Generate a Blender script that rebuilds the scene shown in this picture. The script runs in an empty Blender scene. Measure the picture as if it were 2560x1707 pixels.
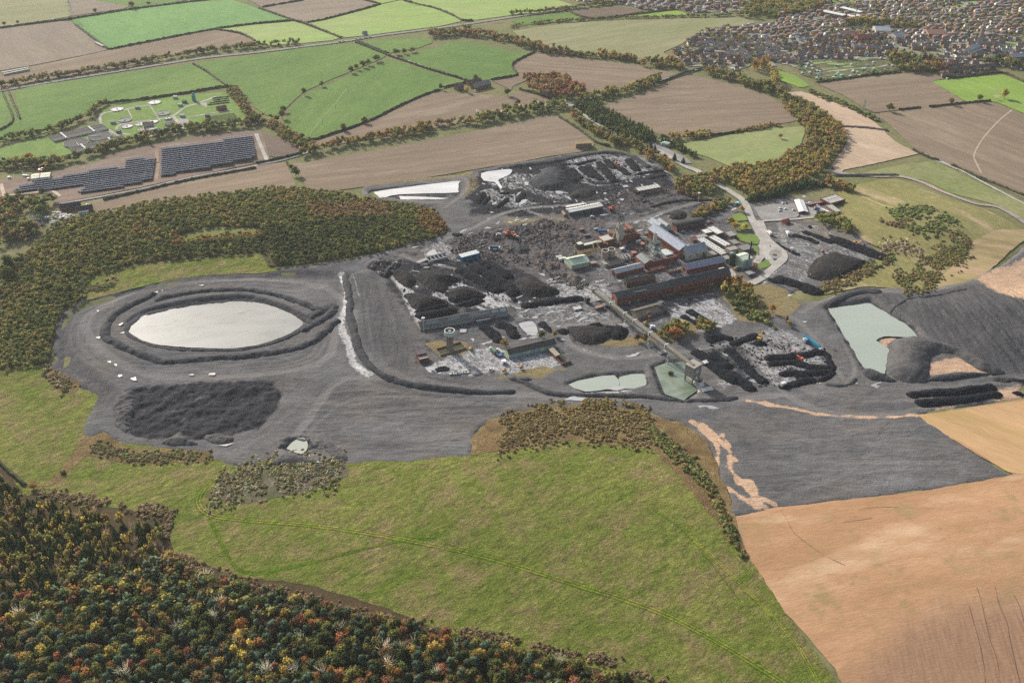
import bpy, math, random
import numpy as np
from mathutils import Vector
from mathutils.geometry import delaunay_2d_cdt
random.seed(7)
RNG = np.random.default_rng(7)
C = bpy.context.scene.collection
sc = bpy.context.scene
                                                               # --- camera, world, sun, exposure
H_CAM = 500.0
PITCH = math.radians(32.7)
FPX = 2560 * 35.0 / 36.0
cam_d = bpy.data.cameras.new('camera')
cam_d.lens = 35.0; cam_d.sensor_width = 36.0
cam_d.clip_start = 1.0; cam_d.clip_end = 30000.0
cam = bpy.data.objects.new('camera', cam_d); C.objects.link(cam)
cam.location = (0, 0, H_CAM)
cam.rotation_euler = (math.pi / 2 - PITCH, 0, 0)
sc.camera = cam
SUN_EL, SUN_AZ = math.radians(27.0), math.radians(-36.0)      # azimuth measured from +Y towards +X
world = bpy.data.worlds.new('World'); sc.world = world
world.use_nodes = True
wn = world.node_tree.nodes; wl = world.node_tree.links
sky = wn.new('ShaderNodeTexSky'); sky.sky_type = 'NISHITA'; sky.sun_disc = False
sky.sun_elevation = SUN_EL; sky.sun_rotation = SUN_AZ
sky.altitude = 100; sky.air_density = 1.2; sky.dust_density = 4.5; sky.ozone_density = 1.0
wl.new(sky.outputs[0], wn['Background'].inputs[0])
wn['Background'].inputs[1].default_value = 0.1
sun_d = bpy.data.lights.new('sun', 'SUN'); sun_d.energy = 4.0; sun_d.angle = math.radians(0.6)
sun_d.color = (1.0, 0.95, 0.87)
sun = bpy.data.objects.new('sun', sun_d); C.objects.link(sun)
sdir = Vector((math.sin(SUN_AZ) * math.cos(SUN_EL), math.cos(SUN_AZ) * math.cos(SUN_EL), math.sin(SUN_EL)))
sun.rotation_euler = sdir.to_track_quat('Z', 'Y').to_euler()
sc.view_settings.view_transform = 'Standard'; sc.view_settings.look = 'None'
sc.view_settings.exposure = 0.7; sc.view_settings.gamma = 1.0
sc.view_settings.use_curve_mapping = False
sc.render.engine = 'CYCLES'
sc.cycles.use_denoising = False; sc.cycles.use_adaptive_sampling = False
sc.cycles.max_bounces = 5; sc.cycles.diffuse_bounces = 2; sc.cycles.glossy_bounces = 2
sc.cycles.volume_bounces = 1; sc.cycles.transmission_bounces = 2
sc.cycles.caustics_reflective = False; sc.cycles.caustics_refractive = False
                                                               # --- numpy noise
_tab = np.random.default_rng(3).random((16, 256, 256))
def vnoise(x, y, seed=0):
 t = _tab[seed % 16]
 xi = np.floor(x).astype(int); yi = np.floor(y).astype(int)
 fx = x - xi; fy = y - yi
 fx = fx * fx * (3 - 2 * fx); fy = fy * fy * (3 - 2 * fy)
 a = t[xi & 255, yi & 255]; b = t[(xi + 1) & 255, yi & 255]
 c = t[xi & 255, (yi + 1) & 255]; d = t[(xi + 1) & 255, (yi + 1) & 255]
 return (a * (1 - fx) + b * fx) * (1 - fy) + (c * (1 - fx) + d * fx) * fy
def fbm(x, y, size, oct=4, seed=0):
 x = np.asarray(x, float) / size; y = np.asarray(y, float) / size
 s = 0; a = 0.5; tot = 0
 for k in range(oct):
  s = s + a * vnoise(x + 17.3 * k, y - 9.1 * k, seed + k); tot += a
  x = x * 2.03; y = y * 2.03; a *= 0.5
 return s / tot                      # 0..1
def sstep(a, b, x):
 t = np.clip((x - a) / (b - a), 0, 1); return t * t * (3 - 2 * t)
                                                               # --- photograph pixels -> ground
TILES = {'F': (0, 0, 2560 / 2352)}
for _r in range(3):
 for _c in range(4):
  TILES['t%d%d' % (_r, _c)] = (640 * _c, 400 * _r, 640 / 2350)
for _k, _x in enumerate((0, 768, 1536, 1792)):
 TILES['b%d' % _k] = (_x, 1200, 768 / 2352)
def S(s):
 out = []; t = TILES['F']
 for tok in s.split():
  if tok in TILES: t = TILES[tok]; continue
  a, b = tok.split(',')
  out.append((t[0] + float(a) * t[2], t[1] + float(b) * t[2]))
 return np.array(out)
_cp, _sp = math.cos(PITCH), math.sin(PITCH)
HILLS = []
def hs(x, y):
 x = np.asarray(x, float); y = np.asarray(y, float)
 z = 5.0 * (fbm(x + 900, y, 340, 2, 5) - 0.5) * sstep(200, 500, y)
 for (cx, cy, sx, sy, a) in HILLS:
  z = z + a * np.exp(-((x - cx) / sx) ** 2 - ((y - cy) / sy) ** 2)
 return z
def G(p, z0=None):
 p = np.asarray(p, float).reshape(-1, 2)
 u = (p[:, 0] - 1280) / FPX; v = -(p[:, 1] - 853.5) / FPX
 dx = u; dy = _cp + v * _sp; dz = -_sp + v * _cp
 dz = np.minimum(dz, -0.03)
 z = np.zeros(len(p)) if z0 is None else np.full(len(p), float(z0))
 for _ in range(8 if z0 is None else 1):
  t = (z - H_CAM) / dz
  x = dx * t; y = dy * t
  if z0 is None: z = hs(x, y)
 return np.stack([x, y], 1)
def W(s): return G(S(s))
for (s, sx, sy, a) in (('F 430,520', 230, 130, 15), ('F 480,745', 190, 120, 6), ('F 1150,1160', 190, 110, 9),
                       ('F 2130,530', 110, 90, 14), ('F 2260,690', 100, 80, 9), ('F 2150,1300', 170, 120, 7)):
 p = W(s)[0]; HILLS.append((p[0], p[1], sx, sy, a))
def smooth(p, n=6, closed=False):
 p = np.asarray(p, float); N = len(p); out = []
 if N < 3 and not closed: 
  return np.stack([np.linspace(p[0, k], p[-1, k], n + 1) for k in range(2)], 1)
 rng = range(N if closed else N - 1)
 for i in rng:
  if closed: a, b, c, d = p[(i - 1) % N], p[i], p[(i + 1) % N], p[(i + 2) % N]
  else: a, b, c, d = p[max(i - 1, 0)], p[i], p[i + 1], p[min(i + 2, N - 1)]
  for k in range(n):
   t = k / n
   out.append(0.5 * (2 * b + (c - a) * t + (2 * a - 5 * b + 4 * c - d) * t * t + (3 * b - a - 3 * c + d) * t ** 3))
 if not closed: out.append(p[-1])
 return np.array(out)
def resample(p, step, closed=False):
 p = np.asarray(p, float)
 q = np.vstack([p, p[:1]]) if closed else p
 d = np.hypot(*np.diff(q, axis=0).T); L = np.concatenate([[0], np.cumsum(d)])
 n = max(2, int(L[-1] / step) + 1)
 t = np.linspace(0, L[-1], n + (1 if closed else 0))
 if closed: t = t[:-1]
 return np.stack([np.interp(t, L, q[:, k]) for k in range(2)], 1)
def inside(x, y, poly):
 x = np.asarray(x, float); y = np.asarray(y, float)
 r = np.zeros(x.shape, bool); n = len(poly); j = n - 1
 for i in range(n):
  xi, yi = poly[i]; xj, yj = poly[j]
  if yi != yj:
   c = ((yi > y) != (yj > y)) & (x < (xj - xi) * (y - yi) / (yj - yi) + xi)
   r ^= c
  j = i
 return r
def dist_line(x, y, p, closed=False):
 d = np.full(np.shape(x), 1e12)
 q = np.vstack([p, p[:1]]) if closed else p
 for (ax, ay), (bx, by) in zip(q[:-1], q[1:]):
  ux, uy = bx - ax, by - ay; L = ux * ux + uy * uy + 1e-12
  t = np.clip(((x - ax) * ux + (y - ay) * uy) / L, 0, 1)
  d = np.minimum(d, (x - ax - t * ux) ** 2 + (y - ay - t * uy) ** 2)
 return np.sqrt(d)
def sdf(x, y, poly):
 d = dist_line(x, y, poly, True)
 return np.where(inside(x, y, poly), d, -d)          # positive inside
                                                               # --- objects
def tag(o, label=None, cat=None, group=None, kind=None):
 if label: o['label'] = label
 if cat: o['category'] = cat
 if group: o['group'] = group
 if kind: o['kind'] = kind
 return o
def mesh_np(name, V, F, attrs=None, smooth_=False):
 """F: (n,3) or (n,4) int array, or a list of tuples"""
 me = bpy.data.meshes.new(name)
 V = np.asarray(V, np.float32)
 if isinstance(F, np.ndarray):
  k = F.shape[1]; n = len(F)
  me.vertices.add(len(V)); me.vertices.foreach_set('co', V.ravel())
  me.loops.add(n * k); me.loops.foreach_set('vertex_index', F.astype(np.int32).ravel())
  me.polygons.add(n)
  me.polygons.foreach_set('loop_start', np.arange(0, n * k, k, dtype=np.int32))
  me.polygons.foreach_set('loop_total', np.full(n, k, np.int32))
  me.update(calc_edges=True)
 else:
  me.from_pydata([tuple(v) for v in V.tolist()], [], F); me.update()
 if smooth_: me.polygons.foreach_set('use_smooth', np.ones(len(me.polygons), bool))
 for k, a in (attrs or {}).items():
  a = np.asarray(a, np.float32)
  if a.ndim == 1:
   me.attributes.new(k, 'FLOAT', 'POINT').data.foreach_set('value', a)
  else:
   if a.shape[1] == 3: a = np.hstack([a, np.ones((len(a), 1), np.float32)])
   me.attributes.new(k, 'FLOAT_COLOR', 'POINT').data.foreach_set('color', a.ravel())
 return me
def link(name, me, mat=None, parent=None, loc=None, rz=0.0, color=None):
 o = bpy.data.objects.new(name, me); C.objects.link(o)
 if mat is not None and me is not None and not me.materials: me.materials.append(mat)
 if parent is not None: o.parent = parent
 if loc is not None: o.location = loc
 if rz: o.rotation_euler = (0, 0, rz)
 if color is not None: o.color = (*color[:3], 1)
 return o
def empty(name, loc, rz=0.0):
 o = bpy.data.objects.new(name, None); C.objects.link(o)
 o.location = loc; o.rotation_euler = (0, 0, rz); o.empty_display_size = 1
 return o
def copy_tree(o, parent=None):
 c = o.copy(); C.objects.link(c)
 if parent is not None: c.parent = parent
 for ch in o.children: copy_tree(ch, c)
 return c
class MB:
 def __init__(s): s.v = []; s.f = []
 def box(s, x0, x1, y0, y1, z0, z1):
  n = len(s.v)
  s.v += [(x, y, z) for z in (z0, z1) for (x, y) in ((x0, y0), (x1, y0), (x1, y1), (x0, y1))]
  s.f += [tuple(n + i for i in q) for q in ((0, 3, 2, 1), (4, 5, 6, 7), (0, 1, 5, 4), (1, 2, 6, 5), (2, 3, 7, 6), (3, 0, 4, 7))]
  return s
 def poly(s, pts, d):
  """prism: polygon pts (3-D) extruded by vector d"""
  n = len(s.v); k = len(pts)
  s.v += [tuple(p) for p in pts] + [tuple(np.add(p, d)) for p in pts]
  s.f += [tuple(n + i for i in range(k))[::-1], tuple(n + k + i for i in range(k))]
  s.f += [(n + i, n + (i + 1) % k, n + k + (i + 1) % k, n + k + i) for i in range(k)]
  return s
 def cyl(s, x, y, z0, z1, r0, r1=None, k=12, cap=True):
  r1 = r0 if r1 is None else r1; n = len(s.v)
  for (z, r) in ((z0, r0), (z1, r1)):
   s.v += [(x + r * math.cos(2 * math.pi * i / k), y + r * math.sin(2 * math.pi * i / k), z) for i in range(k)]
  s.f += [(n + i, n + (i + 1) % k, n + k + (i + 1) % k, n + k + i) for i in range(k)]
  if cap: s.f += [tuple(n + i for i in range(k))[::-1], tuple(n + k + i for i in range(k))]
  return s
 def ring(s, x, y, z0, z1, r0, r1, k=24):
  n = len(s.v)
  for (z, r) in ((z0, r1), (z1, r1), (z1, r0), (z0, r0)):
   s.v += [(x + r * math.cos(2 * math.pi * i / k), y + r * math.sin(2 * math.pi * i / k), z) for i in range(k)]
  for a in range(4):
   b = (a + 1) % 4
   s.f += [(n + a * k + i, n + a * k + (i + 1) % k, n + b * k + (i + 1) % k, n + b * k + i) for i in range(k)]
  return s
 def bar(s, p, q, r, k=4, r1=None):
  p, q = Vector(p), Vector(q); r1 = r if r1 is None else r1
  d = (q - p).normalized(); a = d.orthogonal().normalized(); b = d.cross(a); n = len(s.v)
  for (c, rr) in ((p, r), (q, r1)):
   s.v += [tuple(c + (a * math.cos(2 * math.pi * (i + .5) / k) + b * math.sin(2 * math.pi * (i + .5) / k)) * rr) for i in range(k)]
  s.f += [(n + i, n + (i + 1) % k, n + k + (i + 1) % k, n + k + i) for i in range(k)]
  s.f += [tuple(n + i for i in range(k))[::-1], tuple(n + k + i for i in range(k))]
  return s
 def mesh(s, name): return mesh_np(name, np.array(s.v), s.f)
 def build(s, name, mat, parent=None, color=None, loc=None, rz=0):
  return link(name, s.mesh(name), mat, parent, loc, rz, color)
                                                               # --- materials
def nt(name):
 m = bpy.data.materials.new(name); m.use_nodes = True
 t = m.node_tree; b = t.nodes['Principled BSDF']; b.inputs['Roughness'].default_value = 0.9
 b.inputs['Specular IOR Level'].default_value = 0.04
 return m, t.nodes, t.links, b
class NB:
 """small helper for node graphs"""
 def __init__(s, nodes, links): s.n, s.l = nodes, links; s._pos = None
 def pos(s):
  if s._pos is None: s._pos = s.n.new('ShaderNodeNewGeometry')
  return s._pos.outputs['Position']
 def map(s, rot=0.0, scale=(1, 1, 1), vec=None):
  if rot:
   r = s.n.new('ShaderNodeVectorRotate'); r.rotation_type = 'Z_AXIS'; r.inputs['Angle'].default_value = -rot
   s.l.new(vec or s.pos(), r.inputs['Vector']); vec = r.outputs[0]
  m = s.n.new('ShaderNodeMapping'); m.inputs['Scale'].default_value = scale
  s.l.new(vec or s.pos(), m.inputs[0]); return m.outputs[0]
 def noise(s, scale, detail=3, rough=0.55, vec=None, dist=0.0, dims='3D'):
  n = s.n.new('ShaderNodeTexNoise'); n.noise_dimensions = dims
  n.inputs['Scale'].default_value = scale; n.inputs['Detail'].default_value = detail
  n.inputs['Roughness'].default_value = rough; n.inputs['Distortion'].default_value = dist
  s.l.new(vec or s.pos(), n.inputs['Vector']); return n.outputs['Fac']
 def rng(s, v, a, b, c=0.0, d=1.0):
  n = s.n.new('ShaderNodeMapRange'); n.inputs[1].default_value = a; n.inputs[2].default_value = b
  n.inputs[3].default_value = c; n.inputs[4].default_value = d
  s.l.new(v, n.inputs[0]); return n.outputs[0]
 def math(s, op, a, b=None, clamp=False):
  n = s.n.new('ShaderNodeMath'); n.operation = op; n.use_clamp = clamp
  for i, v in enumerate((a, b)):
   if v is None: continue
   if isinstance(v, (int, float)): n.inputs[i].default_value = v
   else: s.l.new(v, n.inputs[i])
  return n.outputs[0]
 def mix(s, f, a, b, mode='MIX'):
  n = s.n.new('ShaderNodeMix'); n.data_type = 'RGBA'; n.blend_type = mode
  for i, v in ((0, f), (6, a), (7, b)):
   if isinstance(v, (int, float)): n.inputs[i].default_value = v
   elif isinstance(v, tuple): n.inputs[i].default_value = (*v[:3], 1)
   else: s.l.new(v, n.inputs[i])
  return n.outputs[2]
 def attr(s, name, col=False):
  n = s.n.new('ShaderNodeAttribute'); n.attribute_name = name
  return n.outputs['Color'] if col else n.outputs['Fac']
 def bump(s, h, dist, strength=1.0):
  n = s.n.new('ShaderNodeBump'); n.inputs['Distance'].default_value = dist; n.inputs['Strength'].default_value = strength
  s.l.new(h, n.inputs['Height']); return n.outputs[0]
def ground_mat(name, a, b, c=None, big=90, fine=3.0, ang=0.0, lines=None, bump=0.0, c_cut=(0.55, 0.7), c_size=40, stretch=1.0, contrast=0.35, rough=0.95):
 """a<->b large mottling, c patches, lines=(spacing m, strength, colour) parallel to ang"""
 m, n, l, bs = nt(name); k = NB(n, l); bs.inputs['Roughness'].default_value = rough
 st = k.map(ang, (1 / stretch, 1, 1))
 f1 = k.rng(k.noise(1 / big, 4, 0.6, st), 0.35, 0.65)
 col = k.mix(f1, a, b)
 if c:
  f2 = k.rng(k.noise(1 / c_size, 5, 0.65, st), c_cut[0], c_cut[1])
  col = k.mix(f2, col, c)
 fn = k.noise(1 / fine, 4, 0.7, st)
 col = k.mix(1.0, col, k.mix(k.rng(k.noise(1 / 22, 4, 0.7, st, 0.6), 0.3, 0.7), (0.88,) * 3, (1.12,) * 3), 'MULTIPLY')
 col = k.mix(1.0, col, k.mix(k.rng(fn, 0.25, 0.75), (1 - contrast,) * 3, (1 + contrast,) * 3), 'MULTIPLY')
 if lines:
  sp, strg, lc = lines
  v1 = k.map(ang, (0.004, 1 / sp, 1))
  w1 = k.rng(k.noise(1.0, 3, 0.7, v1, dims='2D'), 0.42, 0.7)
  v2 = k.map(ang, (0.012, 0.45, 1))
  w2 = k.rng(k.noise(1.0, 2, 0.6, v2, dims='2D'), 0.35, 0.7)
  w = k.math('ADD', k.math('MULTIPLY', w1, 0.7), k.math('MULTIPLY', w2, 0.5), True)
  col = k.mix(k.math('MULTIPLY', w, strg), col, lc)
 l.new(col, bs.inputs['Base Color'])
 if bump:
  hgt = k.noise(1 / (fine * 0.6), 4, 0.65, st)
  l.new(k.bump(hgt, bump), bs.inputs['Normal'])
 return m
def tint_mat(name, source, rough=0.8, spec=0.3, metal=0.0, dirt=0.25, dsize=2.0, streak=None, isl=0.0, trans=0.0):
 """source: 'object' (Object Info colour) or 'tint' (mesh attribute) or an rgb tuple"""
 m, n, l, bs = nt(name); k = NB(n, l)
 bs.inputs['Roughness'].default_value = rough; bs.inputs['Specular IOR Level'].default_value = spec; bs.inputs['Metallic'].default_value = metal
 if source == 'object': col = n.new('ShaderNodeObjectInfo').outputs['Color']
 elif source == 'tint': col = k.attr('tint', True)
 else:
  r = n.new('ShaderNodeRGB'); r.outputs[0].default_value = (*source, 1); col = r.outputs[0]
 if dirt:
  if streak:
   tc = n.new('ShaderNodeTexCoord').outputs['Object']
   v = k.map(0, streak, tc); f = k.noise(1.0, 4, 0.7, v)
  else: f = k.noise(1 / dsize, 4, 0.7)
  col = k.mix(1.0, col, k.mix(k.rng(f, 0.25, 0.75), (1 - dirt,) * 3, (1 + dirt * 0.7,) * 3), 'MULTIPLY')
 if isl:
  g = n.new('ShaderNodeNewGeometry').outputs['Random Per Island']
  col = k.mix(1.0, col, k.mix(g, (1 - isl,) * 3, (1 + isl,) * 3), 'MULTIPLY')
  g2 = k.math('FRACT', k.math('MULTIPLY', g, 7.31))
  col = k.mix(1.0, col, k.mix(g2, (1.1, 0.97, 0.85), (0.92, 1.02, 1.05)), 'MULTIPLY')
 l.new(col, bs.inputs['Base Color'])
 if trans:
  t = n.new('ShaderNodeBsdfTranslucent'); mxs = n.new('ShaderNodeMixShader'); mxs.inputs[0].default_value = trans
  l.new(k.mix(1.0, col, (1.25, 1.2, 0.9), 'MULTIPLY'), t.inputs[0]); l.new(bs.outputs[0], mxs.inputs[1]); l.new(t.outputs[0], mxs.inputs[2]); l.new(mxs.outputs[0], n['Material Output'].inputs[0])
 return m
M = {}
M['obj'] = tint_mat('painted_surface', 'object', 0.8, 0.06, dirt=0.28, dsize=1.6)
M['objgloss'] = tint_mat('vehicle_paint', 'object', 0.35, 0.5, dirt=0.15, dsize=0.8)
M['roof'] = tint_mat('roof_sheeting', 'object', 0.7, 0.1, dirt=0.4, dsize=2.0)
M['leaf'] = tint_mat('foliage_tree', 'object', 0.9, 0.06, dirt=0.25, dsize=1.5, isl=0.4, trans=0.4)
M['leafs'] = tint_mat('foliage_mass', 'tint', 0.9, 0.06, dirt=0.25, dsize=1.5, isl=0.4, trans=0.4)
M['tint'] = tint_mat('tinted_surface', 'tint', 0.85, 0.06, dirt=0.2, dsize=1.5)
M['bark'] = tint_mat('bark', (0.09, 0.07, 0.055), dirt=0.3)
M['glass'] = tint_mat('window_glass', (0.03, 0.035, 0.04), 0.15, 0.5, dirt=0)
M['rubber'] = tint_mat('rubber', (0.02, 0.02, 0.02), 0.8, dirt=0)
                                                               # --- ground sheets
def sheet(name, s, mat, z, step=22, jit=0.0, pts=None, label=None, kind='structure', sm=0, edge=None, attrs=None):
 p = W(s) if pts is None else pts
 if sm: p = smooth(p, sm, True)
 p = resample(p, edge or max(step * 0.5, 3), True)
 if jit:
  nx = fbm(p[:, 0], p[:, 1], jit * 5, 3, 1) - 0.5; ny = fbm(p[:, 0] + 50, p[:, 1] - 70, jit * 5, 3, 4) - 0.5
  p = p + np.stack([nx, ny], 1) * jit * 3
 lo, hi = p.min(0), p.max(0)
 gx, gy = np.meshgrid(np.arange(lo[0], hi[0], step), np.arange(lo[1], hi[1], step * 0.866))
 gx = gx + (np.arange(gx.shape[0]) % 2)[:, None] * step * 0.5
 gx = gx.ravel(); gy = gy.ravel()
 ok = inside(gx, gy, p); gx, gy = gx[ok], gy[ok]
 d = dist_line(gx, gy, p, True); ok = d > step * 0.3; gx, gy = gx[ok], gy[ok]
 vs = [Vector(q) for q in p.tolist()] + [Vector(q) for q in np.stack([gx, gy], 1).tolist()]
 n = len(p)
 r = delaunay_2d_cdt(vs, [(i, (i + 1) % n) for i in range(n)], [], 1, 1e-4)
 v = np.array([tuple(q) for q in r[0]])
 V = np.column_stack([v, hs(v[:, 0], v[:, 1]) + z])
 F = []
 for f in r[2]:
  a, b, c = (v[i] for i in f[:3])
  F.append(tuple(f) if (b[0] - a[0]) * (c[1] - a[1]) - (b[1] - a[1]) * (c[0] - a[0]) > 0 else tuple(f)[::-1])
 o = link(name, mesh_np(name, V, F, {k_: f_(V[:, 0], V[:, 1]) for k_, f_ in (attrs or {}).items()}, True), mat)
 return tag(o, label, None, None, kind)
def ribbon(name, s, width, mat, z, jit=0.25, pts=None, step=5, label=None, kind='structure', zf=None, sm=6, wvar=0.0):
 p = W(s) if pts is None else pts
 if sm and len(p) > 2: p = smooth(p, sm)
 p = resample(p, step)
 t = np.gradient(p, axis=0); t /= np.linalg.norm(t, axis=1)[:, None] + 1e-9
 nrm = np.stack([-t[:, 1], t[:, 0]], 1)
 w1 = width / 2 * (1 + wvar * 2 * (fbm(p[:, 0], p[:, 1], 18, 2, 2) - 0.5)) + jit * (fbm(p[:, 0], p[:, 1], 7, 2, 7) - 0.5) * 2
 w2 = width / 2 * (1 + wvar * 2 * (fbm(p[:, 0] + 99, p[:, 1], 18, 2, 3) - 0.5)) + jit * (fbm(p[:, 0], p[:, 1] + 77, 7, 2, 8) - 0.5) * 2
 L = p + nrm * w1[:, None]; R = p - nrm * w2[:, None]; M_ = p
 zz = zf or hs
 V = np.vstack([np.column_stack([q, zz(q[:, 0], q[:, 1]) + z + dz]) for q, dz in ((L, 0), (M_, 0.03), (R, 0))])
 n = len(p); i = np.arange(n - 1)
 F = np.vstack([np.stack([i, n + i, n + i + 1, i + 1], 1), np.stack([n + i, 2 * n + i, 2 * n + i + 1, n + i + 1], 1)])
 return tag(link(name, mesh_np(name, V, F, None, True), mat), label, None, None, kind)
def ang(s):
 p = W(s); d = p[1] - p[0]; return math.atan2(d[1], d[0])
STUB = (0.235, 0.18, 0.13); STUB2 = (0.195, 0.15, 0.11); STUBL = (0.29, 0.235, 0.175)
SOIL = (0.12, 0.09, 0.068); SOIL2 = (0.16, 0.125, 0.1)
GRN = (0.095, 0.165, 0.045); GRN2 = (0.135, 0.205, 0.058); GRNL = (0.225, 0.32, 0.09); GRND = (0.085, 0.125, 0.04)
OLV = (0.215, 0.22, 0.115); OLV2 = (0.255, 0.245, 0.145); DRY = (0.26, 0.21, 0.115); BRN = (0.16, 0.105, 0.055)
def field(kind, s, z=0.0, a=None, **kw):
 """kind: stubble, green, bright, olive ...; a: pixel pair giving the working direction"""
 A = ang(a) if a else 0.0
 if kind == 'stubble': m = ground_mat('stubble_soil', STUB, STUB2, STUBL, 80, 3, A, (13, 0.8, (0.15, 0.115, 0.085)), stretch=4, contrast=0.16, c_size=60)
 elif kind == 'soil': m = ground_mat('dark_soil', SOIL, SOIL2, None, 50, 3, A, (9, 0.4, (0.12, 0.09, 0.07)), stretch=3, contrast=0.2)
 elif kind == 'fallow': m = ground_mat('fallow_soil', (0.2, 0.165, 0.13), (0.235, 0.195, 0.155), (0.21, 0.2, 0.12), 90, 4, A, (14, 0.4, (0.16, 0.13, 0.105)), stretch=4, contrast=0.13)
 elif kind == 'green': m = ground_mat('pasture_grass', GRN, GRN2, (0.125, 0.18, 0.055), 110, 5, A, (16, 0.35, (0.08, 0.135, 0.04)), stretch=2, contrast=0.2, c_size=70)
 elif kind == 'mint': m = ground_mat('winter_wheat', (0.125, 0.24, 0.08), (0.15, 0.27, 0.09), None, 120, 5, A, (14, 0.3, (0.12, 0.2, 0.08)), stretch=2, contrast=0.1)
 elif kind == 'bright': m = ground_mat('bright_grass', GRNL, (0.265, 0.315, 0.13), (0.2, 0.28, 0.1), 120, 5, A, (15, 0.3, (0.2, 0.26, 0.1)), stretch=3, contrast=0.1)
 elif kind == 'pale': m = ground_mat('pale_grass', (0.2, 0.235, 0.095), (0.235, 0.255, 0.115), (0.17, 0.215, 0.075), 60, 5, A, None, stretch=2, contrast=0.14)
 elif kind == 'vivid': m = ground_mat('vivid_grass', (0.2, 0.3, 0.06), (0.165, 0.25, 0.055), (0.22, 0.27, 0.1), 60, 4, A, (12, 0.3, (0.15, 0.22, 0.05)), stretch=2, contrast=0.16)
 elif kind == 'olive': m = ground_mat('stubble_grass', OLV, OLV2, (0.18, 0.2, 0.09), 110, 5, A, (13, 0.6, (0.16, 0.165, 0.08)), stretch=4, contrast=0.12)
 elif kind == 'meadow': m = ground_mat('meadow_grass', (0.165, 0.185, 0.075), (0.21, 0.21, 0.1), (0.13, 0.17, 0.055), 60, 4, A, None, stretch=1.5, contrast=0.25)
 m.name = kind + '_field_surface'
 nm = {'stubble': 'stubble_field', 'soil': 'ploughed_field', 'fallow': 'fallow_field'}.get(kind, 'grass_field')
 return sheet(nm, s, m, z, 24, 0.5, **kw)
def base_ground():
 xs = np.concatenate([np.linspace(-9000, -1500, 9)[:-1], np.arange(-1500, 1501, 25.), np.linspace(1500, 9000, 9)[1:]])
 ys = np.concatenate([np.linspace(-6000, 150, 8)[:-1], np.arange(150, 2701, 25.), np.linspace(2700, 12000, 9)[1:]])
 X, Y = np.meshgrid(xs, ys)
 dE = sdf(X, Y, W(EDGE))
 V = np.column_stack([X.ravel(), Y.ravel(), (hs(X, Y) - 0.7 - 9 * sstep(8, 30, dE)).ravel()])
 nx, ny = len(xs), len(ys)
 i, j = np.meshgrid(np.arange(nx - 1), np.arange(ny - 1)); a = (j * nx + i).ravel()
 F = np.stack([a, a + 1, a + nx + 1, a + nx], 1)
 m = ground_mat('rough_grassland', (0.125, 0.14, 0.06), (0.17, 0.155, 0.08), (0.1, 0.125, 0.045), 120, 5, contrast=0.3)
 tag(link('ground', mesh_np('ground', V, F, None, True), m), None, None, None, 'structure')
# ---- far fields, top of the frame, left to right
field('olive', 't00 -500,110 -100,-140 600,-140 655,150 480,180 0,245 -500,330', a='t00 0,200 600,140')
field('fallow', 't00 655,150 600,-140 1000,-140 880,10 1190,60 1150,78', a='t00 700,140 1150,78')
field('green', 't00 1000,-140 2000,-150 1700,5 1300,65 1190,60 880,10', a='t00 1300,60 1700,5')
field('mint', 't00 655,172 1150,97 1700,25 2130,0 t01 30,85 345,185 0,218 t00 1960,265 1380,380 1010,455 690,225', a='t00 700,200 1010,450')
field('fallow', 't00 -600,370 0,266 600,192 655,210 700,240 960,430 1000,455 900,480 300,600 0,650 -600,790', a='t00 100,350 400,600')
field('stubble', 't00 -600,830 0,690 300,612 1010,460 1385,382 1960,272 2200,312 2340,375 2345,410 1900,455 1500,530 1200,600 700,690 300,760 0,830 -600,960', a='t00 300,650 1380,400')
field('green', 't00 130,835 300,790 1200,662 1770,588 2090,790 2010,802 1640,868 1100,955 960,945 850,1000 560,1180 300,1250 190,1270 190,1090', a='t00 300,1100 1500,800')
field('green', 't00 -600,1000 0,840 80,850 190,1090 190,1270 0,1300 -600,1450', a='t00 300,1100 1500,800')
field('green', 't00 1800,580 2350,505 t01 440,440 900,395 1200,495 1190,520 1150,540 840,670 640,750 430,850 300,970 200,1080 100,1060 t00 2350,1000 2270,880 2110,798', a='t01 100,700 900,420')
field('fallow', 't01 -330,-140 60,68 430,5 380,-140', a='t01 60,60 430,-5')
field('fallow', 't01 60,74 430,8 380,-140 900,-140 980,0 1140,38 1000,82 640,177 455,210 352,180', a='t01 100,90 1000,20')
field('bright', 't00 1990,270 t01 0,228 350,198 775,350 690,372 400,402 100,420 0,392 t00 2205,305', a='t01 0,300 700,250')
field('bright', 't01 470,217 640,188 1000,93 1140,48 1330,5 1400,30 1800,142 1900,192 1700,240 1300,290 1000,330 810,345', a='t01 600,220 1500,130')
field('bright', 't01 1345,0 1400,-140 2350,-140 t02 560,50 350,115 0,138 t01 2350,140 2000,188 1900,183 1400,25', a='t01 1500,20 2300,60')
field('bright', 't01 980,-5 900,-140 1395,-140 1320,0 1140,36', a='t01 980,0 1320,0')
field('green', 't01 920,392 1100,372 1480,347 1600,352 1630,390 1500,440 1260,480 1222,493', a='t01 1000,400 1500,370')
field('green', 't01 250,1150 290,1040 330,975 450,872 650,782 840,702 960,642 1160,558 1240,545 1500,622 1700,692 1930,752 1700,823 1550,868 1300,978 1100,1083 900,1163 480,1298 390,1240', a='t01 500,1280 1100,600')
field('green', 't01 1330,522 1500,472 1840,387 2000,402 2350,472 t02 200,477 5,590 45,680 0,702 t01 2160,730 2050,742 1950,732 1700,650 1450,577', a='t01 1600,600 2300,550')
field('stubble', 't01 500,1318 850,1197 1050,1117 1300,1002 1550,882 1690,837 1850,862 2020,857 2240,890 2350,885 t02 80,845 350,912 300,945 100,970 0,1000 t01 2240,1030 2000,1100 1700,1170 1400,1210 1150,1260 640,1345', a='t01 900,1230 2200,940')
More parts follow.
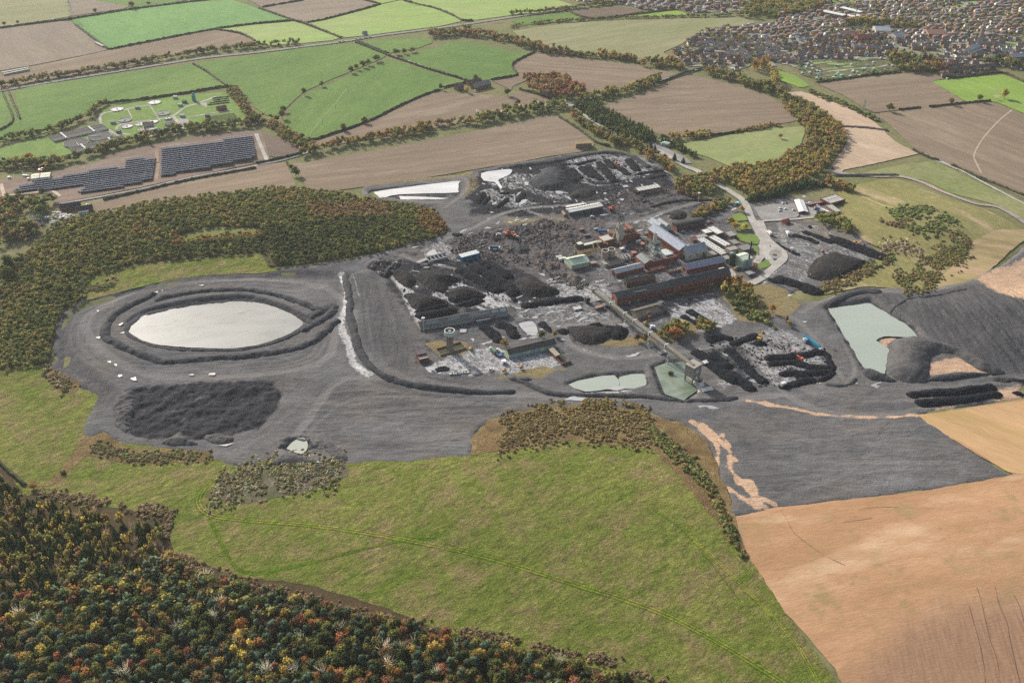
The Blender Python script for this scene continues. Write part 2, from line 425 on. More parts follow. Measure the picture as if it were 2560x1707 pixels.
field('stubble', 't01 440,1500 700,1440 1000,1400 1500,1310 2000,1205 2350,1135 t02 300,1062 420,1065 750,1298 760,1340 t02 650,1392 300,1440 0,1502 t11 2350,30 1900,105 1300,205 900,258 690,285 480,270 330,20', a='t11 500,200 2300,-20')
field('stubble', 't10 850,378 1300,290 1800,170 t11 0,52 270,18 370,230 310,330 0,340 t10 1900,420 1200,520 930,540 900,515', a='t10 950,480 2300,200')
field('soil', 't01 20,1212 200,1262 450,1370 400,1420 130,1446 60,1300', a='t01 60,1300 400,1400')
field('olive', 't02 0,285 500,217 800,197 1500,172 2100,162 2250,205 2150,232 1950,262 1700,312 1560,402 1480,442 1380,482 1520,560 1150,562 900,522 640,512 500,500 300,442 100,362', a='t02 300,420 1600,200')
field('soil', 't02 540,107 1000,62 1230,100 1000,140 700,163', a='t02 600,140 1100,80')
field('green', 't02 0,182 540,112 670,168 300,222 100,232 0,205', a='t02 0,200 500,140')
field('vivid', 't02 1000,155 1500,92 1600,125 1640,143 1300,160', a='t02 1000,155 1500,100')
field('stubble', 't02 10,592 215,487 500,512 900,570 1200,612 1520,680 1280,750 1100,800 850,852 700,860 640,775 430,720 180,715 60,772 0,790 t01 2350,830 2160,742 t02 0,717 50,685', a='t02 100,650 1300,740')
field('stubble', 't02 800,982 1200,852 1400,762 1600,697 1750,707 2000,772 2350,872 t03 0,880 300,1050 270,1110 0,1152 t02 2350,1140 2100,1192 1830,1248 1400,1262 1330,1222 1000,1082', a='t02 1000,1020 2300,960')
field('pale', 't02 1530,1322 1800,1282 2100,1217 2350,1197 t03 0,1182 330,1160 340,1210 300,1330 240,1420 100,1472 0,1512 t02 2350,1522 2000,1532 1800,1442 1650,1402', a='t02 1600,1350 2300,1300')
field('stubble', 't03 450,767 900,702 1400,662 1480,668 1620,725 1500,745 1820,938 1500,985 1200,1010 960,1038 700,880', a='t03 600,850 1600,760')
field('vivid', 't03 1500,747 1650,730 2150,685 2350,760 2600,860 2600,1130 2350,1043 2080,930 1820,933', a='t03 1550,780 2100,900')
field('stubble', 't03 970,1047 1200,1017 1830,947 2060,937 2350,1052 2700,1190 t13 2700,560 2350,352 1990,192 1760,82 1520,2 t03 1350,1380 1280,1300 1100,1130', a='t03 1300,1080 2350,1500')
field('vivid', 't03 60,642 250,692 390,790 300,808 210,770 100,740', a='t03 60,640 390,790')
field('meadow', 't13 800,132 1180,52 1530,2 2000,242 2350,400 2700,600 2700,900 2350,560 2100,412 1700,312 1450,192 1200,142', a='t13 1200,80 2300,500')
field('stubble', 't00 0,-200 0,-140 200,-140 200,-200') if False else None
sandm = ground_mat('bare_sandy_soil', (0.43, 0.325, 0.235), (0.36, 0.265, 0.185), (0.5, 0.4, 0.31), 40, 3, ang('t03 200,860 900,1090'), None, stretch=4, contrast=0.16)
sheet('sandy_track', 't03 180,850 300,842 620,920 940,1090 1060,1190 1100,1240 1200,1320 1380,1410 1000,1500 700,1560 t13 640,130 590,60 545,70 t03 560,1560 620,1470 690,1370 740,1290 680,1190 600,1080 480,1000 300,920', sandm, 0.12, 14, 0.8)
hillm = ground_mat('restored_grass', (0.21, 0.185, 0.08), (0.17, 0.17, 0.065), (0.36, 0.27, 0.17), 45, 3, ang('t13 1000,300 1900,700'), None, stretch=3, contrast=0.28, c_cut=(0.53, 0.66), c_size=45, bump=0.8)
sheet('grass_hill', 't13 640,240 780,235 1100,172 1250,192 1700,372 2000,455 2350,640 2500,760 2350,730 2280,790 2080,970 1950,1080 1750,1150 1470,1205 1000,1165 880,1160 480,1240 420,1230 470,1180 640,1090 900,990 1000,880 1130,860 850,720 700,600 600,560 400,560 300,560 290,530 650,500 700,420 640,330', hillm, 0.06, 12, 0.8)
striped = ground_mat('seeded_orange_soil', (0.4, 0.285, 0.18), (0.27, 0.235, 0.1), (0.23, 0.21, 0.08), 30, 3, ang('t13 1700,1000 2080,1040'), (9, 0.3, (0.22, 0.13, 0.08)), stretch=4, contrast=0.2, c_size=25)
sheet('seeded_slope', 't13 1890,740 2100,640 2350,640 2500,700 2350,735 2280,790 2080,970 1950,1080 1750,1150 1470,1202 1560,1110 1700,960 1800,850', striped, 0.12, 10, 0.8)
# ---- foreground: meadows, orange field, wood floor
def meadow_mat(name, tint=None):
 m, n, l, bs = nt(name); k = NB(n, l)
 A = ang('b1 300,900 900,600')
 st = k.map(A, (1 / 1.5, 1, 1))
 g = k.mix(k.rng(k.noise(1 / 75, 4, 0.6), 0.38, 0.62), (0.16, 0.175, 0.045), (0.118, 0.148, 0.029))
 g = k.mix(k.rng(k.noise(1 / 26, 6, 0.75), 0.46, 0.62), g, (0.195, 0.16, 0.075))
 g = k.mix(k.rng(k.noise(1 / 14, 4, 0.7, k.map(A, (1 / 2, 1, 1))), 0.55, 0.68), g, (0.1, 0.145, 0.022))
 tus = k.noise(1 / 2.2, 6, 0.8, st, 1.2)
 g = k.mix(1.0, g, k.mix(k.rng(tus, 0.3, 0.7), (0.52, 0.54, 0.5), (1.55, 1.5, 1.4)), 'MULTIPLY')
 g = k.mix(1.0, g, k.mix(k.rng(k.noise(1 / 6, 4, 0.7, st, 1.0), 0.35, 0.65), (0.8,) * 3, (1.2,) * 3), 'MULTIPLY')
 if tint: g = k.mix(1.0, g, tint, 'MULTIPLY')
 l.new(g, bs.inputs['Base Color'])
 l.new(k.bump(k.math('ADD', tus, k.math('MULTIPLY', k.noise(1 / 9, 3, 0.6, st), 2.0)), 1.5), bs.inputs['Normal'])
 return m
M['meadow'] = meadow_mat('tussock_meadow')
sheet('meadow', 'F 85,1135 150,1060 200,1050 270,1015 480,1040 540,1075 640,1050 850,1055 1080,1045 1100,1025 1250,1000 1480,990 1560,1020 1640,1130 1720,1280 1800,1400 1925,1568 2010,1760 1760,1760 1560,1650 1500,1570 1000,1440 900,1400 700,1340 550,1325 400,1270 380,1185', M['meadow'], 0.0, 9, 1.0)
sheet('meadow', 'F -500,760 0,820 100,845 150,880 225,905 225,940 200,1010 205,1055 100,1120 60,1140 20,1090 -10,1055 -500,900', M['meadow'], 0.02, 10, 0.8)
floor = ground_mat('leaf_litter', (0.075, 0.055, 0.032), (0.05, 0.042, 0.022), (0.1, 0.06, 0.03), 25, 2, contrast=0.4)
sheet('woodland_floor', 'F -600,1000 0,1030 60,1100 110,1110 410,1165 420,1250 560,1300 720,1320 920,1385 1110,1440 1420,1525 1640,1630 1760,1740 1760,1950 -700,1950', floor, -0.12, 14, 0.8)
scrubm = ground_mat('dry_scrub', (0.21, 0.15, 0.07), (0.125, 0.085, 0.042), (0.25, 0.205, 0.1), 16, 1.5, 0.2, None, stretch=1.4, contrast=0.5, c_size=9, bump=1.4)
sheet('scrub_ground', 'F 1080,1045 1085,1005 1120,965 1250,932 1400,930 1500,955 1560,970 1625,1010 1650,1080 1680,1150 1690,1200 1720,1285 1650,1200 1580,1120 1500,1030 1300,1012 1200,1030', scrubm, 0.14, 8, 1.5)
sheet('scrub_ground', 'F 470,1140 520,1090 600,1065 700,1070 800,1065 800,1095 700,1130 560,1155', ground_mat('grey_scrub', (0.14, 0.12, 0.085), (0.1, 0.1, 0.05), (0.22, 0.2, 0.165), 14, 1.3, 0.3, None, contrast=0.45, c_size=8, bump=1.2), 0.14, 7, 1.5)
sheet('scrub_ground', 'F 185,1010 240,990 290,1030 480,1035 490,1060 300,1065 200,1045 130,1110 95,1120 150,1070', scrubm, 0.14, 7, 1.2)
sheet('scrub_ground', 'F 95,835 130,850 185,880 170,910 120,890', scrubm, 0.14, 7, 1.0)
def orange_mat():
 m, n, l, bs = nt('orange_soil'); k = NB(n, l)
 A = ang('b3 500,300 1400,180'); st = k.map(A, (1 / 3.5, 1, 1))
 g = k.mix(k.rng(k.noise(1 / 40, 5, 0.68, st), 0.36, 0.64), (0.43, 0.258, 0.145), (0.32, 0.183, 0.098))
 g = k.mix(k.rng(k.noise(1 / 28, 5, 0.65), 0.53, 0.66), g, (0.29, 0.2, 0.1))
 g = k.mix(k.rng(k.noise(1 / 35, 3, 0.6, k.map(A, (1 / 3, 1, 1))), 0.56, 0.7), g, (0.5, 0.34, 0.215))
 g = k.mix(k.rng(k.noise(1 / 12, 5, 0.7, k.map(0.4, (0.5, 1, 1))), 0.62, 0.74), g, (0.22, 0.19, 0.09))
 f = k.noise(1 / 1.6, 4, 0.7, st)
 g = k.mix(1.0, g, k.mix(k.rng(f, 0.25, 0.75), (0.86,) * 3, (1.13,) * 3), 'MULTIPLY')
 pa = ang('b3 1960,950 2150,1553'); pf = k.noise(1.0, 4, 0.65, k.map(pa, (0.03, 0.55, 1)))
 pm = k.rng(k.math('ADD', k.attr('plough'), k.math('MULTIPLY', k.math('SUBTRACT', k.noise(1 / 22, 5, 0.7, k.map(pa, (0.5, 1, 1))), 0.5), 1.2)), 0.15, 0.95)
 g = k.mix(pm, g, k.mix(k.rng(pf, 0.3, 0.7), (0.215, 0.13, 0.082), (0.31, 0.19, 0.12)))
 l.new(g, bs.inputs['Base Color'])
 l.new(k.bump(f, 0.25), bs.inputs['Normal'])
 return m
M['orange'] = orange_mat()
sheet('orange_field', 'F 1665,1190 1780,1165 2100,1130 2330,1090 2290,1070 2100,955 2352,915 2700,870 2700,2000 1980,2000 1950,1600 1915,1530 1800,1400 1720,1280', M['orange'], -0.05, 12, 0.8, attrs={'plough': lambda x, y: sstep(-22, 22, sdf(x, y, W('b3 1000,1700 1050,1553 1250,1250 1420,1060 1600,1010 1750,925 2100,900 2352,875 2900,820 2900,2100 1000,2100')))})
drym = ground_mat('seeded_field', (0.43, 0.275, 0.148), (0.36, 0.25, 0.105), (0.45, 0.275, 0.16), 40, 2.5, ang('t23 1400,900 2300,1250'), None, stretch=6, contrast=0.14, c_size=30)
sheet('seeded_field', 't23 1300,880 1700,830 2350,740 2800,690 2800,1350 2350,1420 2200,1390 1800,1140', drym, 0.1, 12, 1.0)
                                                               # --- spoil and coal ground of the colliery: one relief mesh
GX = np.arange(-520, 640, 1.35)
_ys = [500.0]
while _ys[-1] < 1290: _ys.append(_ys[-1] + 1.15 + 1.5 * (_ys[-1] - 500) / 790)
GY = np.array(_ys)
GXX, GYY = np.meshgrid(GX, GY)
HB = hs(GXX, GYY)
def region(pts, margin):
 lo, hi = pts.min(0) - margin, pts.max(0) + margin
 i0, i1 = np.searchsorted(GX, [lo[0], hi[0]]); j0, j1 = np.searchsorted(GY, [lo[1], hi[1]])
 return slice(max(j0, 0), max(j1, 0)), slice(max(i0, 0), max(i1, 0))
def g_sdf(s, margin=30, warp=0.0, size=12, pts=None, sm=0, seed=0):
 p = W(s) if pts is None else pts
 if sm: p = smooth(p, sm, True)
 r = region(p, margin); x, y = GXX[r], GYY[r]
 d = sdf(x, y, p)
 if warp: d = d + (fbm(x, y, size, 3, seed) - 0.5) * 2 * warp
 return r, d
def g_line(s, margin=20, warp=0.0, size=12, sm=6, pts=None):
 p = W(s) if pts is None else pts
 if sm and len(p) > 2: p = smooth(p, sm)
 r = region(p, margin); x, y = GXX[r], GYY[r]
 d = dist_line(x, y, p)
 if warp: d = np.maximum(d + (fbm(x, y, size, 3, 5) - 0.5) * 2 * warp, 0)
 return r, d
EDGE = ('F 185,690 380,642 500,630 610,627 830,592 1030,537 1015,500 1005,478 930,468 840,452 832,440 850,418 950,410 1060,403 1090,393 1150,380 1300,355 1400,345 '
  '1480,360 1530,388 1560,425 1640,455 1740,470 1760,440 1900,465 1920,498 1960,530 2030,590 1950,640 1880,658 1800,675 1840,700 1990,665 2060,660 2140,665 2230,640 2300,610 2352,570 '
  '2700,540 2700,905 2352,880 2340,912 2100,945 2190,1010 2320,1093 2200,1110 1980,1140 1780,1165 1690,1185 1672,1178 1680,1130 1650,1080 1630,1020 1560,965 1470,938 1290,935 1180,942 1120,965 1080,1005 '
  '1075,1045 960,1060 850,1062 740,1068 640,1052 560,1068 490,1058 490,1035 280,1022 272,1012 240,990 190,1008 190,985 205,950 220,920 215,900 170,875 120,850 130,820 125,760 150,715')
HZ = np.zeros_like(HB)                               # relief above the smooth terrain
A_pale = np.zeros_like(HB); A_coal = np.zeros_like(HB); A_tan = np.zeros_like(HB); A_org = np.zeros_like(HB); A_rub = np.zeros_like(HB); A_road = np.zeros_like(HB); A_slope = np.zeros_like(HB)
EDGEW = W(EDGE)
base_ground()
D_edge = sdf(GXX, GYY, EDGEW) + (fbm(GXX, GYY, 16, 5, 2) - 0.5) * 9
def mx(A, r, v): A[r] = np.maximum(A[r], v)
def paint(A, s, v=1.0, soft=4.0, warp=3.0, size=14, sm=0, seed=0):
 r, d = g_sdf(s, soft + warp * 2, warp, size, sm=sm, seed=seed); mx(A, r, v * sstep(-soft, soft, d))
def stroke(A, s, w, v=1.0, soft=1.0, warp=0.6, size=6, sm=6):
 r, d = g_line(s, w + soft + warp * 2 + 3, warp, size, sm); mx(A, r, v * (1 - sstep(w / 2 - soft, w / 2 + soft, d)))
def basin(s, depth, slope=0.5, warp=1.0, sm=0):
 q = W(s); lv = float(np.mean(hs(q[:, 0], q[:, 1]))) - depth
 r, d = g_sdf(s, 40, warp, 8, sm=sm); m = sstep(-depth / slope * 1.3, depth / slope * 0.3, d); HZ[r] = HZ[r] * (1 - m) + (lv - HB[r]) * m; mx(A_coal, r, 0.45 * sstep(-6, -1, d))
def ridge(s, h, w, lump=0.4, size=6, sm=6):
 r, d = g_line(s, w * 2 + 4, 0.8, 8, sm)
 n = fbm(GXX[r], GYY[r], size, 2, 9); HZ[r] += h * np.exp(-(d / (w * 0.55)) ** 2) * (1 - lump + 2 * lump * n)
HZ += (fbm(GXX, GYY, 45, 4, 6) - 0.5) * 2.0 + (fbm(GXX, GYY, 7, 2, 8) - 0.5) * 0.5
paint(A_coal, 'F 1070,455 1085,410 1150,385 1300,357 1400,348 1530,390 1560,430 1500,455 1400,480 1300,490 1180,500 1080,495', 0.75, 10, 6, 25)
paint(A_coal, 'F 850,600 900,595 1050,590 1170,600 1280,660 1290,690 1200,710 1100,720 960,750 900,680', 0.62, 8, 5, 20)
paint(A_coal, 'F 1010,540 1400,495 1680,500 1700,690 1440,740 1180,740 960,830 960,760 1100,700 880,600', 0.34, 12, 8, 30)
paint(A_coal, 'F 1290,740 1440,745 1440,790 1300,790', 0.6, 6, 4)
paint(A_coal, 'F 1300,480 1640,430 1700,470 1640,500 1450,500 1380,520', 0.5, 8, 5)
paint(A_coal, 'F 1590,800 1700,790 1760,880 1700,890', 0.5, 6, 4)
paint(A_coal, 'F 1750,790 1900,800 1910,870 1780,890', 0.35, 6, 4)
r, d = g_sdf('F 265,905 300,880 440,872 640,870 660,900 650,930 600,990 480,1018 300,1015 258,970', 20, 4, 16)
mk = sstep(0, 8, d); x, y = GXX[r], GYY[r]
HZ[r] += mk * ((fbm(x, y, 7, 3, 1) - 0.5) * 5.0 + (fbm(x, y, 20, 2, 3) - 0.5) * 2.5 - 0.3); mx(A_coal, r, mk * (0.55 + 0.4 * fbm(x, y, 16, 3, 2))); mx(A_rub, r, 0.15 * mk)
for s, v in (('F 1010,570 1060,545 1130,520 1250,505 1390,500 1420,545 1380,580 1340,600 1290,640 1200,620 1100,590', 1.0), ('F 1290,640 1380,640 1350,680 1280,690', 0.6),
             ('F 1400,440 1540,430 1620,440 1540,470 1400,490', 0.7), ('F 1450,520 1640,490 1680,540 1560,560', 0.4)):
 r, d = g_sdf(s, 12, 5, 18); mk = sstep(-4, 6, d) * v; x, y = GXX[r], GYY[r]
 mx(A_rub, r, mk); HZ[r] += mk * (np.abs(fbm(x, y, 5, 3, 4) - 0.5) * 5.0 - 0.8)
for s, v in (('F 770,630 800,620 810,760 850,860 960,880 1180,895 1180,940 1080,1000 1080,1040 700,1060 560,1060 700,900 780,840', 0.10),):
 paint(A_pale, s, v, 12, 6)
stroke(A_pale, 'F 783,628 795,660 797,700 783,750 803,800 815,840 850,868', 7.5, 0.8, 1.8, 1.6)
stroke(A_pale, 'F 808,628 818,660 826,690', 2.5, 0.6)
for s, v in (('F 1290,365 1380,352 1480,362 1520,395 1440,415 1360,420 1310,395', 0.52), ('F 1095,440 1140,430 1250,470 1180,480 1100,470', 0.52),
             ('F 1105,405 1130,395 1250,400 1230,425 1180,440 1120,425', 0.5), ('F 1200,415 1320,450 1300,470 1200,440', 0.45),
             ('F 890,610 905,600 925,640 960,680 975,735 950,745 925,680', 0.8), ('F 1000,620 1080,655 1150,690 1180,700 1160,715 1050,690', 0.7), ('F 960,625 1010,640 1005,660 1060,670 1130,720 1000,690', 0.65),
             ('F 1060,600 1100,605 1180,690 1150,695', 0.7), ('F 960,575 1010,550 1060,570 1050,600 970,600', 0.5),
             ('F 1180,690 1360,690 1420,735 1330,750 1180,730', 0.42), ('F 1280,640 1400,650 1420,690 1350,700 1270,680', 0.55),
             ('F 1530,720 1640,680 1700,735 1640,760 1560,770', 0.6), ('F 975,845 1040,815 1110,800 1300,800 1290,845 1180,865 1060,865 990,860', 0.6), ('F 990,850 1050,830 1060,850 1020,862', 0.7),
             ('F 1690,775 1780,745 1870,790 1905,840 1900,880 1780,890 1720,830', 0.52), ('F 1780,500 1900,520 2000,590 1900,640 1800,660 1760,640 1780,580', 0.40),
             ('F 1330,895 1460,888 1450,905 1360,910', 0.6), ('F 1640,880 1680,850 1690,880 1660,900', 0.55), ('F 1440,700 1530,690 1540,740 1460,760', 0.4),
             ('F 1380,740 1430,735 1540,760 1480,800 1420,790', 0.4), ('F 1480,500 1560,510 1660,560 1560,660 1400,640 1320,610 1420,560', 0.38), ('F 1640,610 1690,640 1780,610 1760,660 1700,660', 0.4)):
 paint(A_pale, s, v, 5, 4, 14)
paint(A_pale, 'F 300,880 410,868 640,858 700,870 640,876 420,885', 0.12, 6, 4)
ROADS = (('F 830,600 900,575 960,555 1030,545 1090,520 1130,500 1200,480 1330,470 1400,455 1440,430', 7), ('F 920,585 960,600 1050,620 1120,660 1180,700 1300,705', 6),
         ('F 1160,500 1300,510 1440,510 1560,475 1640,455', 7), ('F 840,605 870,600 940,690 960,745', 5), ('F 1000,625 1010,650 1060,660 1120,690', 4),
         ('F 1180,745 1290,745 1400,738 1440,728', 7), ('F 1290,745 1310,790 1400,820 1500,815 1600,800 1700,780', 8), ('F 1105,790 1150,840 1250,850', 5),
         ('F 640,1040 700,970 760,890 820,870 900,880 1000,905 1200,905 1290,915 1480,912 1650,915 1760,910 1800,905 1850,930 1950,955 2100,945 2240,905 2352,890', 9),
         ('F 1800,905 1780,880 1740,830', 6), ('F 1780,720 1830,735 1880,790 1920,850 1945,880', 6), ('F 1840,715 1900,685 1990,668 2140,665 2260,630 2352,570 2480,520', 8), ('F 1945,880 1960,840 1930,770 1905,710', 5),
         ('F 1785,505 1800,560 1790,610 1745,650', 6), ('F 1840,640 1880,590 1800,560', 6), ('F 150,715 300,660 500,640 700,650 780,690 770,760 740,830 560,862 350,860 230,800 200,730 300,670', 9),
         ('F 1200,480 1260,500 1300,500', 5), ('t11 1700,380 1500,385 1000,300 1030,235 1400,190 1850,158 1930,190 1925,260 1850,350 1740,430', 6), ('F 1410,420 1440,430 1425,455 1380,470', 4), ('F 1310,370 1350,420 1400,425', 4))
for s, w in ROADS:
 r, d = g_line(s, w * 2, 0.5, 10); k = 1 - sstep(w / 2 - 1.5, w / 2 + 1, d)
 mx(A_road, r, k); HZ[r] -= 0.25 * k; A_coal[r] *= 1 - 0.85 * k
 rut = np.exp(-((d - 1.3) / 0.6) ** 2) * k; HZ[r] -= 0.2 * rut; mx(A_pale, r, (0.3 if s.startswith(('F 8', 'F 9', 'F 10', 'F 11 ', 'F 12', 'F 13', 'F 14')) else 0.12) * k)
_lc = W('F 498,742')[0]; _lr = smooth(W('F 790,640 600,628 380,646 200,700 150,750 160,810 250,865 400,862 560,864 740,835 775,760'), 5)
for f_ in (0.62, 0.7, 0.78, 0.86, 0.91, 0.96):
 r, d = g_line(None, 5, 0.5, 14, 0, _lc + (_lr - _lc) * f_); k = np.exp(-(d / 0.9) ** 2); HZ[r] -= 0.3 * k; mx(A_road, r, 0.6 * k)
for q_ in ('F 690,1010 740,960 800,920 900,915 1050,925 1180,935', 'F 760,1000 850,960 960,950 1080,965 1160,950', 'F 840,700 850,780 880,840 950,880', 'F 870,650 900,740 930,820', 'F 1730,990 1850,1010 2000,1000 2150,1010', 'F 1720,1060 1900,1060 2200,1060', 'F 1800,1130 1950,1080 2050,970', 'F 2050,700 2130,770 2230,840', 'F 1850,900 1950,920 2080,920 2200,905', 'F 420,1025 520,1035 600,1000 680,930'):
 r, d = g_line(q_, 8, 0.4, 14); k = np.exp(-((np.abs(d) - 1.2) / 0.55) ** 2); HZ[r] -= 0.35 * k; mx(A_road, r, 0.8 * k)
for s, w in (('F 1590,970 1630,1000 1650,1040 1640,1090 1700,1140 1760,1165', 5), ('F 1610,975 1670,1030 1680,1080 1720,1130 1780,1160', 5), ('F 1720,1110 1740,1160', 9), ('F 1720,920 1800,935 1920,955 2100,955 2200,930', 3.5), ('F 1660,1000 1690,1060', 3)):
 stroke(A_org, s, w, 0.9, 2.0, 3.5, 9)
paint(A_org, 'F 2140,835 2200,820 2300,850 2280,862 2180,860 2130,862', 0.9, 4, 3)
paint(A_org, 'F 2350,600 2240,640 2300,680 2352,700 2700,760 2700,560 2400,580', 0.85, 8, 8, 30)
paint(A_org, 'F 2240,905 2352,880 2700,840 2700,915 2300,925', 0.7, 6, 4)
paint(A_org, 'F 2010,770 2060,768 2030,800', 0.8, 3, 2)
for s, v in (('F 1140,870 1250,838 1300,848 1240,868', 0.9), ('F 1370,790 1450,775 1590,740 1640,745 1560,780 1420,800', 0.9), ('F 1640,650 1700,640 1780,720 1760,745 1700,740', 1.0), ('F 1690,640 1800,660 1840,700 1800,730 1720,690', 1.0),
             ('F 980,790 1010,780 1080,790 1075,815 1010,820', 0.9), ('F 1130,640 1180,620 1140,610', 0.2), ('F 1060,455 1080,410 1095,395 1100,430 1040,480 1020,500', 0.55), ('F 830,410 1060,395 1090,385 1080,405 850,425', 0.7),
             ('F 1140,500 1300,500 1330,505 1160,520', 0.6), ('F 1690,520 1790,560 1720,600 1680,560', 0.5), ('F 1540,410 1640,430 1730,465 1640,470 1560,440', 0.8), ('F 1840,545 1900,500 1960,530 1990,590 1900,560', 0.4)):
 paint(A_tan, s, v, 4, 4, 12)
basin('F 292,755 322,718 450,690 580,684 685,722 703,740 655,775 562,800 450,800 345,790', 2.2, 0.5, 1.0, 4)
basin('t11 1040,300 1070,275 1400,241 1845,200 1862,220 1860,285 1850,340 1780,354 1350,358 1180,335 1085,343', 1.8, 0.9, 0.4)
basin('t11 2060,110 2350,75 2370,140 2280,185 2240,270 2180,240 2070,180', 1.2, 0.5, 0.8)
basin('F 1900,705 2000,688 2095,745 2115,772 2045,775 2050,800 2035,860 1985,848', 3.0, 0.6, 1.0)
basin('F 1303,880 1350,865 1478,855 1484,884 1425,893 1345,898', 2.0, 0.6, 0.8)
basin('F 1500,842 1530,830 1590,826 1612,890 1572,918 1525,903', 2.2, 0.7, 0.5)
basin('F 655,1028 680,1005 705,1005 710,1030 690,1043', 1.5, 0.6, 0.8)
basin('F 1190,742 1225,736 1238,765 1215,770', 0.8, 0.5, 0.5)
r, d = g_line('F 790,640 600,630 380,648 190,700 140,740 135,800 180,870 230,905', 40, 2, 20); A_slope[r] = np.maximum(A_slope[r], 0.8 * (1 - sstep(8, 16, np.abs(d - 4)))); HZ[r] -= 2.2 * (1 - sstep(2, 14, d))
r, d = g_sdf('F 2000,672 2140,668 2300,650 2700,600 2700,860 2330,862 2240,840 2130,775 2060,720', 40, 3, 25)
HZ[r] += 7 * sstep(0, 55, d); mx(A_slope, r, sstep(-3, 6, d))
r, d = g_sdf('F 1840,880 1940,890 2100,885 2230,880 2352,866 2600,850 2600,880 2352,885 2100,935 1950,945 1860,920', 12, 2, 14); HZ[r] += 0.8 * sstep(0, 8, d); mx(A_pale, r, 0.12 * sstep(0, 8, d))
_rl = smooth(W('F 806,638 815,700 830,780 860,860 920,880 1000,897 1180,903'), 5); _yl = smooth(W('F 866,612 905,680 935,735 962,862 1180,888'), 5)
r, d = g_sdf('F 806,638 866,612 905,680 935,735 962,862 1180,888 1180,903 1000,897 920,880 860,860 830,780 815,700', 14); x, y = GXX[r], GYY[r]
dr, dy = dist_line(x, y, _rl), dist_line(x, y, _yl); _ep = W('F 1180,896')[0]; HZ[r] += 5.0 * dy / (dy + dr + .1) * (d > 0) * sstep(5, 70, np.hypot(x - _ep[0], y - _ep[1]))
r, d = g_sdf('F 806,638 815,700 830,780 860,860 920,880 1000,897 1180,903 1180,940 1000,985 800,930 640,880 660,680 740,625', 14); x, y = GXX[r], GYY[r]
HZ[r] += 5.0 * np.exp(-dist_line(x, y, _rl) / 35) * (d > 0) * sstep(-2, 25, np.maximum(d, 26 - dist_line(x, y, _rl))) * sstep(5, 70, np.hypot(x - _ep[0], y - _ep[1]))
r, d = g_sdf('F 820,645 862,622 930,735 962,862 880,856 835,790', 10, 3, 14); mx(A_slope, r, 0.6 * sstep(-3, 6, d))
def furrows(s, a, sp, amp):
 r, d = g_sdf(s, 5, 4, 20); A = ang(a); x, y = GXX[r], GYY[r]
 v = -x * math.sin(A) + y * math.cos(A); u = x * math.cos(A) + y * math.sin(A)
 f = fbm(u / 14 + 31, v, sp, 3, 11); g = sstep(0.45, 0.62, f) - 0.5
 mk = sstep(0, 10, d) * (0.3 + 0.7 * fbm(x, y, 40, 2, 12)); HZ[r] += 0.7 * amp * g * mk
furrows('F 700,930 800,880 960,900 1200,910 1270,920 1180,940 1080,1000 1075,1045 850,1060 690,1000', 'F 800,985 1080,980', 2.2, 1.0)
furrows('F 640,1000 760,960 800,1055 700,1060', 'F 660,990 790,1060', 2.5, 1.4)
furrows('F 130,740 190,690 380,645 480,640 330,700 240,760 260,820 190,860', 'F 160,860 200,690', 2.0, 0.5)
furrows('F 815,640 860,620 930,740 960,860 880,850 830,780', 'F 850,640 880,840', 3.5, 0.5)
furrows('F 1700,960 2100,945 2330,1095 1780,1165 1690,1150', 'F 1700,1120 2200,1080', 2.5, 0.4)
furrows('F 2010,680 2140,670 2330,660 2700,640 2700,850 2330,850 2130,770', 'F 2110,690 2280,850', 2.6, 1.3)
furrows('F 1570,950 1700,940 1760,1000 1660,1010', 'F 1580,950 1740,1000', 3, 1.2)
def ground_z(x, y):
 x = np.asarray(x, float); y = np.asarray(y, float); b = hs(x, y)
 i = np.clip(np.searchsorted(GX, x) - 1, 0, len(GX) - 2); j = np.clip(np.searchsorted(GY, y) - 1, 0, len(GY) - 2)
 fx = np.clip((x - GX[i]) / (GX[i + 1] - GX[i]), 0, 1); fy = np.clip((y - GY[j]) / (GY[j + 1] - GY[j]), 0, 1)
 def bl(Z): return (Z[j, i] * (1 - fx) + Z[j, i + 1] * fx) * (1 - fy) + (Z[j + 1, i] * (1 - fx) + Z[j + 1, i + 1] * fx) * fy
 e = bl(D_edge)
 return np.where(e > 0, b + np.maximum(bl(ZREL), 0.0 * b - 9), b + 0.05)
ZREL = np.where(D_edge > -4, 0.55 * sstep(-1.5, 3, D_edge) - 0.35 + HZ * sstep(0, 12, D_edge), -0.9)
ZREL = np.where(D_edge < 0, np.minimum(ZREL, 0.25 + D_edge * 0.6), ZREL)
FLAT = W('F 1330,590 1400,500 1500,495 1640,500 1690,560 1740,600 1690,680 1400,700')
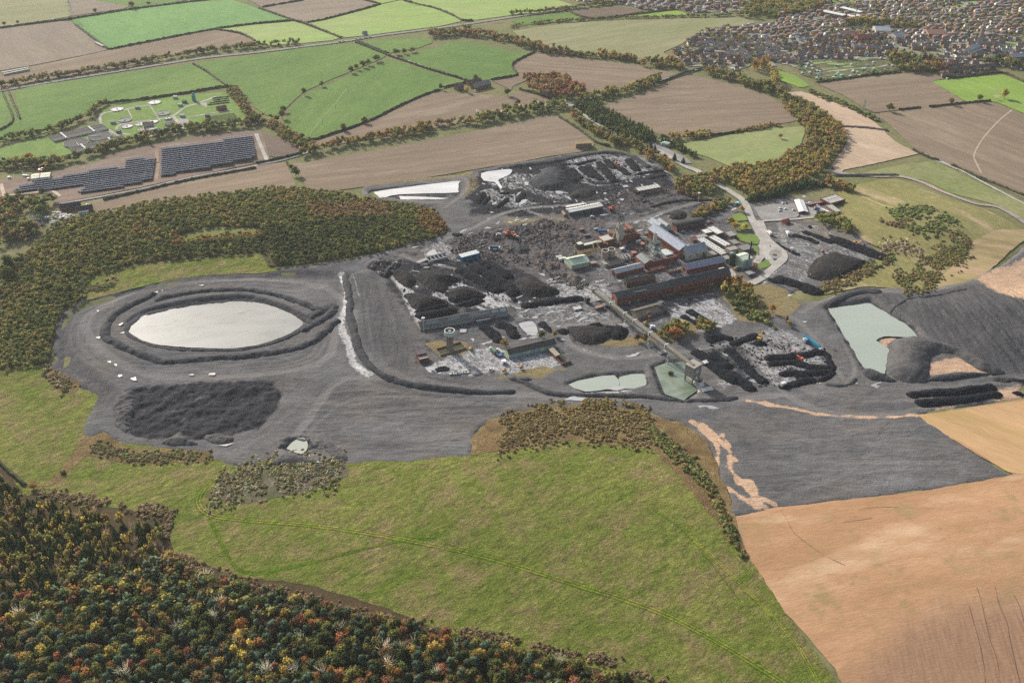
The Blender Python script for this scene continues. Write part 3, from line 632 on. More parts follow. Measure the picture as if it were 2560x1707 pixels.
def spoil_mat():
 m, n, l, bs = nt('spoil_and_coal'); k = NB(n, l)
 at = {a: k.attr(a) for a in ('pale', 'coal', 'tan', 'org', 'rub', 'road', 'slope')}
 A1 = ang('F 700,980 1080,975'); s1 = k.map(A1, (1 / 5, 1, 1)); s2 = k.map(ang('F 1900,700 1990,860'), (1 / 9, 1, 1))
 nb = k.noise(1 / 40, 4, 0.65, k.map(A1, (1 / 3, 1, 1)))
 col = k.mix(k.rng(nb, 0.35, 0.65), (0.085, 0.085, 0.09), (0.135, 0.134, 0.137))
 col = k.mix(k.rng(k.noise(1 / 70, 3, 0.6), 0.4, 0.65), col, (0.12, 0.111, 0.105))
 st = k.noise(1 / 2.0, 4, 0.72, s1)
 col = k.mix(1.0, col, k.mix(k.rng(st, 0.3, 0.7), (0.8,) * 3, (1.22,) * 3), 'MULTIPLY')
 col = k.mix(1.0, col, k.mix(k.rng(k.noise(1 / 13, 5, 0.75, k.map(A1, (0.5, 1, 1)), 0.8), 0.35, 0.65), (0.8,) * 3, (1.2,) * 3), 'MULTIPLY')
 sl = k.noise(1 / 3.0, 4, 0.7, s2)
 col = k.mix(at['slope'], col, k.mix(k.rng(sl, 0.3, 0.7), (0.045, 0.046, 0.052), (0.105, 0.103, 0.104)))
 col = k.mix(k.math('MULTIPLY', at['road'], 0.6), col, (0.19, 0.18, 0.175))
 fine = k.noise(1 / 2.2, 5, 0.75)
 cm = k.rng(k.math('ADD', at['coal'], k.math('MULTIPLY', k.math('SUBTRACT', k.noise(1 / 9, 5, 0.7), 0.5), 1.6)), 0.28, 0.62)
 cm = k.math('MULTIPLY', cm, k.rng(at['coal'], 0.0, 0.12))
 col = k.mix(cm, col, k.mix(k.rng(fine, 0.35, 0.7), (0.012, 0.014, 0.02), (0.035, 0.037, 0.044)))
 rb = k.mix(k.rng(k.noise(1 / 4, 4, 0.7), 0.35, 0.65), (0.05, 0.046, 0.048), (0.13, 0.115, 0.112))
 rb = k.mix(k.rng(k.noise(1 / 2.4, 3, 0.7), 0.62, 0.7), rb, (0.28, 0.27, 0.265))
 rb = k.mix(k.rng(k.noise(1 / 3.3, 3, 0.7, k.map(0.8, (1, 1, 1))), 0.63, 0.7), rb, (0.025, 0.025, 0.03))
 rb = k.mix(k.rng(k.noise(1 / 12, 3, 0.7), 0.58, 0.7), rb, (0.09, 0.065, 0.055))
 col = k.mix(k.math('MULTIPLY', at['rub'], 0.85), col, rb)
 pn = k.noise(1 / 4, 6, 0.78, k.map(ang('F 1300,370 1420,420'), (1 / 2.0, 1, 1)), 1.5)
 pm = k.rng(k.math('ADD', at['pale'], k.math('MULTIPLY', k.math('SUBTRACT', pn, 0.5), 2.4)), 0.42, 0.8)
 pm = k.math('MULTIPLY', pm, k.rng(at['pale'], 0.0, 0.15))
 col = k.mix(pm, col, k.mix(k.rng(fine, 0.3, 0.7), (0.3, 0.3, 0.305), (0.54, 0.535, 0.53)))  # pale slurry, and glare of wet ground painted with the same light colour
 tm = k.rng(k.math('ADD', at['tan'], k.math('MULTIPLY', k.math('SUBTRACT', k.noise(1 / 6, 4, 0.7), 0.5), 1.4)), 0.35, 0.7)
 col = k.mix(k.math('MULTIPLY', tm, k.rng(at['tan'], 0, 0.15)), col, k.mix(k.rng(fine, 0.3, 0.7), (0.13, 0.11, 0.05), (0.27, 0.21, 0.11)))
 om = k.rng(k.math('ADD', at['org'], k.math('MULTIPLY', k.math('SUBTRACT', k.noise(1 / 4, 4, 0.7), 0.5), 1.2)), 0.3, 0.7)
 col = k.mix(k.math('MULTIPLY', om, k.rng(at['org'], 0, 0.15)), col, k.mix(k.rng(st, 0.3, 0.7), (0.34, 0.225, 0.15), (0.55, 0.38, 0.26)))
 l.new(col, bs.inputs['Base Color'])
 l.new(k.rng(pm, 0, 1, 0.92, 0.5), bs.inputs['Roughness'])
 l.new(k.bump(k.math('ADD', st, fine), 0.7), bs.inputs['Normal'])
 return m
def build_spoil():
 ny, nx = GXX.shape
 keep = D_edge > -6
 cell = keep[:-1, :-1] | keep[1:, :-1] | keep[:-1, 1:] | keep[1:, 1:]
 vid = np.zeros((ny, nx), bool)
 vid[:-1, :-1] |= cell; vid[1:, :-1] |= cell; vid[:-1, 1:] |= cell; vid[1:, 1:] |= cell
 idx = np.full((ny, nx), -1); idx[vid] = np.arange(vid.sum())
 j, i = np.nonzero(cell)
 F = np.stack([idx[j, i], idx[j, i + 1], idx[j + 1, i + 1], idx[j + 1, i]], 1)
 V = np.column_stack([GXX[vid], GYY[vid], (HB + ZREL)[vid]])
 at = {'pale': A_pale, 'coal': A_coal, 'tan': A_tan, 'org': A_org, 'rub': A_rub, 'road': A_road, 'slope': A_slope}
 me = mesh_np('spoil_ground', V, F, {k: v[vid] for k, v in at.items()}, True)
 tag(link('spoil_ground', me, spoil_mat()), 'grey and black spoil ground of the coal yard', None, None, 'structure')
build_spoil()
                                                               # --- water
def water_mat(name, c1, c2, rough=0.12, scale=40, spec=0.6, c3=None, ang_=0.2):
 m, n, l, bs = nt(name); k = NB(n, l)
 f = k.rng(k.noise(1 / scale, 5, 0.65, k.map(ang_, (0.35, 1, 1)), 1.0), 0.35, 0.68)
 col = k.mix(f, c1, c2)
 if c3: col = k.mix(k.rng(k.noise(1 / 14, 5, 0.7, k.map(ang_, (0.3, 1, 1)), 1.5), 0.56, 0.66), col, c3)
 l.new(col, bs.inputs['Base Color'])
 bs.inputs['Roughness'].default_value = rough; bs.inputs['Specular IOR Level'].default_value = spec
 l.new(k.bump(k.noise(1 / 2.5, 3, 0.6, k.map(ang_, (0.4, 1, 1))), 0.05), bs.inputs['Normal'])
 return m
M['slurry'] = water_mat('pale_slurry', (0.19, 0.198, 0.19), (0.255, 0.26, 0.25), 0.45, 30, 0.2, (0.15, 0.156, 0.15))
M['milky'] = water_mat('milky_water', (0.29, 0.325, 0.275), (0.33, 0.365, 0.31), 0.16, 60, 0.5)
M['greenw'] = water_mat('green_water', (0.1, 0.135, 0.085), (0.24, 0.275, 0.22), 0.1, 20, 0.6)
M['painted_glint'] = water_mat('milky_pond_painted_glare', (0.4, 0.405, 0.41), (0.58, 0.58, 0.58), 0.3, 35, 0.8)  # milky ponds; sky glare on them is painted in as near-white base colour
M['puddle'] = water_mat('puddle_painted_glare', (0.26, 0.262, 0.262), (0.38, 0.38, 0.38), 0.25, 8, 0.8)  # puddles whitened in base colour to imitate glare on wet ground
def water(name, s, mat, z, sm=4, jit=0.6, label=None):
 p = W(s); h = float(np.mean(hs(p[:, 0], p[:, 1])))
 if sm: p = smooth(p, sm, True)
 p = resample(p, 3.0, True)
 p = p + (np.stack([fbm(p[:, 0], p[:, 1], 7, 3, 1), fbm(p[:, 0], p[:, 1], 7, 3, 4)], 1) - 0.5) * 2 * jit
 vs = [Vector(q) for q in p.tolist()]; n = len(vs)
 r = delaunay_2d_cdt(vs, [(i, (i + 1) % n) for i in range(n)], [], 1, 1e-4)
 v = np.array([tuple(q) for q in r[0]]); V = np.column_stack([v, np.full(len(v), h + z)])
 F = [tuple(f) if ((v[f[1]] - v[f[0]])[0] * (v[f[2]] - v[f[0]])[1] - (v[f[1]] - v[f[0]])[1] * (v[f[2]] - v[f[0]])[0]) > 0 else tuple(f)[::-1] for f in r[2]]
 return tag(link(name, mesh_np(name, V, F), mat), label, None, None, 'structure')
water('lagoon', 'F 294,757 326,722 450,694 580,688 682,724 698,741 652,772 560,797 450,797 348,787', M['slurry'], -1.1, label='pale slurry lagoon ringed by dark bunds')
water('lagoon', 't11 1040,297 1075,277 1400,243 1845,202 1860,220 1858,285 1845,303 1560,304 1300,306 1180,328 1085,340', M['painted_glint'], -0.9, 3, label='long bright settling pond beside the stubble field')
water('lagoon', 't11 1310,322 1500,330 1775,352 1700,358 1330,350', M['painted_glint'], -0.9, 0, label='narrow bright strip of water below the long settling pond')
water('lagoon', 't11 2068,118 2200,95 2345,85 2335,130 2270,160 2220,185 2260,240 2245,262 2190,200 2090,185', M['painted_glint'], -0.35, 2, label='small bright pond beside the northern coal windrows')
water('lagoon', 'F 1901,706 2000,689 2092,744 2113,771 2030,768 2014,780 2044,800 2033,858 1986,847', M['milky'], -1.6, 0, 1.5, label='milky green lagoon between two spoil slopes')
water('lagoon', 'F 1306,881 1350,868 1413,860 1422,889 1390,892 1345,896', M['milky'], -0.9, 2, label='milky settling pond, larger of the pair')
water('lagoon', 'F 1424,864 1478,857 1483,883 1426,890', M['milky'], -0.9, 2, label='milky settling pond, smaller of the pair')
water('lagoon', 'F 1503,842 1530,832 1588,828 1610,888 1571,916 1527,902', M['greenw'], -0.9, 0, label='green pond below the conveyor tower')
water('lagoon', 'F 658,1028 684,1006 703,1007 706,1030 690,1040', M['milky'], -0.7, 2, label='small pond at the edge of the grey plateau')
water('lagoon', 'F 1191,742 1224,737 1236,764 1214,769', M['puddle'], -0.3, 2, label='whitish pool in the coal yard')
PUD = ('t20 1080,520 1110,495 1135,505 1100,535', 't20 880,160 925,150 920,178', 't20 985,385 1030,370 1025,395', 't20 1045,405 1085,410 1070,430', 't20 1725,510 1775,495 1780,515', 't20 1905,510 1920,488 1975,488 1985,510',
       't20 1195,540 1250,525 1255,560 1215,560', 't10 1390,1220 1505,1195 1500,1210 1400,1225', 't10 1815,1155 1880,1145 1870,1160', 't10 890,1385 915,1380 905,1395', 't20 1085,45 1130,20 1110,60', 't20 1100,125 1150,110 1140,128',
       't22 470,735 560,700 690,715 680,745 560,735', 't22 1030,310 1200,300 1120,335 1060,345', 't23 930,605 1040,565 1050,575 980,605 1030,610 1000,630', 't23 795,580 820,575 815,595', 't22 1700,790 1830,785 1910,820 1720,815',
       't12 110,205 150,205 155,235 125,235', 't12 505,430 640,400 660,415 520,447', 't12 400,285 480,290 470,310 410,315', 't12 20,430 60,370 150,370 50,440', 't12 980,360 1030,355 1020,378', 't12 1010,240 1060,230 1070,250 1020,255', 't12 240,1045 290,1050 310,1075 270,1065',
       't11 1560,880 1590,840 1640,820 1670,870 1600,885', 't11 2190,690 2240,670 2235,700', 't21 1540,440 1640,400 1760,370 1750,420 1640,430 1700,500 1600,490', 't21 1870,90 1940,85 1930,115 1880,120', 't21 1965,170 2000,165 2005,205', 't22 820,625 930,615 1140,610 1000,640 960,650',
       't11 1430,800 1500,795 1440,812', 't11 2130,800 2220,800 2220,830 2140,825', 't21 540,1310 600,1290 690,1300 560,1315', 't20 2010,1150 2170,1130 2060,1160', 't13 310,1480 350,1475 360,1490 330,1500')
for s in PUD: water('puddle', s, M['puddle'], 0.5, 0, 1.4)
                                                               # --- roads and tracks
M['asphalt'] = ground_mat('worn_asphalt', (0.2, 0.195, 0.19), (0.26, 0.25, 0.24), None, 20, 2, contrast=0.15)
M['lane'] = ground_mat('pale_lane', (0.3, 0.28, 0.25), (0.38, 0.36, 0.33), None, 15, 2, contrast=0.2)
M['dark_road'] = ground_mat('dark_asphalt', (0.11, 0.11, 0.11), (0.15, 0.15, 0.145), None, 20, 2, contrast=0.15)
M['grass_track'] = meadow_mat('trodden_grass', (0.6, 0.85, 0.34))
M['rut'] = meadow_mat('worn_rut', (1.55, 1.42, 1.2))
ribbon('road', 't00 -500,330 0,256 480,188 660,165 1150,85 1700,15 2000,-30 2400,-90', 7, M['dark_road'], 0.25)
ribbon('railway', 't00 -400,950 0,835 t00 1500,590 1900,530 2350,483 t01 450,428 830,378 1070,338 1500,282 2350,160 t02 500,92 700,70', 9, ground_mat('ballast', (0.24, 0.225, 0.21), (0.2, 0.19, 0.18), None, 20, 2), 0.25)
ribbon('lane', 't10 480,410 800,360 1300,265 1800,150 2350,55 t11 0,45 t01 200,1480 400,1425 500,1390', 5.0, M['asphalt'], 0.25)
ribbon('road', 't02 1780,625 1700,645 1550,690 1350,740 1260,760 1100,810 900,850 700,910 560,945 480,955', 7, M['asphalt'], 0.3)
ribbon('road', 't02 540,960 600,1030 750,1110 900,1200 1080,1290 1250,1350 1450,1440 1600,1530 t12 1700,100 1780,160 1950,260 2080,340 2140,400 2190,520 2240,620 2290,760 2280,880 2240,950', 8.5, M['lane'], 0.75, zf=lambda x, y: ground_z(x, y) - 0.35)
sheet('lay_by', 't02 1160,1330 1290,1305 1380,1340 1500,1400 1600,1450 1650,1500 1560,1500 1460,1450 1330,1380 1240,1350', M['asphalt'], 0.2, 8, 0.4)
ribbon('lane', 't02 1620,610 1800,600 2000,590', 5, M['lane'], 0.3)
ribbon('lane', 't01 910,385 1200,500 1350,545 1600,630 1850,705 1960,745', 4, M['lane'], 0.2)
ribbon('footpath', 't03 2240,1010 2120,1110 2000,1240 1930,1340 1890,1440 1930,1520 t13 1900,10 1960,120', 2.2, ground_mat('trodden_path', (0.36, 0.3, 0.23), (0.33, 0.27, 0.2), None, 10, 2), 0.1)
ribbon('footpath', 't01 490,1240 600,1100 720,960 840,810', 1.6, ground_mat('faint_path', (0.2, 0.25, 0.12), (0.18, 0.24, 0.1), None, 10, 2), 0.1)
haul = ground_mat('haul_track', (0.25, 0.225, 0.21), (0.33, 0.265, 0.215), (0.16, 0.155, 0.155), 14, 2, contrast=0.25, c_size=12)
ribbon('haul_road', 't13 560,90 700,125 1000,150 1200,150 1400,200 1600,290 1900,400 2100,430 2350,570 2500,690', 7, haul, 0.3, 0.8)
ribbon('haul_road', 't13 1530,0 1760,90 2000,220 2350,400 2600,540', 4, M['lane'], 0.2, 0.6)
ribbon('haul_road', 't03 1440,1410 1760,1560 t13 1530,0', 3.5, M['lane'], 0.2, 0.5)
ribbon('footpath', 't13 860,330 960,380 1060,420 1150,440', 2, sandm, 0.25)
sheet('car_park', 't12 2215,440 2350,420 t13 0,410 200,405 280,395 290,500 270,530 0,560 t12 2290,555', M['asphalt'], 0.75, 8, 0.3)
sheet('car_park', 't13 360,395 470,400 480,430 520,520 300,530 290,400', M['asphalt'], 0.8, 8, 0.3)
ribbon('road', 't12 2270,570 t13 0,560 200,550 420,530', 4, M['lane'], 0.8)
ribbon('roundabout_road', 't12 2270,560 2310,660 2350,740 t13 60,790 130,850 140,910 90,960 t13 20,1020 t12 2330,1060 2230,1120 2150,1150', 9, M['lane'], 0.8)
ribbon('roundabout_road', 't13 -10,720 -20,800 -5,880 20,930 60,960 110,930 130,880 100,830 40,815 0,850', 8, M['lane'], 0.84)
ribbon('roundabout_road', 't12 2260,930 2300,880 2340,840', 7, M['lane'], 0.82)
ribbon('lane', 't12 1990,1000 2060,1090 2150,1150', 6, M['lane'], 0.8)
sheet('traffic_island', 't13 10,870 20,840 60,830 110,840 120,880 90,910 40,910', M['asphalt'], 0.95, 4, 0.0, sm=3)
for s in ('t12 2250,960 2350,920 t13 0,925 25,960 0,990 t12 2350,985 2280,1010', 't12 2040,690 2100,680 2240,690 2270,740 2260,780 2170,770 2080,740', 't12 1960,580 2040,500 2130,490 2165,560 2050,570', 't12 2040,600 2150,570 2205,640 2100,650', 't12 2200,800 2260,790 2265,880 2210,840'):
 sheet('lawn', s, ground_mat('mown_lawn', (0.12, 0.19, 0.045), (0.16, 0.2, 0.06), None, 20, 2, contrast=0.2), 0.9, 6, 0.5)
for s, w in (('F 505,1090 470,1120 455,1150 470,1175 520,1190 700,1205 850,1225 1100,1275 1300,1335 1500,1400 1650,1475 1800,1568 1900,1640', 4.6), ('F 480,1190 510,1250 545,1305 600,1315 720,1290 900,1245 1000,1235', 2.8),
             ('F 1590,1205 1580,1225 1650,1290 1750,1390 1830,1480 1880,1568', 3.2), ('F 1500,1170 1580,1230 1700,1380', 1.2)):
 ribbon('grass_track', s, w, M['grass_track'], 0.1, 0.7, wvar=0.25)
 if w > 3:
  p = resample(smooth(W(s), 6), 5); t = np.gradient(p, axis=0); t /= np.linalg.norm(t, axis=1)[:, None]; nn = np.stack([-t[:, 1], t[:, 0]], 1)
  for sg in (-1, 1): ribbon('wheel_rut', None, 0.8, M['rut'], 0.15, 0.25, pts=p + nn * sg * w * 0.24, sm=0)
gulm = tint_mat('crack', (0.13, 0.08, 0.058), dirt=0.2)
for s in ('b3 1990,820 2030,950 2060,1100 2100,1250 2150,1400 2165,1553', 'b3 2130,810 2160,950 2220,1090 2240,1200 2280,1380 2320,1553', 'b3 1930,960 1970,1100 2010,1250 2040,1400 2055,1553', 'b3 2270,870 2320,970 2352,1090', 'b3 490,225 540,310 600,410 800,560 980,650', 'b3 1080,225 1230,205 1380,208', 'b3 970,320 1120,300 1190,288'):
 ribbon('erosion_gully', s, 0.24, gulm, 0.12, 0.2, step=2.5, sm=3)
                                                               # --- trees: prototypes
def ico(sub):
 import bmesh
 bm = bmesh.new(); bmesh.ops.create_icosphere(bm, subdivisions=sub, radius=1.0)
 V = np.array([v.co[:] for v in bm.verts]); F = np.array([[v.index for v in f.verts] for f in bm.faces]); bm.free(); return V, F
ICO1, ICO2 = ico(1), ico(2)
def leaf_cards(P, N, size, rng):
 """one small bent quad per point, roughly facing outwards"""
 n = len(P); a = rng.normal(size=(n, 3)); d = N + 0.9 * rng.normal(size=(n, 3)); d /= np.linalg.norm(d, axis=1)[:, None]
 u = np.cross(d, a); u /= np.linalg.norm(u, axis=1)[:, None]; v = np.cross(d, u)
 s = size * (0.6 + 0.8 * rng.random(n))[:, None]
 V = np.stack([P - u * s - v * s * .7, P + u * s - v * s * .5 + d * s * .3, P + u * s * .8 + v * s * .8, P - u * s * .9 + v * s * .6 + d * s * .25], 1).reshape(-1, 3)
 return V, np.arange(4 * n).reshape(n, 4)
def join(parts):
 Vs, Fs, n = [], [], 0
 for V, F in parts:
  F = np.asarray(F)
  if F.shape[1] == 4: F = np.vstack([F[:, [0, 1, 2]], F[:, [0, 2, 3]]])
  Vs.append(V); Fs.append(F + n); n += len(V)
 return np.vstack(Vs), np.vstack(Fs)
def crown(kind, rng, hi=True):
 """unit tree: crown radius ~0.5, height 1 (ground at z=0)"""
 parts = []
 if kind == 'broad':
  k = 9 if hi else 4
  for i in range(k):
   a = rng.random() * 6.28; r = 0.34 * math.sqrt(rng.random()); z = 0.36 + 0.42 * rng.random()
   if i == 0: r, z = 0, 0.78
   rad = (0.15 + 0.13 * rng.random()) * (1 if hi else 1.25)
   V, F = (ICO1 if hi else ICO1)
   c = np.array([r * math.cos(a), r * math.sin(a), z])
   Vd = V * (1 + 0.3 * (rng.random((len(V), 1)) - 0.5)) * rad * np.array([1, 1, 0.85])
   if hi or i < 2: parts.append((Vd * 0.86 + c, F))
   m = 40 if hi else 8
   nn = rng.normal(size=(m, 3)); nn[:, 2] = np.abs(nn[:, 2]) * 0.9 - 0.2; nn /= np.linalg.norm(nn, axis=1)[:, None]
   parts.append(leaf_cards(c + nn * rad * (0.85 + 0.5 * rng.random((m, 1))) * np.array([1, 1, .85]), nn, 0.052 if hi else 0.1, rng))
 elif kind == 'cone':
  k = 9 if hi else 5
  for i in range(k):
   t = i / (k - 1); z = 0.16 + 0.8 * t; r = 0.40 * (1 - t) ** 0.8 + 0.05
   m = 9 if hi else 6
   an = np.arange(m) / m * 6.28 + rng.random() * 6
   rr = r * (0.75 + 0.5 * rng.random(m))
   V = np.vstack([[[0, 0, z + 0.14]], np.stack([rr * np.cos(an), rr * np.sin(an), z - 0.05 - 0.06 * rng.random(m)], 1)])
   parts.append((V, np.stack([np.zeros(m, int), 1 + np.arange(m), 1 + (np.arange(m) + 1) % m], 1)))
  m = 130 if hi else 10
  t = rng.random(m) ** 1.3; an = rng.random(m) * 6.28; r = (0.40 * (1 - t) ** 0.8 + 0.04)
  P = np.stack([r * np.cos(an), r * np.sin(an), 0.14 + 0.82 * t], 1); N = np.stack([np.cos(an), np.sin(an), 0.3 + 0 * t], 1)
  parts.append(leaf_cards(P, N, 0.045 if hi else 0.08, rng))
 elif kind == 'pine':
  k = 11 if hi else 4
  for i in range(k):
   a = rng.random() * 6.28; z = 0.4 + 0.52 * (i / (k - 1)); r = 0.26 * (1.1 - 0.7 * (z - 0.4) / 0.55) * rng.random() ** .5
   rad = 0.15 + 0.09 * rng.random() + (0 if hi else 0.06); V, F = ICO1
   c = np.array([r * math.cos(a), r * math.sin(a), z])
   if hi or i < 3: parts.append((V * (1 + 0.4 * (rng.random((len(V), 1)) - 0.5)) * rad * np.array([1.05, 1.05, .6]) * 0.9 + c, F))
   m = 26 if hi else 6
   nn = rng.normal(size=(m, 3)); nn /= np.linalg.norm(nn, axis=1)[:, None]
   parts.append(leaf_cards(c + nn * rad * np.array([1.05, 1.05, .65]), nn, 0.042 if hi else 0.09, rng))
 elif kind == 'poplar':
  k = 7 if hi else 4
  for i in range(k):
   z = 0.2 + 0.7 * i / (k - 1); rad = 0.17 * math.sin(math.pi * (0.2 + 0.75 * i / k)) + 0.04; V, F = ICO1
   c = np.array([0.04 * rng.normal(), 0.04 * rng.normal(), z])
   parts.append((V * (1 + 0.4 * (rng.random((len(V), 1)) - 0.5)) * rad * np.array([1, 1, 1.3]) * .85 + c, F))
   m = 22 if hi else 6; nn = rng.normal(size=(m, 3)); nn /= np.linalg.norm(nn, axis=1)[:, None]
   parts.append(leaf_cards(c + nn * rad * np.array([1, 1, 1.3]), nn, 0.04 if hi else 0.07, rng))
 elif kind == 'bare':
  m = 120 if hi else 16
  segs = []
  for i in range(m):
   a = rng.random() * 6.28; e = 0.45 + 0.9 * rng.random(); L = 0.15 + 0.3 * rng.random()
   z0 = 0.3 + 0.5 * rng.random(); rr = 0.3 * rng.random()
   p = np.array([rr * math.cos(a), rr * math.sin(a), z0]); d = np.array([math.cos(a) * math.cos(e), math.sin(a) * math.cos(e), math.sin(e)])
   sd = np.cross(d, rng.normal(size=3)); sd /= np.linalg.norm(sd); w = 0.009 if hi else 0.035
   q = p + d * L + 0.06 * rng.normal(size=3) * 0.5
   segs.append(np.array([p - sd * w, p + sd * w, q + sd * w * .4, q - sd * w * .4]))
  V = np.vstack(segs); parts.append((V, np.arange(len(V)).reshape(-1, 4)))
 elif kind == 'bush':
  k = 5 if hi else 2
  for i in range(k):
   a = rng.random() * 6.28; r = 0.26 * rng.random(); rad = 0.28 + 0.14 * rng.random(); V, F = ICO1
   c = np.array([r * math.cos(a), r * math.sin(a), 0.42])
   parts.append((V * (1 + 0.4 * (rng.random((len(V), 1)) - 0.5)) * rad * np.array([1, 1, 1.1]) * .88 + c, F))
   m = 26 if hi else 8; nn = rng.normal(size=(m, 3)); nn[:, 2] = np.abs(nn[:, 2]) - .2; nn /= np.linalg.norm(nn, axis=1)[:, None]
   parts.append(leaf_cards(c + nn * rad * np.array([1, 1, 1.1]), nn, 0.06 if hi else 0.11, rng))
 return join(parts)
KINDS_ = ('broad', 'cone', 'pine', 'poplar', 'bare', 'bush')
HI = {k: [] for k in KINDS_}; LO = {k: [] for k in KINDS_}
_tr = np.random.default_rng(11)
for k_ in KINDS_:
 for v_ in range(4):
  V_, F_ = crown(k_, _tr, True); HI[k_].append(mesh_np('crown_' + k_, V_, F_))
  LO[k_].append(crown(k_, _tr, False))
def trunk_mesh(bare=False):
 mb = MB(); mb.bar((0, 0, -0.03), (0.01, 0, 0.45), 0.035, 6, 0.02)
 for i in range(4):
  a = i * 1.6 + 0.4; mb.bar((0, 0, 0.25 + 0.06 * i), (0.2 * math.cos(a), 0.2 * math.sin(a), 0.5 + 0.07 * i), 0.015, 4, 0.006)
 if bare: mb.bar((0.01, 0, 0.45), (0, 0.02, 0.85), 0.02, 5, 0.008)
 return mb.mesh('trunk')
TRUNK, TRUNKB = trunk_mesh(), trunk_mesh(True)
for me_ in (TRUNK,): me_.materials.append(M['bark'])
M['greybark'] = tint_mat('grey_bark', (0.27, 0.25, 0.22), dirt=0.3); TRUNKB.materials.append(M['greybark'])
for k_ in KINDS_:
 for me_ in HI[k_]: me_.materials.append(M['leaf'])
SP = {
 'pine': ('pine', (0.058, 0.08, 0.052), 'blue-green', 'pine_tree', 'blue green pine'),
 'spruce': ('cone', (0.034, 0.055, 0.024), 'dark green', 'conifer_tree', 'dark green conifer'),
 'dark': ('broad', (0.05, 0.062, 0.026), 'dark green', 'broadleaf_tree', 'dark green broadleaf tree'),
 'green': ('broad', (0.075, 0.09, 0.03), 'green', 'broadleaf_tree', 'mid green broadleaf tree'),
 'olive': ('broad', (0.12, 0.115, 0.042), 'olive', 'autumn_tree', 'olive tree'),
 'yellow': ('broad', (0.29, 0.235, 0.07), 'yellow', 'autumn_tree', 'yellow autumn tree'),
 'gold': ('broad', (0.215, 0.16, 0.055), 'golden', 'autumn_tree', 'golden autumn tree'),
 'orange': ('broad', (0.2, 0.105, 0.042), 'orange', 'autumn_tree', 'orange autumn tree'),
 'russet': ('broad', (0.165, 0.075, 0.05), 'russet', 'autumn_tree', 'russet autumn tree'),
 'brown': ('broad', (0.135, 0.092, 0.05), 'brown', 'autumn_tree', 'brown autumn tree'),
 'bare': ('bare', (0.34, 0.32, 0.29), 'pale grey', 'bare_tree', 'bare pale grey tree'),
 'twiggy': ('bare', (0.17, 0.13, 0.11), 'brown', 'bare_tree', 'bare brown tree'),
 'poplar': ('poplar', (0.24, 0.17, 0.06), 'pale gold', 'poplar_tree', 'slender pale gold poplar'),
 'birch': ('poplar', (0.24, 0.2, 0.07), 'yellow', 'birch_tree', 'small yellow birch'),
 'bushg': ('bush', (0.09, 0.108, 0.04), 'green', 'bush', 'green bush'),
 'bushb': ('bush', (0.12, 0.09, 0.055), 'brown', 'bush', 'brown bush'),
 'busho': ('bush', (0.13, 0.105, 0.045), 'tawny', 'bush', 'tawny bush'),
}
def pick(mixd, u):
 tot = sum(mixd.values()); a = 0
 for k, w in mixd.items():
  a += w / tot
  if u <= a: return k
 return k
def tree(sp, x, y, h, w, label=None, group=None, z=None, name=None):
 kind, col, _, nm, _ = SP[sp]; v = random.randrange(4)
 z = float(ground_z(np.array([x]), np.array([y]))[0]) if z is None else z
 r = empty(name or nm, (x, y, z), random.random() * 6.28); r.scale = (w, w, h)
 j = 1.25 + 0.95 * random.random(); jj = 0.92 + 0.16 * random.random()
 c = (col[0] * j * jj, col[1] * j, col[2] * j)
 link('trunk', TRUNKB if kind == 'bare' else TRUNK, None, r)
 link('crown', HI[kind][v], None, r, color=c)
 tag(r, label, 'bush' if kind == 'bush' else 'tree', group)
 return r
def mass(name, pts, sps, hs_, ws, label, zf=None):
 """many small trees as one object with a colour attribute"""
 Vs, Fs, Ts, n = [], [], [], 0
 pts = np.asarray(pts); z = (zf or ground_z)(pts[:, 0], pts[:, 1])
 for i, (x, y) in enumerate(pts):
  kind, col = SP[sps[i]][:2]; V, F = LO[kind][random.randrange(4)]
  a = random.random() * 6.28; ca, sa = math.cos(a), math.sin(a)
  Q = np.stack([(V[:, 0] * ca - V[:, 1] * sa) * ws[i] + x, (V[:, 0] * sa + V[:, 1] * ca) * ws[i] + y, V[:, 2] * hs_[i] + z[i]], 1)
  j = (1.5 + 1.2 * random.random()) * (0.72 if sps[i] in ('gold', 'orange', 'russet', 'yellow') else 1); jj = 0.92 + 0.16 * random.random()
  Vs.append(Q); Fs.append(F + n); n += len(V); Ts.append(np.tile((col[0] * j * jj, col[1] * j, col[2] * j), (len(V), 1)))
 if not Vs: return
 o = link(name, mesh_np(name, np.vstack(Vs), np.vstack(Fs), {'tint': np.vstack(Ts)}), M['leafs'])
 return tag(o, label, None, None, 'stuff')
def scatter(poly, sp, jit=0.45, lim=None):
 lo, hi = poly.min(0), poly.max(0)
 gx, gy = np.meshgrid(np.arange(lo[0], hi[0], sp), np.arange(lo[1], hi[1], sp * .87))
 gx = gx + (np.arange(gx.shape[0]) % 2)[:, None] * sp * .5
 gx = gx.ravel() + RNG.uniform(-jit, jit, gx.size) * sp; gy = gy.ravel() + RNG.uniform(-jit, jit, gy.size) * sp
 ok = inside(gx, gy, poly); return np.stack([gx[ok], gy[ok]], 1)
def to_px(x, y, z):
 X, Y, Z = x, y, z - H_CAM
 d = Y * _cp - Z * _sp; u = Y * _sp + Z * _cp
 return 1280 + FPX * X / d, 853.5 - FPX * u / d
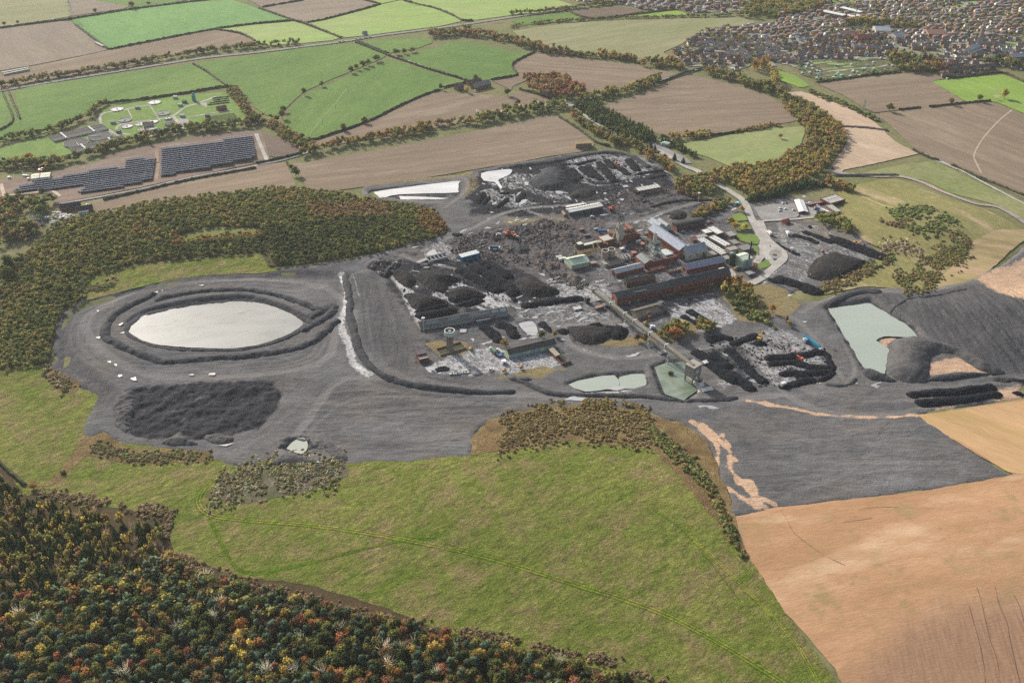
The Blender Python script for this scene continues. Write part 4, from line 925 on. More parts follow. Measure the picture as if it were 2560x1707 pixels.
# ---- near wood: the 300 largest trees of each kind stand alone, the rest is one mass
NEARW = W('F -330,1090 0,1105 60,1150 110,1165 368,1212 368,1285 430,1322 550,1356 700,1386 900,1440 1080,1480 1280,1530 1450,1575 1620,1680 1700,1780 1500,1840 -330,1840')
PLANT = W('F -400,1060 0,1060 110,1135 375,1185 380,1290 300,1330 200,1300 120,1380 0,1390 -400,1380')
ANCH = [('at the plantation corner', 'F 375,1230'), ('under the rough strip', 'F 200,1150'), ('by the thin hedge', 'F 40,1110'), ('amid the plantation', 'F 150,1230'), ('at the plantation end', 'F 20,1270'), ('where conifers end', 'F 150,1340'), ('below the plantation', 'F 330,1360'),
  ('below the track loop', 'F 560,1350'), ('in the middle wood', 'F 420,1430'), ('near pale bare trees', 'F 130,1430'), ('deep in the wood', 'F 60,1530'), ('on the lower rim', 'F 300,1540'), ('beside the clearing', 'F 560,1500'), ('by the red maples', 'F 700,1390'), ('near yellow edge trees', 'F 820,1440'),
  ('below the meadow slope', 'F 950,1450'), ('in the orange wood', 'F 900,1520'), ('on the thinning end', 'F 1150,1510'), ('at the wood tip', 'F 1350,1560')]
ANW = np.array([W(s)[0] for _, s in ANCH])
SHORT = {'pine': 'pine', 'spruce': 'conifer', 'dark': 'dark tree', 'green': 'green tree', 'olive': 'olive tree', 'yellow': 'yellow tree', 'gold': 'golden tree', 'orange': 'orange tree', 'russet': 'russet tree', 'brown': 'brown tree', 'bare': 'bare tree', 'twiggy': 'twiggy tree', 'birch': 'birch'}
def near_wood():
 P = []
 for p in scatter(NEARW, 5.4, .6): P.append((p[0], p[1], bool(inside(p[:1], p[1:], PLANT)[0])))
 mixA = {'spruce': 40, 'birch': 22, 'yellow': 5, 'olive': 22, 'dark': 8, 'brown': 6, 'russet': 2, 'twiggy': 6}
 mixB = {'pine': 54, 'dark': 12, 'olive': 14, 'bare': 3, 'orange': 5, 'russet': 4, 'gold': 5, 'brown': 9, 'spruce': 4, 'green': 10, 'yellow': 4}
 mixC = {'pine': 27, 'dark': 22, 'olive': 16, 'bare': 3, 'orange': 8, 'russet': 8, 'gold': 7, 'brown': 14, 'spruce': 6, 'green': 10, 'yellow': 3}
 T = []
 for x, y, pl in P:
  px = to_px(x, y, 6)
  mxd = mixA if pl else (mixC if px[0] > 780 else mixB)
  u = 0.65 * random.random() + 0.35 * float(sstep(.2, .8, fbm(np.array([x]), np.array([y]), 16, 2, 5))[0])
  sp = pick(mxd, random.random())
  if pl: h, w = 6.5 + 4 * random.random(), 4.6 + 1.8 * random.random()
  else: h, w = 7.5 + 5 * random.random(), 6 + 4.8 * random.random()
  if sp in ('birch',): h *= 1.05; w = 5.6
  if sp == 'spruce': w *= 1.05
  if sp in ('bare', 'twiggy'): w *= 1.15; h *= 1.1
  T.append([x, y, h, w, sp, px])
 def vis(t): return -60 < t[5][0] < 2600 and t[5][1] < 1735
 by = {}
 for t in T:
  if vis(t): by.setdefault(SP[t[4]][3], []).append(t)
 solo = set()
 for nm, L in by.items():
  L.sort(key=lambda t: -t[5][1]); solo |= {id(t) for t in L[:300]}
 xy = np.array([(t[0], t[1]) for t in T])
 rest = []
 used = {}
 for i, t in enumerate(T):
  if id(t) not in solo: rest.append(t); continue
  d = np.hypot(*(xy - xy[i]).T); nb = np.argsort(d)[1:4]
  size = 'tall ' if t[2] > 10.6 else ('low ' if t[2] < 7.6 else '')
  other = [T[k][4] for k in nb]
  nbw = SP[other[0]][4]; dirn = 'behind' if T[nb[0]][1] < t[1] - 2.5 else ('in front of' if T[nb[0]][1] > t[1] + 2.5 else 'beside')
  an = ANCH[int(np.argmin(np.hypot(*(ANW - xy[i]).T)))][0]
  art = 'an' if nbw[0] in 'aeiou' else 'a'
  lab = '%s%s %s %s %s %s' % (size, SP[t[4]][4], dirn, art, SHORT[other[0]], an)
  tree(t[4], t[0], t[1], t[2], t[3], lab, 'trees of the near wood')
 if rest:
  mass('near_woodland', [(t[0], t[1]) for t in rest], [t[4] for t in rest], [t[2] for t in rest], [t[3] for t in rest], 'mixed autumn woodland running on beyond the counted trees')
near_wood()
def wood(name, s, sp, mixd, h, w, label, patch=None, hole=None, noise_=True):
 P = scatter(W(s), sp)
 for q in (hole or []): P = P[~inside(P[:, 0], P[:, 1], W(q))]
 sps, hh, ww = [], [], []
 f = fbm(P[:, 0], P[:, 1], 45, 3, 9); pp = [(inside(P[:, 0], P[:, 1], W(a)), b) for a, b in (patch or [])]
 for i in range(len(P)):
  md = mixd
  for a, b in pp:
   if a[i]: md = b
  u = (random.random() * 0.6 + 0.4 * min(max((f[i] - .3) / .4, 0), 1)) if noise_ else random.random()
  sps.append(pick(md, u)); k = 0.75 + 0.5 * random.random(); hh.append(h * k); ww.append(w * (0.8 + 0.4 * random.random()))
 return mass(name, P, sps, hh, ww, label)
HMIX = {'dark': 20, 'green': 26, 'olive': 24, 'busho': 12, 'brown': 12, 'gold': 3}
HDARK = {'spruce': 22, 'dark': 40, 'green': 25, 'olive': 10}; HBARE = {'twiggy': 25, 'brown': 45, 'olive': 30}; HGOLD = {'gold': 60, 'orange': 20, 'olive': 20}
floor2 = ground_mat('scrubby_floor', (0.06, 0.06, 0.028), (0.085, 0.07, 0.035), None, 20, 3, contrast=0.4)
HW = 'F -250,640 0,615 80,570 130,515 240,490 360,465 520,445 650,432 720,438 790,448 850,461 930,471 985,476 1012,500 1028,530 1000,548 850,582 700,606 615,612 600,580 500,588 320,605 250,625 200,640 190,690 130,730 120,790 110,830 30,850 -250,850'
sheet('woodland_floor', HW, floor2, 0.1, 16, 1.0)
wood('hillside_woodland', HW, 5.6, HMIX, 4.8, 6.2, 'young mixed woodland covering the hillside above the lagoon',
     [('F 310,570 600,530 850,500 1010,520 1020,560 620,615 310,600', HDARK), ('F 700,470 880,465 900,500 720,505', HBARE), ('F 390,540 600,530 600,545 400,570', HGOLD), ('F 960,470 1030,520 1010,550 960,520', {'olive': 40, 'orange': 25, 'brown': 35}),
      ('F -250,640 60,560 60,620 0,650 -250,650', {'dark': 60, 'green': 30, 'brown': 10})],
     ['F 395,548 480,522 600,525 590,537 480,545 430,556', 'F 600,600 610,560 625,560 616,615'])
sheet('clearing', 'F 395,548 480,522 600,525 590,537 480,545 430,556', ground_mat('clearing_grass', (0.14, 0.17, 0.05), (0.18, 0.18, 0.07), None, 20, 3), 0.3, 10, 0.5)
sheet('rough_grass', 'F 195,640 320,605 500,590 600,580 615,612 640,622 600,628 480,632 380,645 300,665 200,690', M['meadow'], 0.2, 9, 0.6)
GMIX = {'gold': 42, 'olive': 30, 'brown': 18, 'busho': 14, 'dark': 10}
wood('golden_woodland', 'F 1545,440 1560,420 1640,400 1700,385 1760,385 1820,350 1855,330 1850,300 1820,270 1790,240 1840,235 1890,265 1935,300 1940,330 1915,360 1890,395 1850,425 1760,450 1725,460 1690,430 1650,415 1640,440 1600,455', 6.6, GMIX, 9, 8.5, 'golden autumn woodland curling round the small green field',
     [('F 1560,405 1650,410 1640,455 1550,450', {'olive': 50, 'brown': 30, 'green': 20})])
wood('roadside_pines', 'F 1318,243 1345,237 1380,246 1440,280 1500,305 1508,325 1478,330 1420,315 1370,285', 5.5, {'spruce': 60, 'dark': 40}, 9, 6.5, 'dense dark pine belt beside the approach road', noise_=False)
wood('beech_copse', 'F 1196,188 1230,180 1290,182 1340,205 1345,225 1300,232 1250,225 1215,205', 7.5, {'brown': 50, 'russet': 30, 'olive': 20}, 11, 9, 'brown and russet copse around a white-fronted lodge')
TB = {'dark': 30, 'green': 25, 'olive': 25, 'brown': 15, 'gold': 5}
BELTS = [('t00 0,800 300,745 700,680 1200,600 1500,545 1900,480 2350,430 t01 100,420 400,405', 14, TB, 7, 7, 'wooded bank along the railway'),
 ('t00 -300,1390 0,1300 300,1250 560,1180 700,1120 830,1070 880,1000 980,960', 12, TB, 7, 7, 'tree belt curving round the treatment works'),
 ('t00 -300,1600 0,1530 300,1520 600,1500 900,1400 1200,1320 1480,1260 1650,1210 1850,1190 2150,1160 2350,1130', 22, {'dark': 30, 'green': 22, 'olive': 26, 'busho': 12, 'brown': 8, 'orange': 4}, 8, 9, 'dense tree belt between treatment works and solar panels'),
 ('t00 2110,830 2200,920 2280,1050 2350,1110 t01 0,1100 100,1130 180,1170 260,1230 350,1290 430,1330 520,1350', 24, {'brown': 35, 'green': 30, 'olive': 25, 'dark': 10}, 6, 7, 'scrubby belt running down to the lane'),
 ('t01 420,1420 600,1380 760,1340 900,1310 1050,1290 1250,1250 1450,1220 1600,1200', 16, {'brown': 20, 'gold': 35, 'green': 20, 'dark': 15, 'orange': 10}, 8, 7, 'row of golden trees between two stubble fields'),
 ('t01 1500,1180 1700,1150 1950,1120 2000,1140', 14, {'brown': 40, 'green': 25, 'bare': 15, 'gold': 20}, 7, 7, 'grey brown scrub along the old track'),
 ('t01 2040,1120 2200,1080 2350,1050 t02 100,1040 250,1010 400,990 480,985', 26, {'dark': 30, 'green': 30, 'bare': 12, 'olive': 28}, 9, 8, 'mixed belt running to the road junction'),
 ('t01 1600,330 1800,310 2000,320 2200,350 2350,380 t02 60,400 200,430 300,470 500,490', 26, {'brown': 40, 'orange': 15, 'dark': 25, 'olive': 20}, 9, 9, 'brown autumn wood above the pasture'),
 ('t02 500,500 650,520 850,530 1000,540 1150,570', 14, TB, 6, 6, 'low hedge line between stubble fields'),
 ('t02 820,500 940,520 1000,560 1080,540 1140,560', 8, {'poplar': 60, 'gold': 40}, 9, 7, 'pale poplars by the field corner'),
 ('t02 1200,580 1350,590 1480,610 1560,620', 26, {'olive': 40, 'dark': 30, 'brown': 30}, 9, 9, 'trees at the edge of the housing'),
 ('t02 640,920 800,900 950,860 1100,830 1250,770 1350,740', 24, {'olive': 40, 'green': 25, 'gold': 15, 'dark': 20}, 8, 8, 'roadside trees below the stubble field'),
 ('t02 1770,670 1900,700 2050,740 2200,790 2350,830 t03 0,800 100,870 200,930 300,970 420,1040 480,1080', 26, {'olive': 40, 'green': 25, 'brown': 20, 'dark': 15}, 9, 9, 'wooded valley edge between stubble and sandy track'),
 ('t02 560,1040 620,1110 700,1180 820,1230 900,1280 1000,1310 1100,1340 1200,1380 1300,1450 1380,1500 1450,1560', 22, {'brown': 30, 'orange': 16, 'green': 25, 'dark': 15, 'gold': 14}, 7, 7.5, 'autumn trees along the approach road'),
 ('t02 1370,1290 1500,1350 1600,1400 1680,1440', 12, {'spruce': 50, 'dark': 50}, 6, 6, 'dark hedge of small pines by the lay-by'),
 ('t02 1430,1270 1560,1265 1700,1250 1800,1240', 14, {'gold': 70, 'olive': 30}, 6, 7, 'bright golden trees at the corner of the green field'),
 ('t02 2050,1220 2200,1190 2350,1160 t03 0,1150 100,1150', 8, {'gold': 50, 'bushb': 50}, 4, 5, 'thin golden hedge between field and stubble'),
 ('t03 380,840 500,890 620,930 760,990 880,1050 990,1090', 16, {'bushg': 60, 'green': 20, 'bushb': 20}, 5, 6, 'bushes along the ditch beside the sandy strip'),
 ('t13 0,350 100,330 200,280 350,250 450,235 520,230', 11, {'spruce': 100}, 8, 6, 'dark clipped conifer screen behind the car park'),
 ('t12 2170,370 2350,360', 10, {'spruce': 100}, 8, 6, 'dark conifer screen joining the approach road'),
 ('t13 540,240 620,240 700,280 760,270', 18, {'orange': 30, 'gold': 30, 'olive': 40}, 8, 8, 'orange and gold trees beside the offices'),
 ('t13 400,560 520,560 620,580 700,600 740,660', 26, {'olive': 50, 'green': 30, 'bare': 20}, 7, 7, 'olive trees below the office block'),
 ('t12 1680,530 1800,480 1900,440 2000,400', 12, {'gold': 60, 'bushg': 40}, 6, 6, 'golden shrubs on the bank above the pit yard'),
 ('t12 1940,1160 2050,1180 2150,1230 2200,1290', 30, {'orange': 30, 'gold': 25, 'green': 25, 'olive': 20}, 7, 7, 'autumn trees on the bank beside the long brick shed'),
 ('t12 1980,1250 2100,1330 2250,1400 2350,1430', 26, {'bushg': 60, 'dark': 20, 'busho': 20}, 5, 6, 'green scrub below the works road'),
 ('t22 1380,110 1450,120 1600,90 1750,90 1850,100', 18, {'olive': 30, 'orange': 25, 'green': 30, 'busho': 15}, 7, 7, 'autumn trees behind the conveyor'),
 ('t13 900,1000 1000,960 1120,880', 14, {'bushg': 70, 'bushb': 30}, 3.5, 5, 'green broom bushes at the edge of the coal yard'),
 ('t13 500,1190 650,1130 800,1060 950,1000', 14, {'bushb': 60, 'busho': 40}, 3, 4, 'brown scrub below the big coal heap'),
 ('t13 1040,830 1150,790 1250,800 1400,840', 20, {'bare': 50, 'bushb': 50}, 3, 4, 'grey thorn scrub on the grass hill'),
 ('t13 1150,510 1300,480 1500,480 1650,540 1700,550', 26, {'bushg': 100}, 2.6, 5.5, 'green gorse thicket on top of the grass hill'),
 ('t13 1290,620 1400,650 1500,640 1600,600', 18, {'bushg': 80, 'busho': 20}, 2.6, 5, 'green gorse thicket below the hill top'),
 ('t13 1040,560 1180,600 1320,560', 8, {'bushb': 100}, 3, 4, 'brown bramble edge on the hill'),
 ('t13 1800,700 1750,800 1650,900 1500,1000 1400,1100 1200,1140', 30, {'busho': 50, 'bushg': 35, 'bushb': 15}, 2.6, 3.6, 'tawny scrub on the hill flank'),
 ('F 1490,990 1550,1040 1600,1080 1640,1140 1670,1210 1712,1275', 17, {'bushg': 45, 'busho': 40, 'spruce': 15}, 3, 3.6, 'dark scrub bank between meadow and orange field'),
 ('F 1150,1000 1200,985 1300,970 1400,975 1500,985', 34, {'busho': 60, 'bushb': 40}, 2.2, 3, 'dry brown scrub along the meadow top'),
 ('F 1240,935 1330,928 1420,932 1480,950', 10, {'busho': 60, 'gold': 25, 'bushg': 15}, 2.6, 3.4, 'golden scrub lining the haul road'),
 ('F 490,1130 560,1105 660,1085 780,1080', 30, {'bare': 35, 'bushg': 35, 'bushb': 30}, 1.8, 2.6, 'pale bramble mound by the meadow corner'),
 ('F 215,1025 260,1040 330,1052 420,1048 480,1050', 9, {'bushb': 60, 'bushg': 40}, 1.8, 3, 'rank grass on the bank under the black ground'),
 ('F 195,675 220,660 260,655', 14, {'bushb': 50, 'bushg': 50}, 2, 3.5, 'mound of rank growth at the plateau edge'),
 ('F 100,850 130,870 160,890', 12, {'bushb': 60, 'bare': 20, 'bushg': 20}, 2, 3, 'bramble patch between meadow and spoil'),
 ('b0 280,100 500,125 700,155 900,190 1100,225 1300,260 1280,350 1265,450 1260,560', 8, {'twiggy': 25, 'bushb': 75}, 2.2, 3.2, 'leafless hedge round the plantation'),
 ('b0 1350,590 1600,690 1850,780 2100,850 2350,920 b1 0,920 400,1020 800,1100 1200,1170 1600,1240 2000,1330 2352,1400 b2 200,1480 420,1560', 6, {'twiggy': 25, 'bushb': 75}, 2.0, 3.0, 'leafless hedge along the wood edge'),
 ('t10 60,420 200,440 350,430 420,450 350,500', 30, {'dark': 40, 'green': 30, 'brown': 30}, 9, 9, 'trees round the substation'),
 ('t10 0,560 80,620 100,700 250,650 300,690', 34, {'dark': 40, 'olive': 40, 'brown': 20}, 8, 9, 'tree clump beside the substation'),
 ('t02 0,130 200,120 400,100 560,80 700,60 900,40 1050,20', 12, TB, 6, 7, 'trees on the railway side of the town'),
 ('t02 0,260 60,240 200,220 400,200 700,185 1000,170 1300,165 1600,155 1900,150 2100,140', 7, TB, 5, 6, 'hedge with trees along the big pale field'),
 ('t02 2150,110 2250,100 2350,110 t03 0,120 80,150', 34, {'green': 60, 'olive': 40}, 9, 9, 'woodland clump at the town edge'),
 ('t03 1100,560 1250,560 1400,570 1550,590 1500,640 1300,640 1150,600', 30, {'olive': 35, 'brown': 15, 'dark': 35, 'orange': 15}, 10, 10, 'dense trees between allotments and brick terrace'),
 ('t03 1980,590 2100,590 2250,610 2350,630', 20, {'dark': 50, 'green': 30, 'gold': 20}, 9, 9, 'trees lining the road into town'),
 ('t03 700,230 900,220 1100,230 1250,260 1400,270', 26, {'olive': 35, 'brown': 25, 'gold': 20, 'dark': 20}, 10, 10, 'park trees among the houses'),
 ('t03 0,60 120,80 250,110 400,60 500,50', 40, {'olive': 40, 'green': 30, 'gold': 30}, 9, 10, 'leafy gardens at the top of the town'),
 ('t03 0,640 40,700 60,780', 20, {'poplar': 60, 'olive': 40}, 12, 9, 'tall poplars by the allotments'),
 ('t02 2200,640 2300,620 2350,600', 14, {'poplar': 80, 'gold': 20}, 13, 8, 'golden poplars at the town edge'),
 ('t03 450,745 700,725 900,690 1100,670 1220,660', 6, {'bushg': 80, 'dark': 20}, 3, 4, 'hedge between allotments and stubble'),
]
def belt(s, width, mixd, h, w, label, name=None):
 p = resample(smooth(W(s), 5), 3); L = len(p) * 3
 sc_ = w < 6.5 and h < 5.5; n = int(L * max(width, 4) / (w * w * (0.2 if sc_ else 0.32))); t = RNG.integers(0, len(p), n)
 q = p[t] + np.stack([RNG.normal(0, 1.2, n), np.clip(RNG.normal(0, .3, n), -.75, .75) * width * (1.3 if sc_ else 1)], 1)
 q = q[fbm(q[:, 0], q[:, 1], 11, 2, 13) > (0.36 if sc_ else 0.24)]
 keep = []; cell = {}
 for i, (x, y) in enumerate(q):
  k = (int(x / (w * (.38 if sc_ else .5))), int(y / (w * (.38 if sc_ else .5))))
  if k in cell: continue
  cell[k] = 1; keep.append(i)
 q = q[keep]
 sps = [pick(mixd, random.random()) for _ in q]
 h, w = (h, w) if sc_ else (h * 1.12, w * 1.15)
 hh = [h * (0.5 + 0.8 * random.random()) * (0.8 if sc_ else 1) for _ in q]; ww = [w * (0.6 + 0.7 * random.random()) for _ in q]
 nm = name or ('scrub_belt' if all(k.startswith('bush') or k in ('bare', 'twiggy') for k in mixd) else 'tree_belt')
 return mass(nm, q, sps, hh, ww, label)
for b in BELTS: belt(*b)
# ---- hedges
M['hedge'] = tint_mat('hedge_leaves', 'object', 0.9, 0.1, dirt=0.45, dsize=1.5)
def hedge(s, h, w, label, col=(0.055, 0.07, 0.03)):
 p = resample(smooth(W(s), 4), 3.0); n = len(p)
 t = np.gradient(p, axis=0); t /= np.linalg.norm(t, axis=1)[:, None] + 1e-9; nr = np.stack([-t[:, 1], t[:, 0]], 1)
 hh = h * (0.65 + 0.7 * RNG.random(n)); ww = w * (0.7 + 0.6 * RNG.random(n)); z = hs(p[:, 0], p[:, 1])
 prof = [(-.5, -.2), (-.55, .6), (-.2, 1.0), (.25, .95), (.55, .55), (.5, -.2)]
 V = np.vstack([np.column_stack([p + nr * (a * ww)[:, None] * (0.85 + .3 * RNG.random((n, 1))), z + b * hh * (0.85 + .3 * RNG.random(n))]) for a, b in prof])
 i = np.arange(n - 1); F = np.vstack([np.stack([k * n + i, k * n + i + 1, (k + 1) * n + i + 1, (k + 1) * n + i], 1) for k in range(5)])
 o = link('hedge', mesh_np('hedge', V, F), M['hedge'], color=col)
 tag(o, label, 'hedge', 'field hedges')
HEDGES = [('t00 0,262 480,196 660,175 1150,95 1700,25 2000,-20', 'hedge on the near side of the top road'), ('t00 690,225 960,430 1010,455', 'thin hedge between brown field and mint field'), ('t00 1010,456 1385,381 1960,271', 'hedge under the mint green field'),
 ('t00 1960,268 2200,308 2345,378', 'hedge curving below the first pale field'), ('t00 1990,266 2350,218 t01 345,188', 'hedge between mint field and pale field'), ('t01 30,78 345,188 450,215 780,350', 'hedge running down to the railway'), ('t01 455,212 640,176 1000,82 1140,40', 'hedge under the brownish far field'), ('t01 60,68 430,5', 'hedge at the top of the far brown field'),
 ('t01 980,0 1140,38', 'short hedge at the top of the frame'), ('t01 1360,5 1500,45 1650,80 1800,140 1900,190 1990,190', 'gappy hedge with round bushes between bright fields'), ('t00 1770,588 1900,660 2000,735 2090,792', 'hedge between the two big pastures'), ('t00 960,948 1200,925 1640,866 2010,803 2110,800', 'long hedge above the treatment works'),
 ('t01 915,392 1200,505 1350,555 1600,640 1850,712 1960,752', 'hedge along the farm lane'), ('t01 930,382 1210,492', 'hedge across the lane by the small paddock'), ('t01 480,1302 760,1210 900,1165 1100,1085 1300,980 1550,872 1690,828', 'wavy hedge between pasture and stubble'),
 ('t01 1720,805 1850,775 1960,755', 'garden hedge by the farmhouse'), ('t02 210,480 5,588 45,680 0,702 t01 2160,735', 'hedge bending round the stubble corner'), ('t02 1380,755 1500,705 1600,670 1750,630', 'trimmed hedge on the near side of the bridge road'), ('t02 70,820 200,855 340,900', 'hedge in front of the lodge'),
 ('t03 450,762 900,700 1220,660', 'hedge above the brown field'), ('t03 1540,650 1640,718 1900,695 2150,670 2350,755', 'neat dark hedge below the terraces'), ('t03 1200,1012 1400,990', 'low hedge beside the lone oak'), ('t03 1480,985 1700,960 1900,940 2040,925', 'hedge with trees between two stubble fields'),
 ('t03 1330,1380 1500,1455 1570,1475', 'dark hedge at the bottom of the stubble'), ('t13 1680,50 1780,90 1900,150 2050,210 2200,270 2350,330', 'hedge along the edge of the far stubble'), ('t00 80,848 185,1095', 'straight ditch hedge in the left pasture'), ('t00 30,860 70,960 120,1110 0,1195', 'crooked ditch hedge by the picture edge'),
 ('t01 0,1505 200,1462 420,1408', 'hedge on the upper side of the lane'), ('t10 950,372 1300,290 1800,175 2350,75', 'grassy hedge on the lower side of the lane'), ('t01 280,1490 320,1540 t11 330,60', 'short hedge between two stubble fields'), ('t02 500,100 700,170 1000,150 1500,90', 'hedge beside the dark ploughed plot'),
 ('t02 1590,410 1700,320', 'hedge at the corner of the housing'), ('b0 0,-130 190,40', 'thin straight hedge across the lower meadow'), ('t02 430,1075 620,1190 760,1300 900,1345', 'low hedge at the edge of the stubble'), ('t02 1820,1245 2000,1225 2200,1190', 'thin hedge above the bright green field')]
for s, lab in HEDGES:
 far = S(s)[:, 1].mean() < 150
 hedge(s, 2.6, 4.0 if far else 2.6, lab, (0.05, 0.06, 0.028) if random.random() < .6 else (0.075, 0.065, 0.035))
# ---- single trees one can point to: (pixel of the foot, height, width, species, label)
FT = [('t03 1115,1022', 13, 13, 'olive', 'dome-shaped oak alone between two stubble fields'), ('t03 1675,960', 10, 11, 'olive', 'round oak in the hedge beyond the lone oak'), ('t03 1940,935', 11, 10, 'olive', 'oak in the hedge next to the vivid green field'), ('t03 2165,905', 16, 12, 'yellow', 'tall pale golden tree at the edge of the green field'), ('t03 2090,915', 7, 11, 'bare', 'pale bushy willow below the tall golden tree'),
 ('t01 805,1200', 10, 11, 'olive', 'round tree on the wavy hedge, lower of two'), ('t01 1000,1130', 10, 11, 'olive', 'round tree on the wavy hedge, upper of two'), ('t01 420,1285', 9, 9, 'brown', 'brown tree at the foot of the pasture'), ('t01 445,875', 11, 8, 'dark', 'dark tree bending over the stream'), ('t01 605,795', 9, 8, 'dark', 'dark tree by the stream above the bend'),
 ('t01 875,670', 10, 12, 'dark', 'dark tree on the stream bank with a pale neighbour'), ('t01 920,640', 9, 9, 'olive', 'pale tree on the stream bank'), ('t01 980,620', 11, 10, 'dark', 'dark tree at the upper stream'), ('t01 1030,600', 11, 10, 'olive', 'olive tree at the upper stream'), ('t01 1110,565', 11, 13, 'dark', 'broad dark tree at the stream head'),
 ('t01 255,1030', 9, 9, 'dark', 'dark tree at the lower stream end'), ('t01 240,1090', 12, 12, 'green', 'bushy tree at the lower stream end'), ('t01 190,1120', 10, 8, 'green', 'narrow tree at the lower stream end'), ('t01 1695,825', 10, 6, 'dark', 'small dark tree beside the farm garden'), ('t01 2015,750', 11, 11, 'dark', 'dark tree over the farm yard'), ('t01 1935,850', 9, 9, 'gold', 'golden tree in the farmhouse garden'), ('t01 2025,830', 5, 6, 'gold', 'small golden bush in the farm yard'), ('t01 2310,880', 11, 12, 'green', 'green tree beside the farm paddock'),
 ('t01 1285,500', 9, 12, 'dark', 'dark tree by the lane crossing'), ('t01 1360,495', 9, 9, 'green', 'green tree by the lane crossing'), ('t01 1430,480', 8, 12, 'olive', 'wide tree beyond the lane crossing'), ('t00 45,240', 8, 9, 'brown', 'brown tree at the top road by the picture edge'), ('t00 165,222', 7, 6, 'dark', 'dark small tree at the top road'), ('t00 875,125', 9, 9, 'dark', 'dark round tree above the top road'), ('t00 1210,75', 13, 11, 'brown', 'tall brown tree by the roadside pond'), ('t00 1365,50', 7, 8, 'dark', 'dark tree beyond the roadside pond'),
 ('t11 365,145', 12, 12, 'dark', 'dark tree between two stubble fields near the wood'), ('t10 390,315', 8, 6, 'dark', 'small dark tree by the solar compound'), ('t03 110,1270', 7, 6, 'gold', 'small golden tree in the round green field'), ('t12 2055,640', 9, 12, 'yellow', 'bright yellow tree on the lawn by the offices'), ('t12 2010,580', 8, 9, 'gold', 'golden tree at the top of the office lawn'), ('t12 2140,640', 8, 10, 'yellow', 'yellow-green tree on the office lawn'), ('t12 2100,480', 8, 9, 'gold', 'golden tree beside the approach road'),
 ('t12 2225,1020', 7, 8, 'orange', 'orange tree beside the boiler house'), ('t22 1490,170', 12, 13, 'orange', 'big orange tree behind the conveyor'), ('t22 1150,190', 8, 7, 'brown', 'brown conical tree beside the conveyor'), ('t22 1215,190', 8, 8, 'brown', 'brown tree next to the conical one'), ('t21 2285,245', 8, 9, 'gold', 'golden tree beside the green garage'), ('t22 275,160', 7, 9, 'dark', 'dark green tree behind the green garage'), ('t22 390,150', 6, 5, 'gold', 'thin golden tree behind the green garage'),
 ('t02 1490,1470', 10, 7, 'spruce', 'small pine on the lay-by island'), ('t02 1570,1500', 8, 7, 'spruce', 'second pine on the lay-by island'), ('t02 1270,1355', 8, 8, 'spruce', 'pine at the end of the dark belt'), ('t02 1310,1375', 7, 6, 'spruce', 'little pine by the lay-by'), ('t02 940,1330', 13, 14, 'olive', 'big olive tree above the coal yard'), ('t02 950,1290', 9, 9, 'gold', 'golden tree beside the approach road bend'), ('t02 555,1090', 9, 8, 'orange', 'bright orange tree by the junction'), ('t02 1205,610', 8, 9, 'gold', 'round golden bush by the field edge'), ('t02 1300,600', 12, 11, 'dark', 'dark tree by the bridge road'), ('t02 1545,645', 13, 12, 'gold', 'golden tree by the first houses'), ('t02 50,965', 9, 9, 'dark', 'dark tree above the copse hedge'),
 ('t20 310,1545', 4, 7, 'orange', 'orange bush where the meadow path meets the plantation'), ('b0 1305,590', 6, 7, 'gold', 'golden bush at the corner of the leafless hedge'), ('t20 580,1400', 3, 5, 'busho', 'tawny bush by the muddy path'), ('t10 85,1080', 13, 13, 'dark', 'big dark tree in the clump by the picture edge'), ('t10 70,980', 13, 13, 'dark', 'dark tree behind the big one by the picture edge'), ('t10 600,975', 6, 7, 'gold', 'yellow tree on the hillside edge'), ('t22 1460,490', 4, 5, 'green', 'bushy willow standing in the green pond'), ('t03 485,745', 5, 5, 'dark', 'dark bush at the allotment corner'), ('t03 960,690', 7, 6, 'dark', 'dark conifer on the allotment hedge'), ('t03 880,310', 14, 6, 'gold', 'golden poplar among the houses'), ('t03 1035,385', 12, 10, 'dark', 'dark trees before the pale hall'), ('t03 2300,170', 13, 8, 'gold', 'golden poplar at the edge of town'), ('t03 1620,240', 12, 6, 'gold', 'narrow golden tree beyond the park'),
 ('t23 190,60', 6, 5, 'gold', 'golden birch beside the loading yard'), ('t13 160,1480', 6, 6, 'brown', 'brown birch under the light mast'), ('t13 40,1400', 9, 7, 'orange', 'orange birches beside the works lane'), ('t13 65,880', 2.5, 6, 'bushb', 'clump of brown shrubs on the traffic island'), ('t12 1770,175', 3, 4, 'orange', 'small orange shrub beside the approach road')]
def foot(s): return W(s)[0]
for s, h, w, sp, lab in FT:
 x, y = foot(s); tree(sp, x, y, h, w, lab, 'single trees', name='bush' if SP[sp][0] == 'bush' else ('hedgerow_tree' if sp != 'spruce' else 'conifer_tree'))
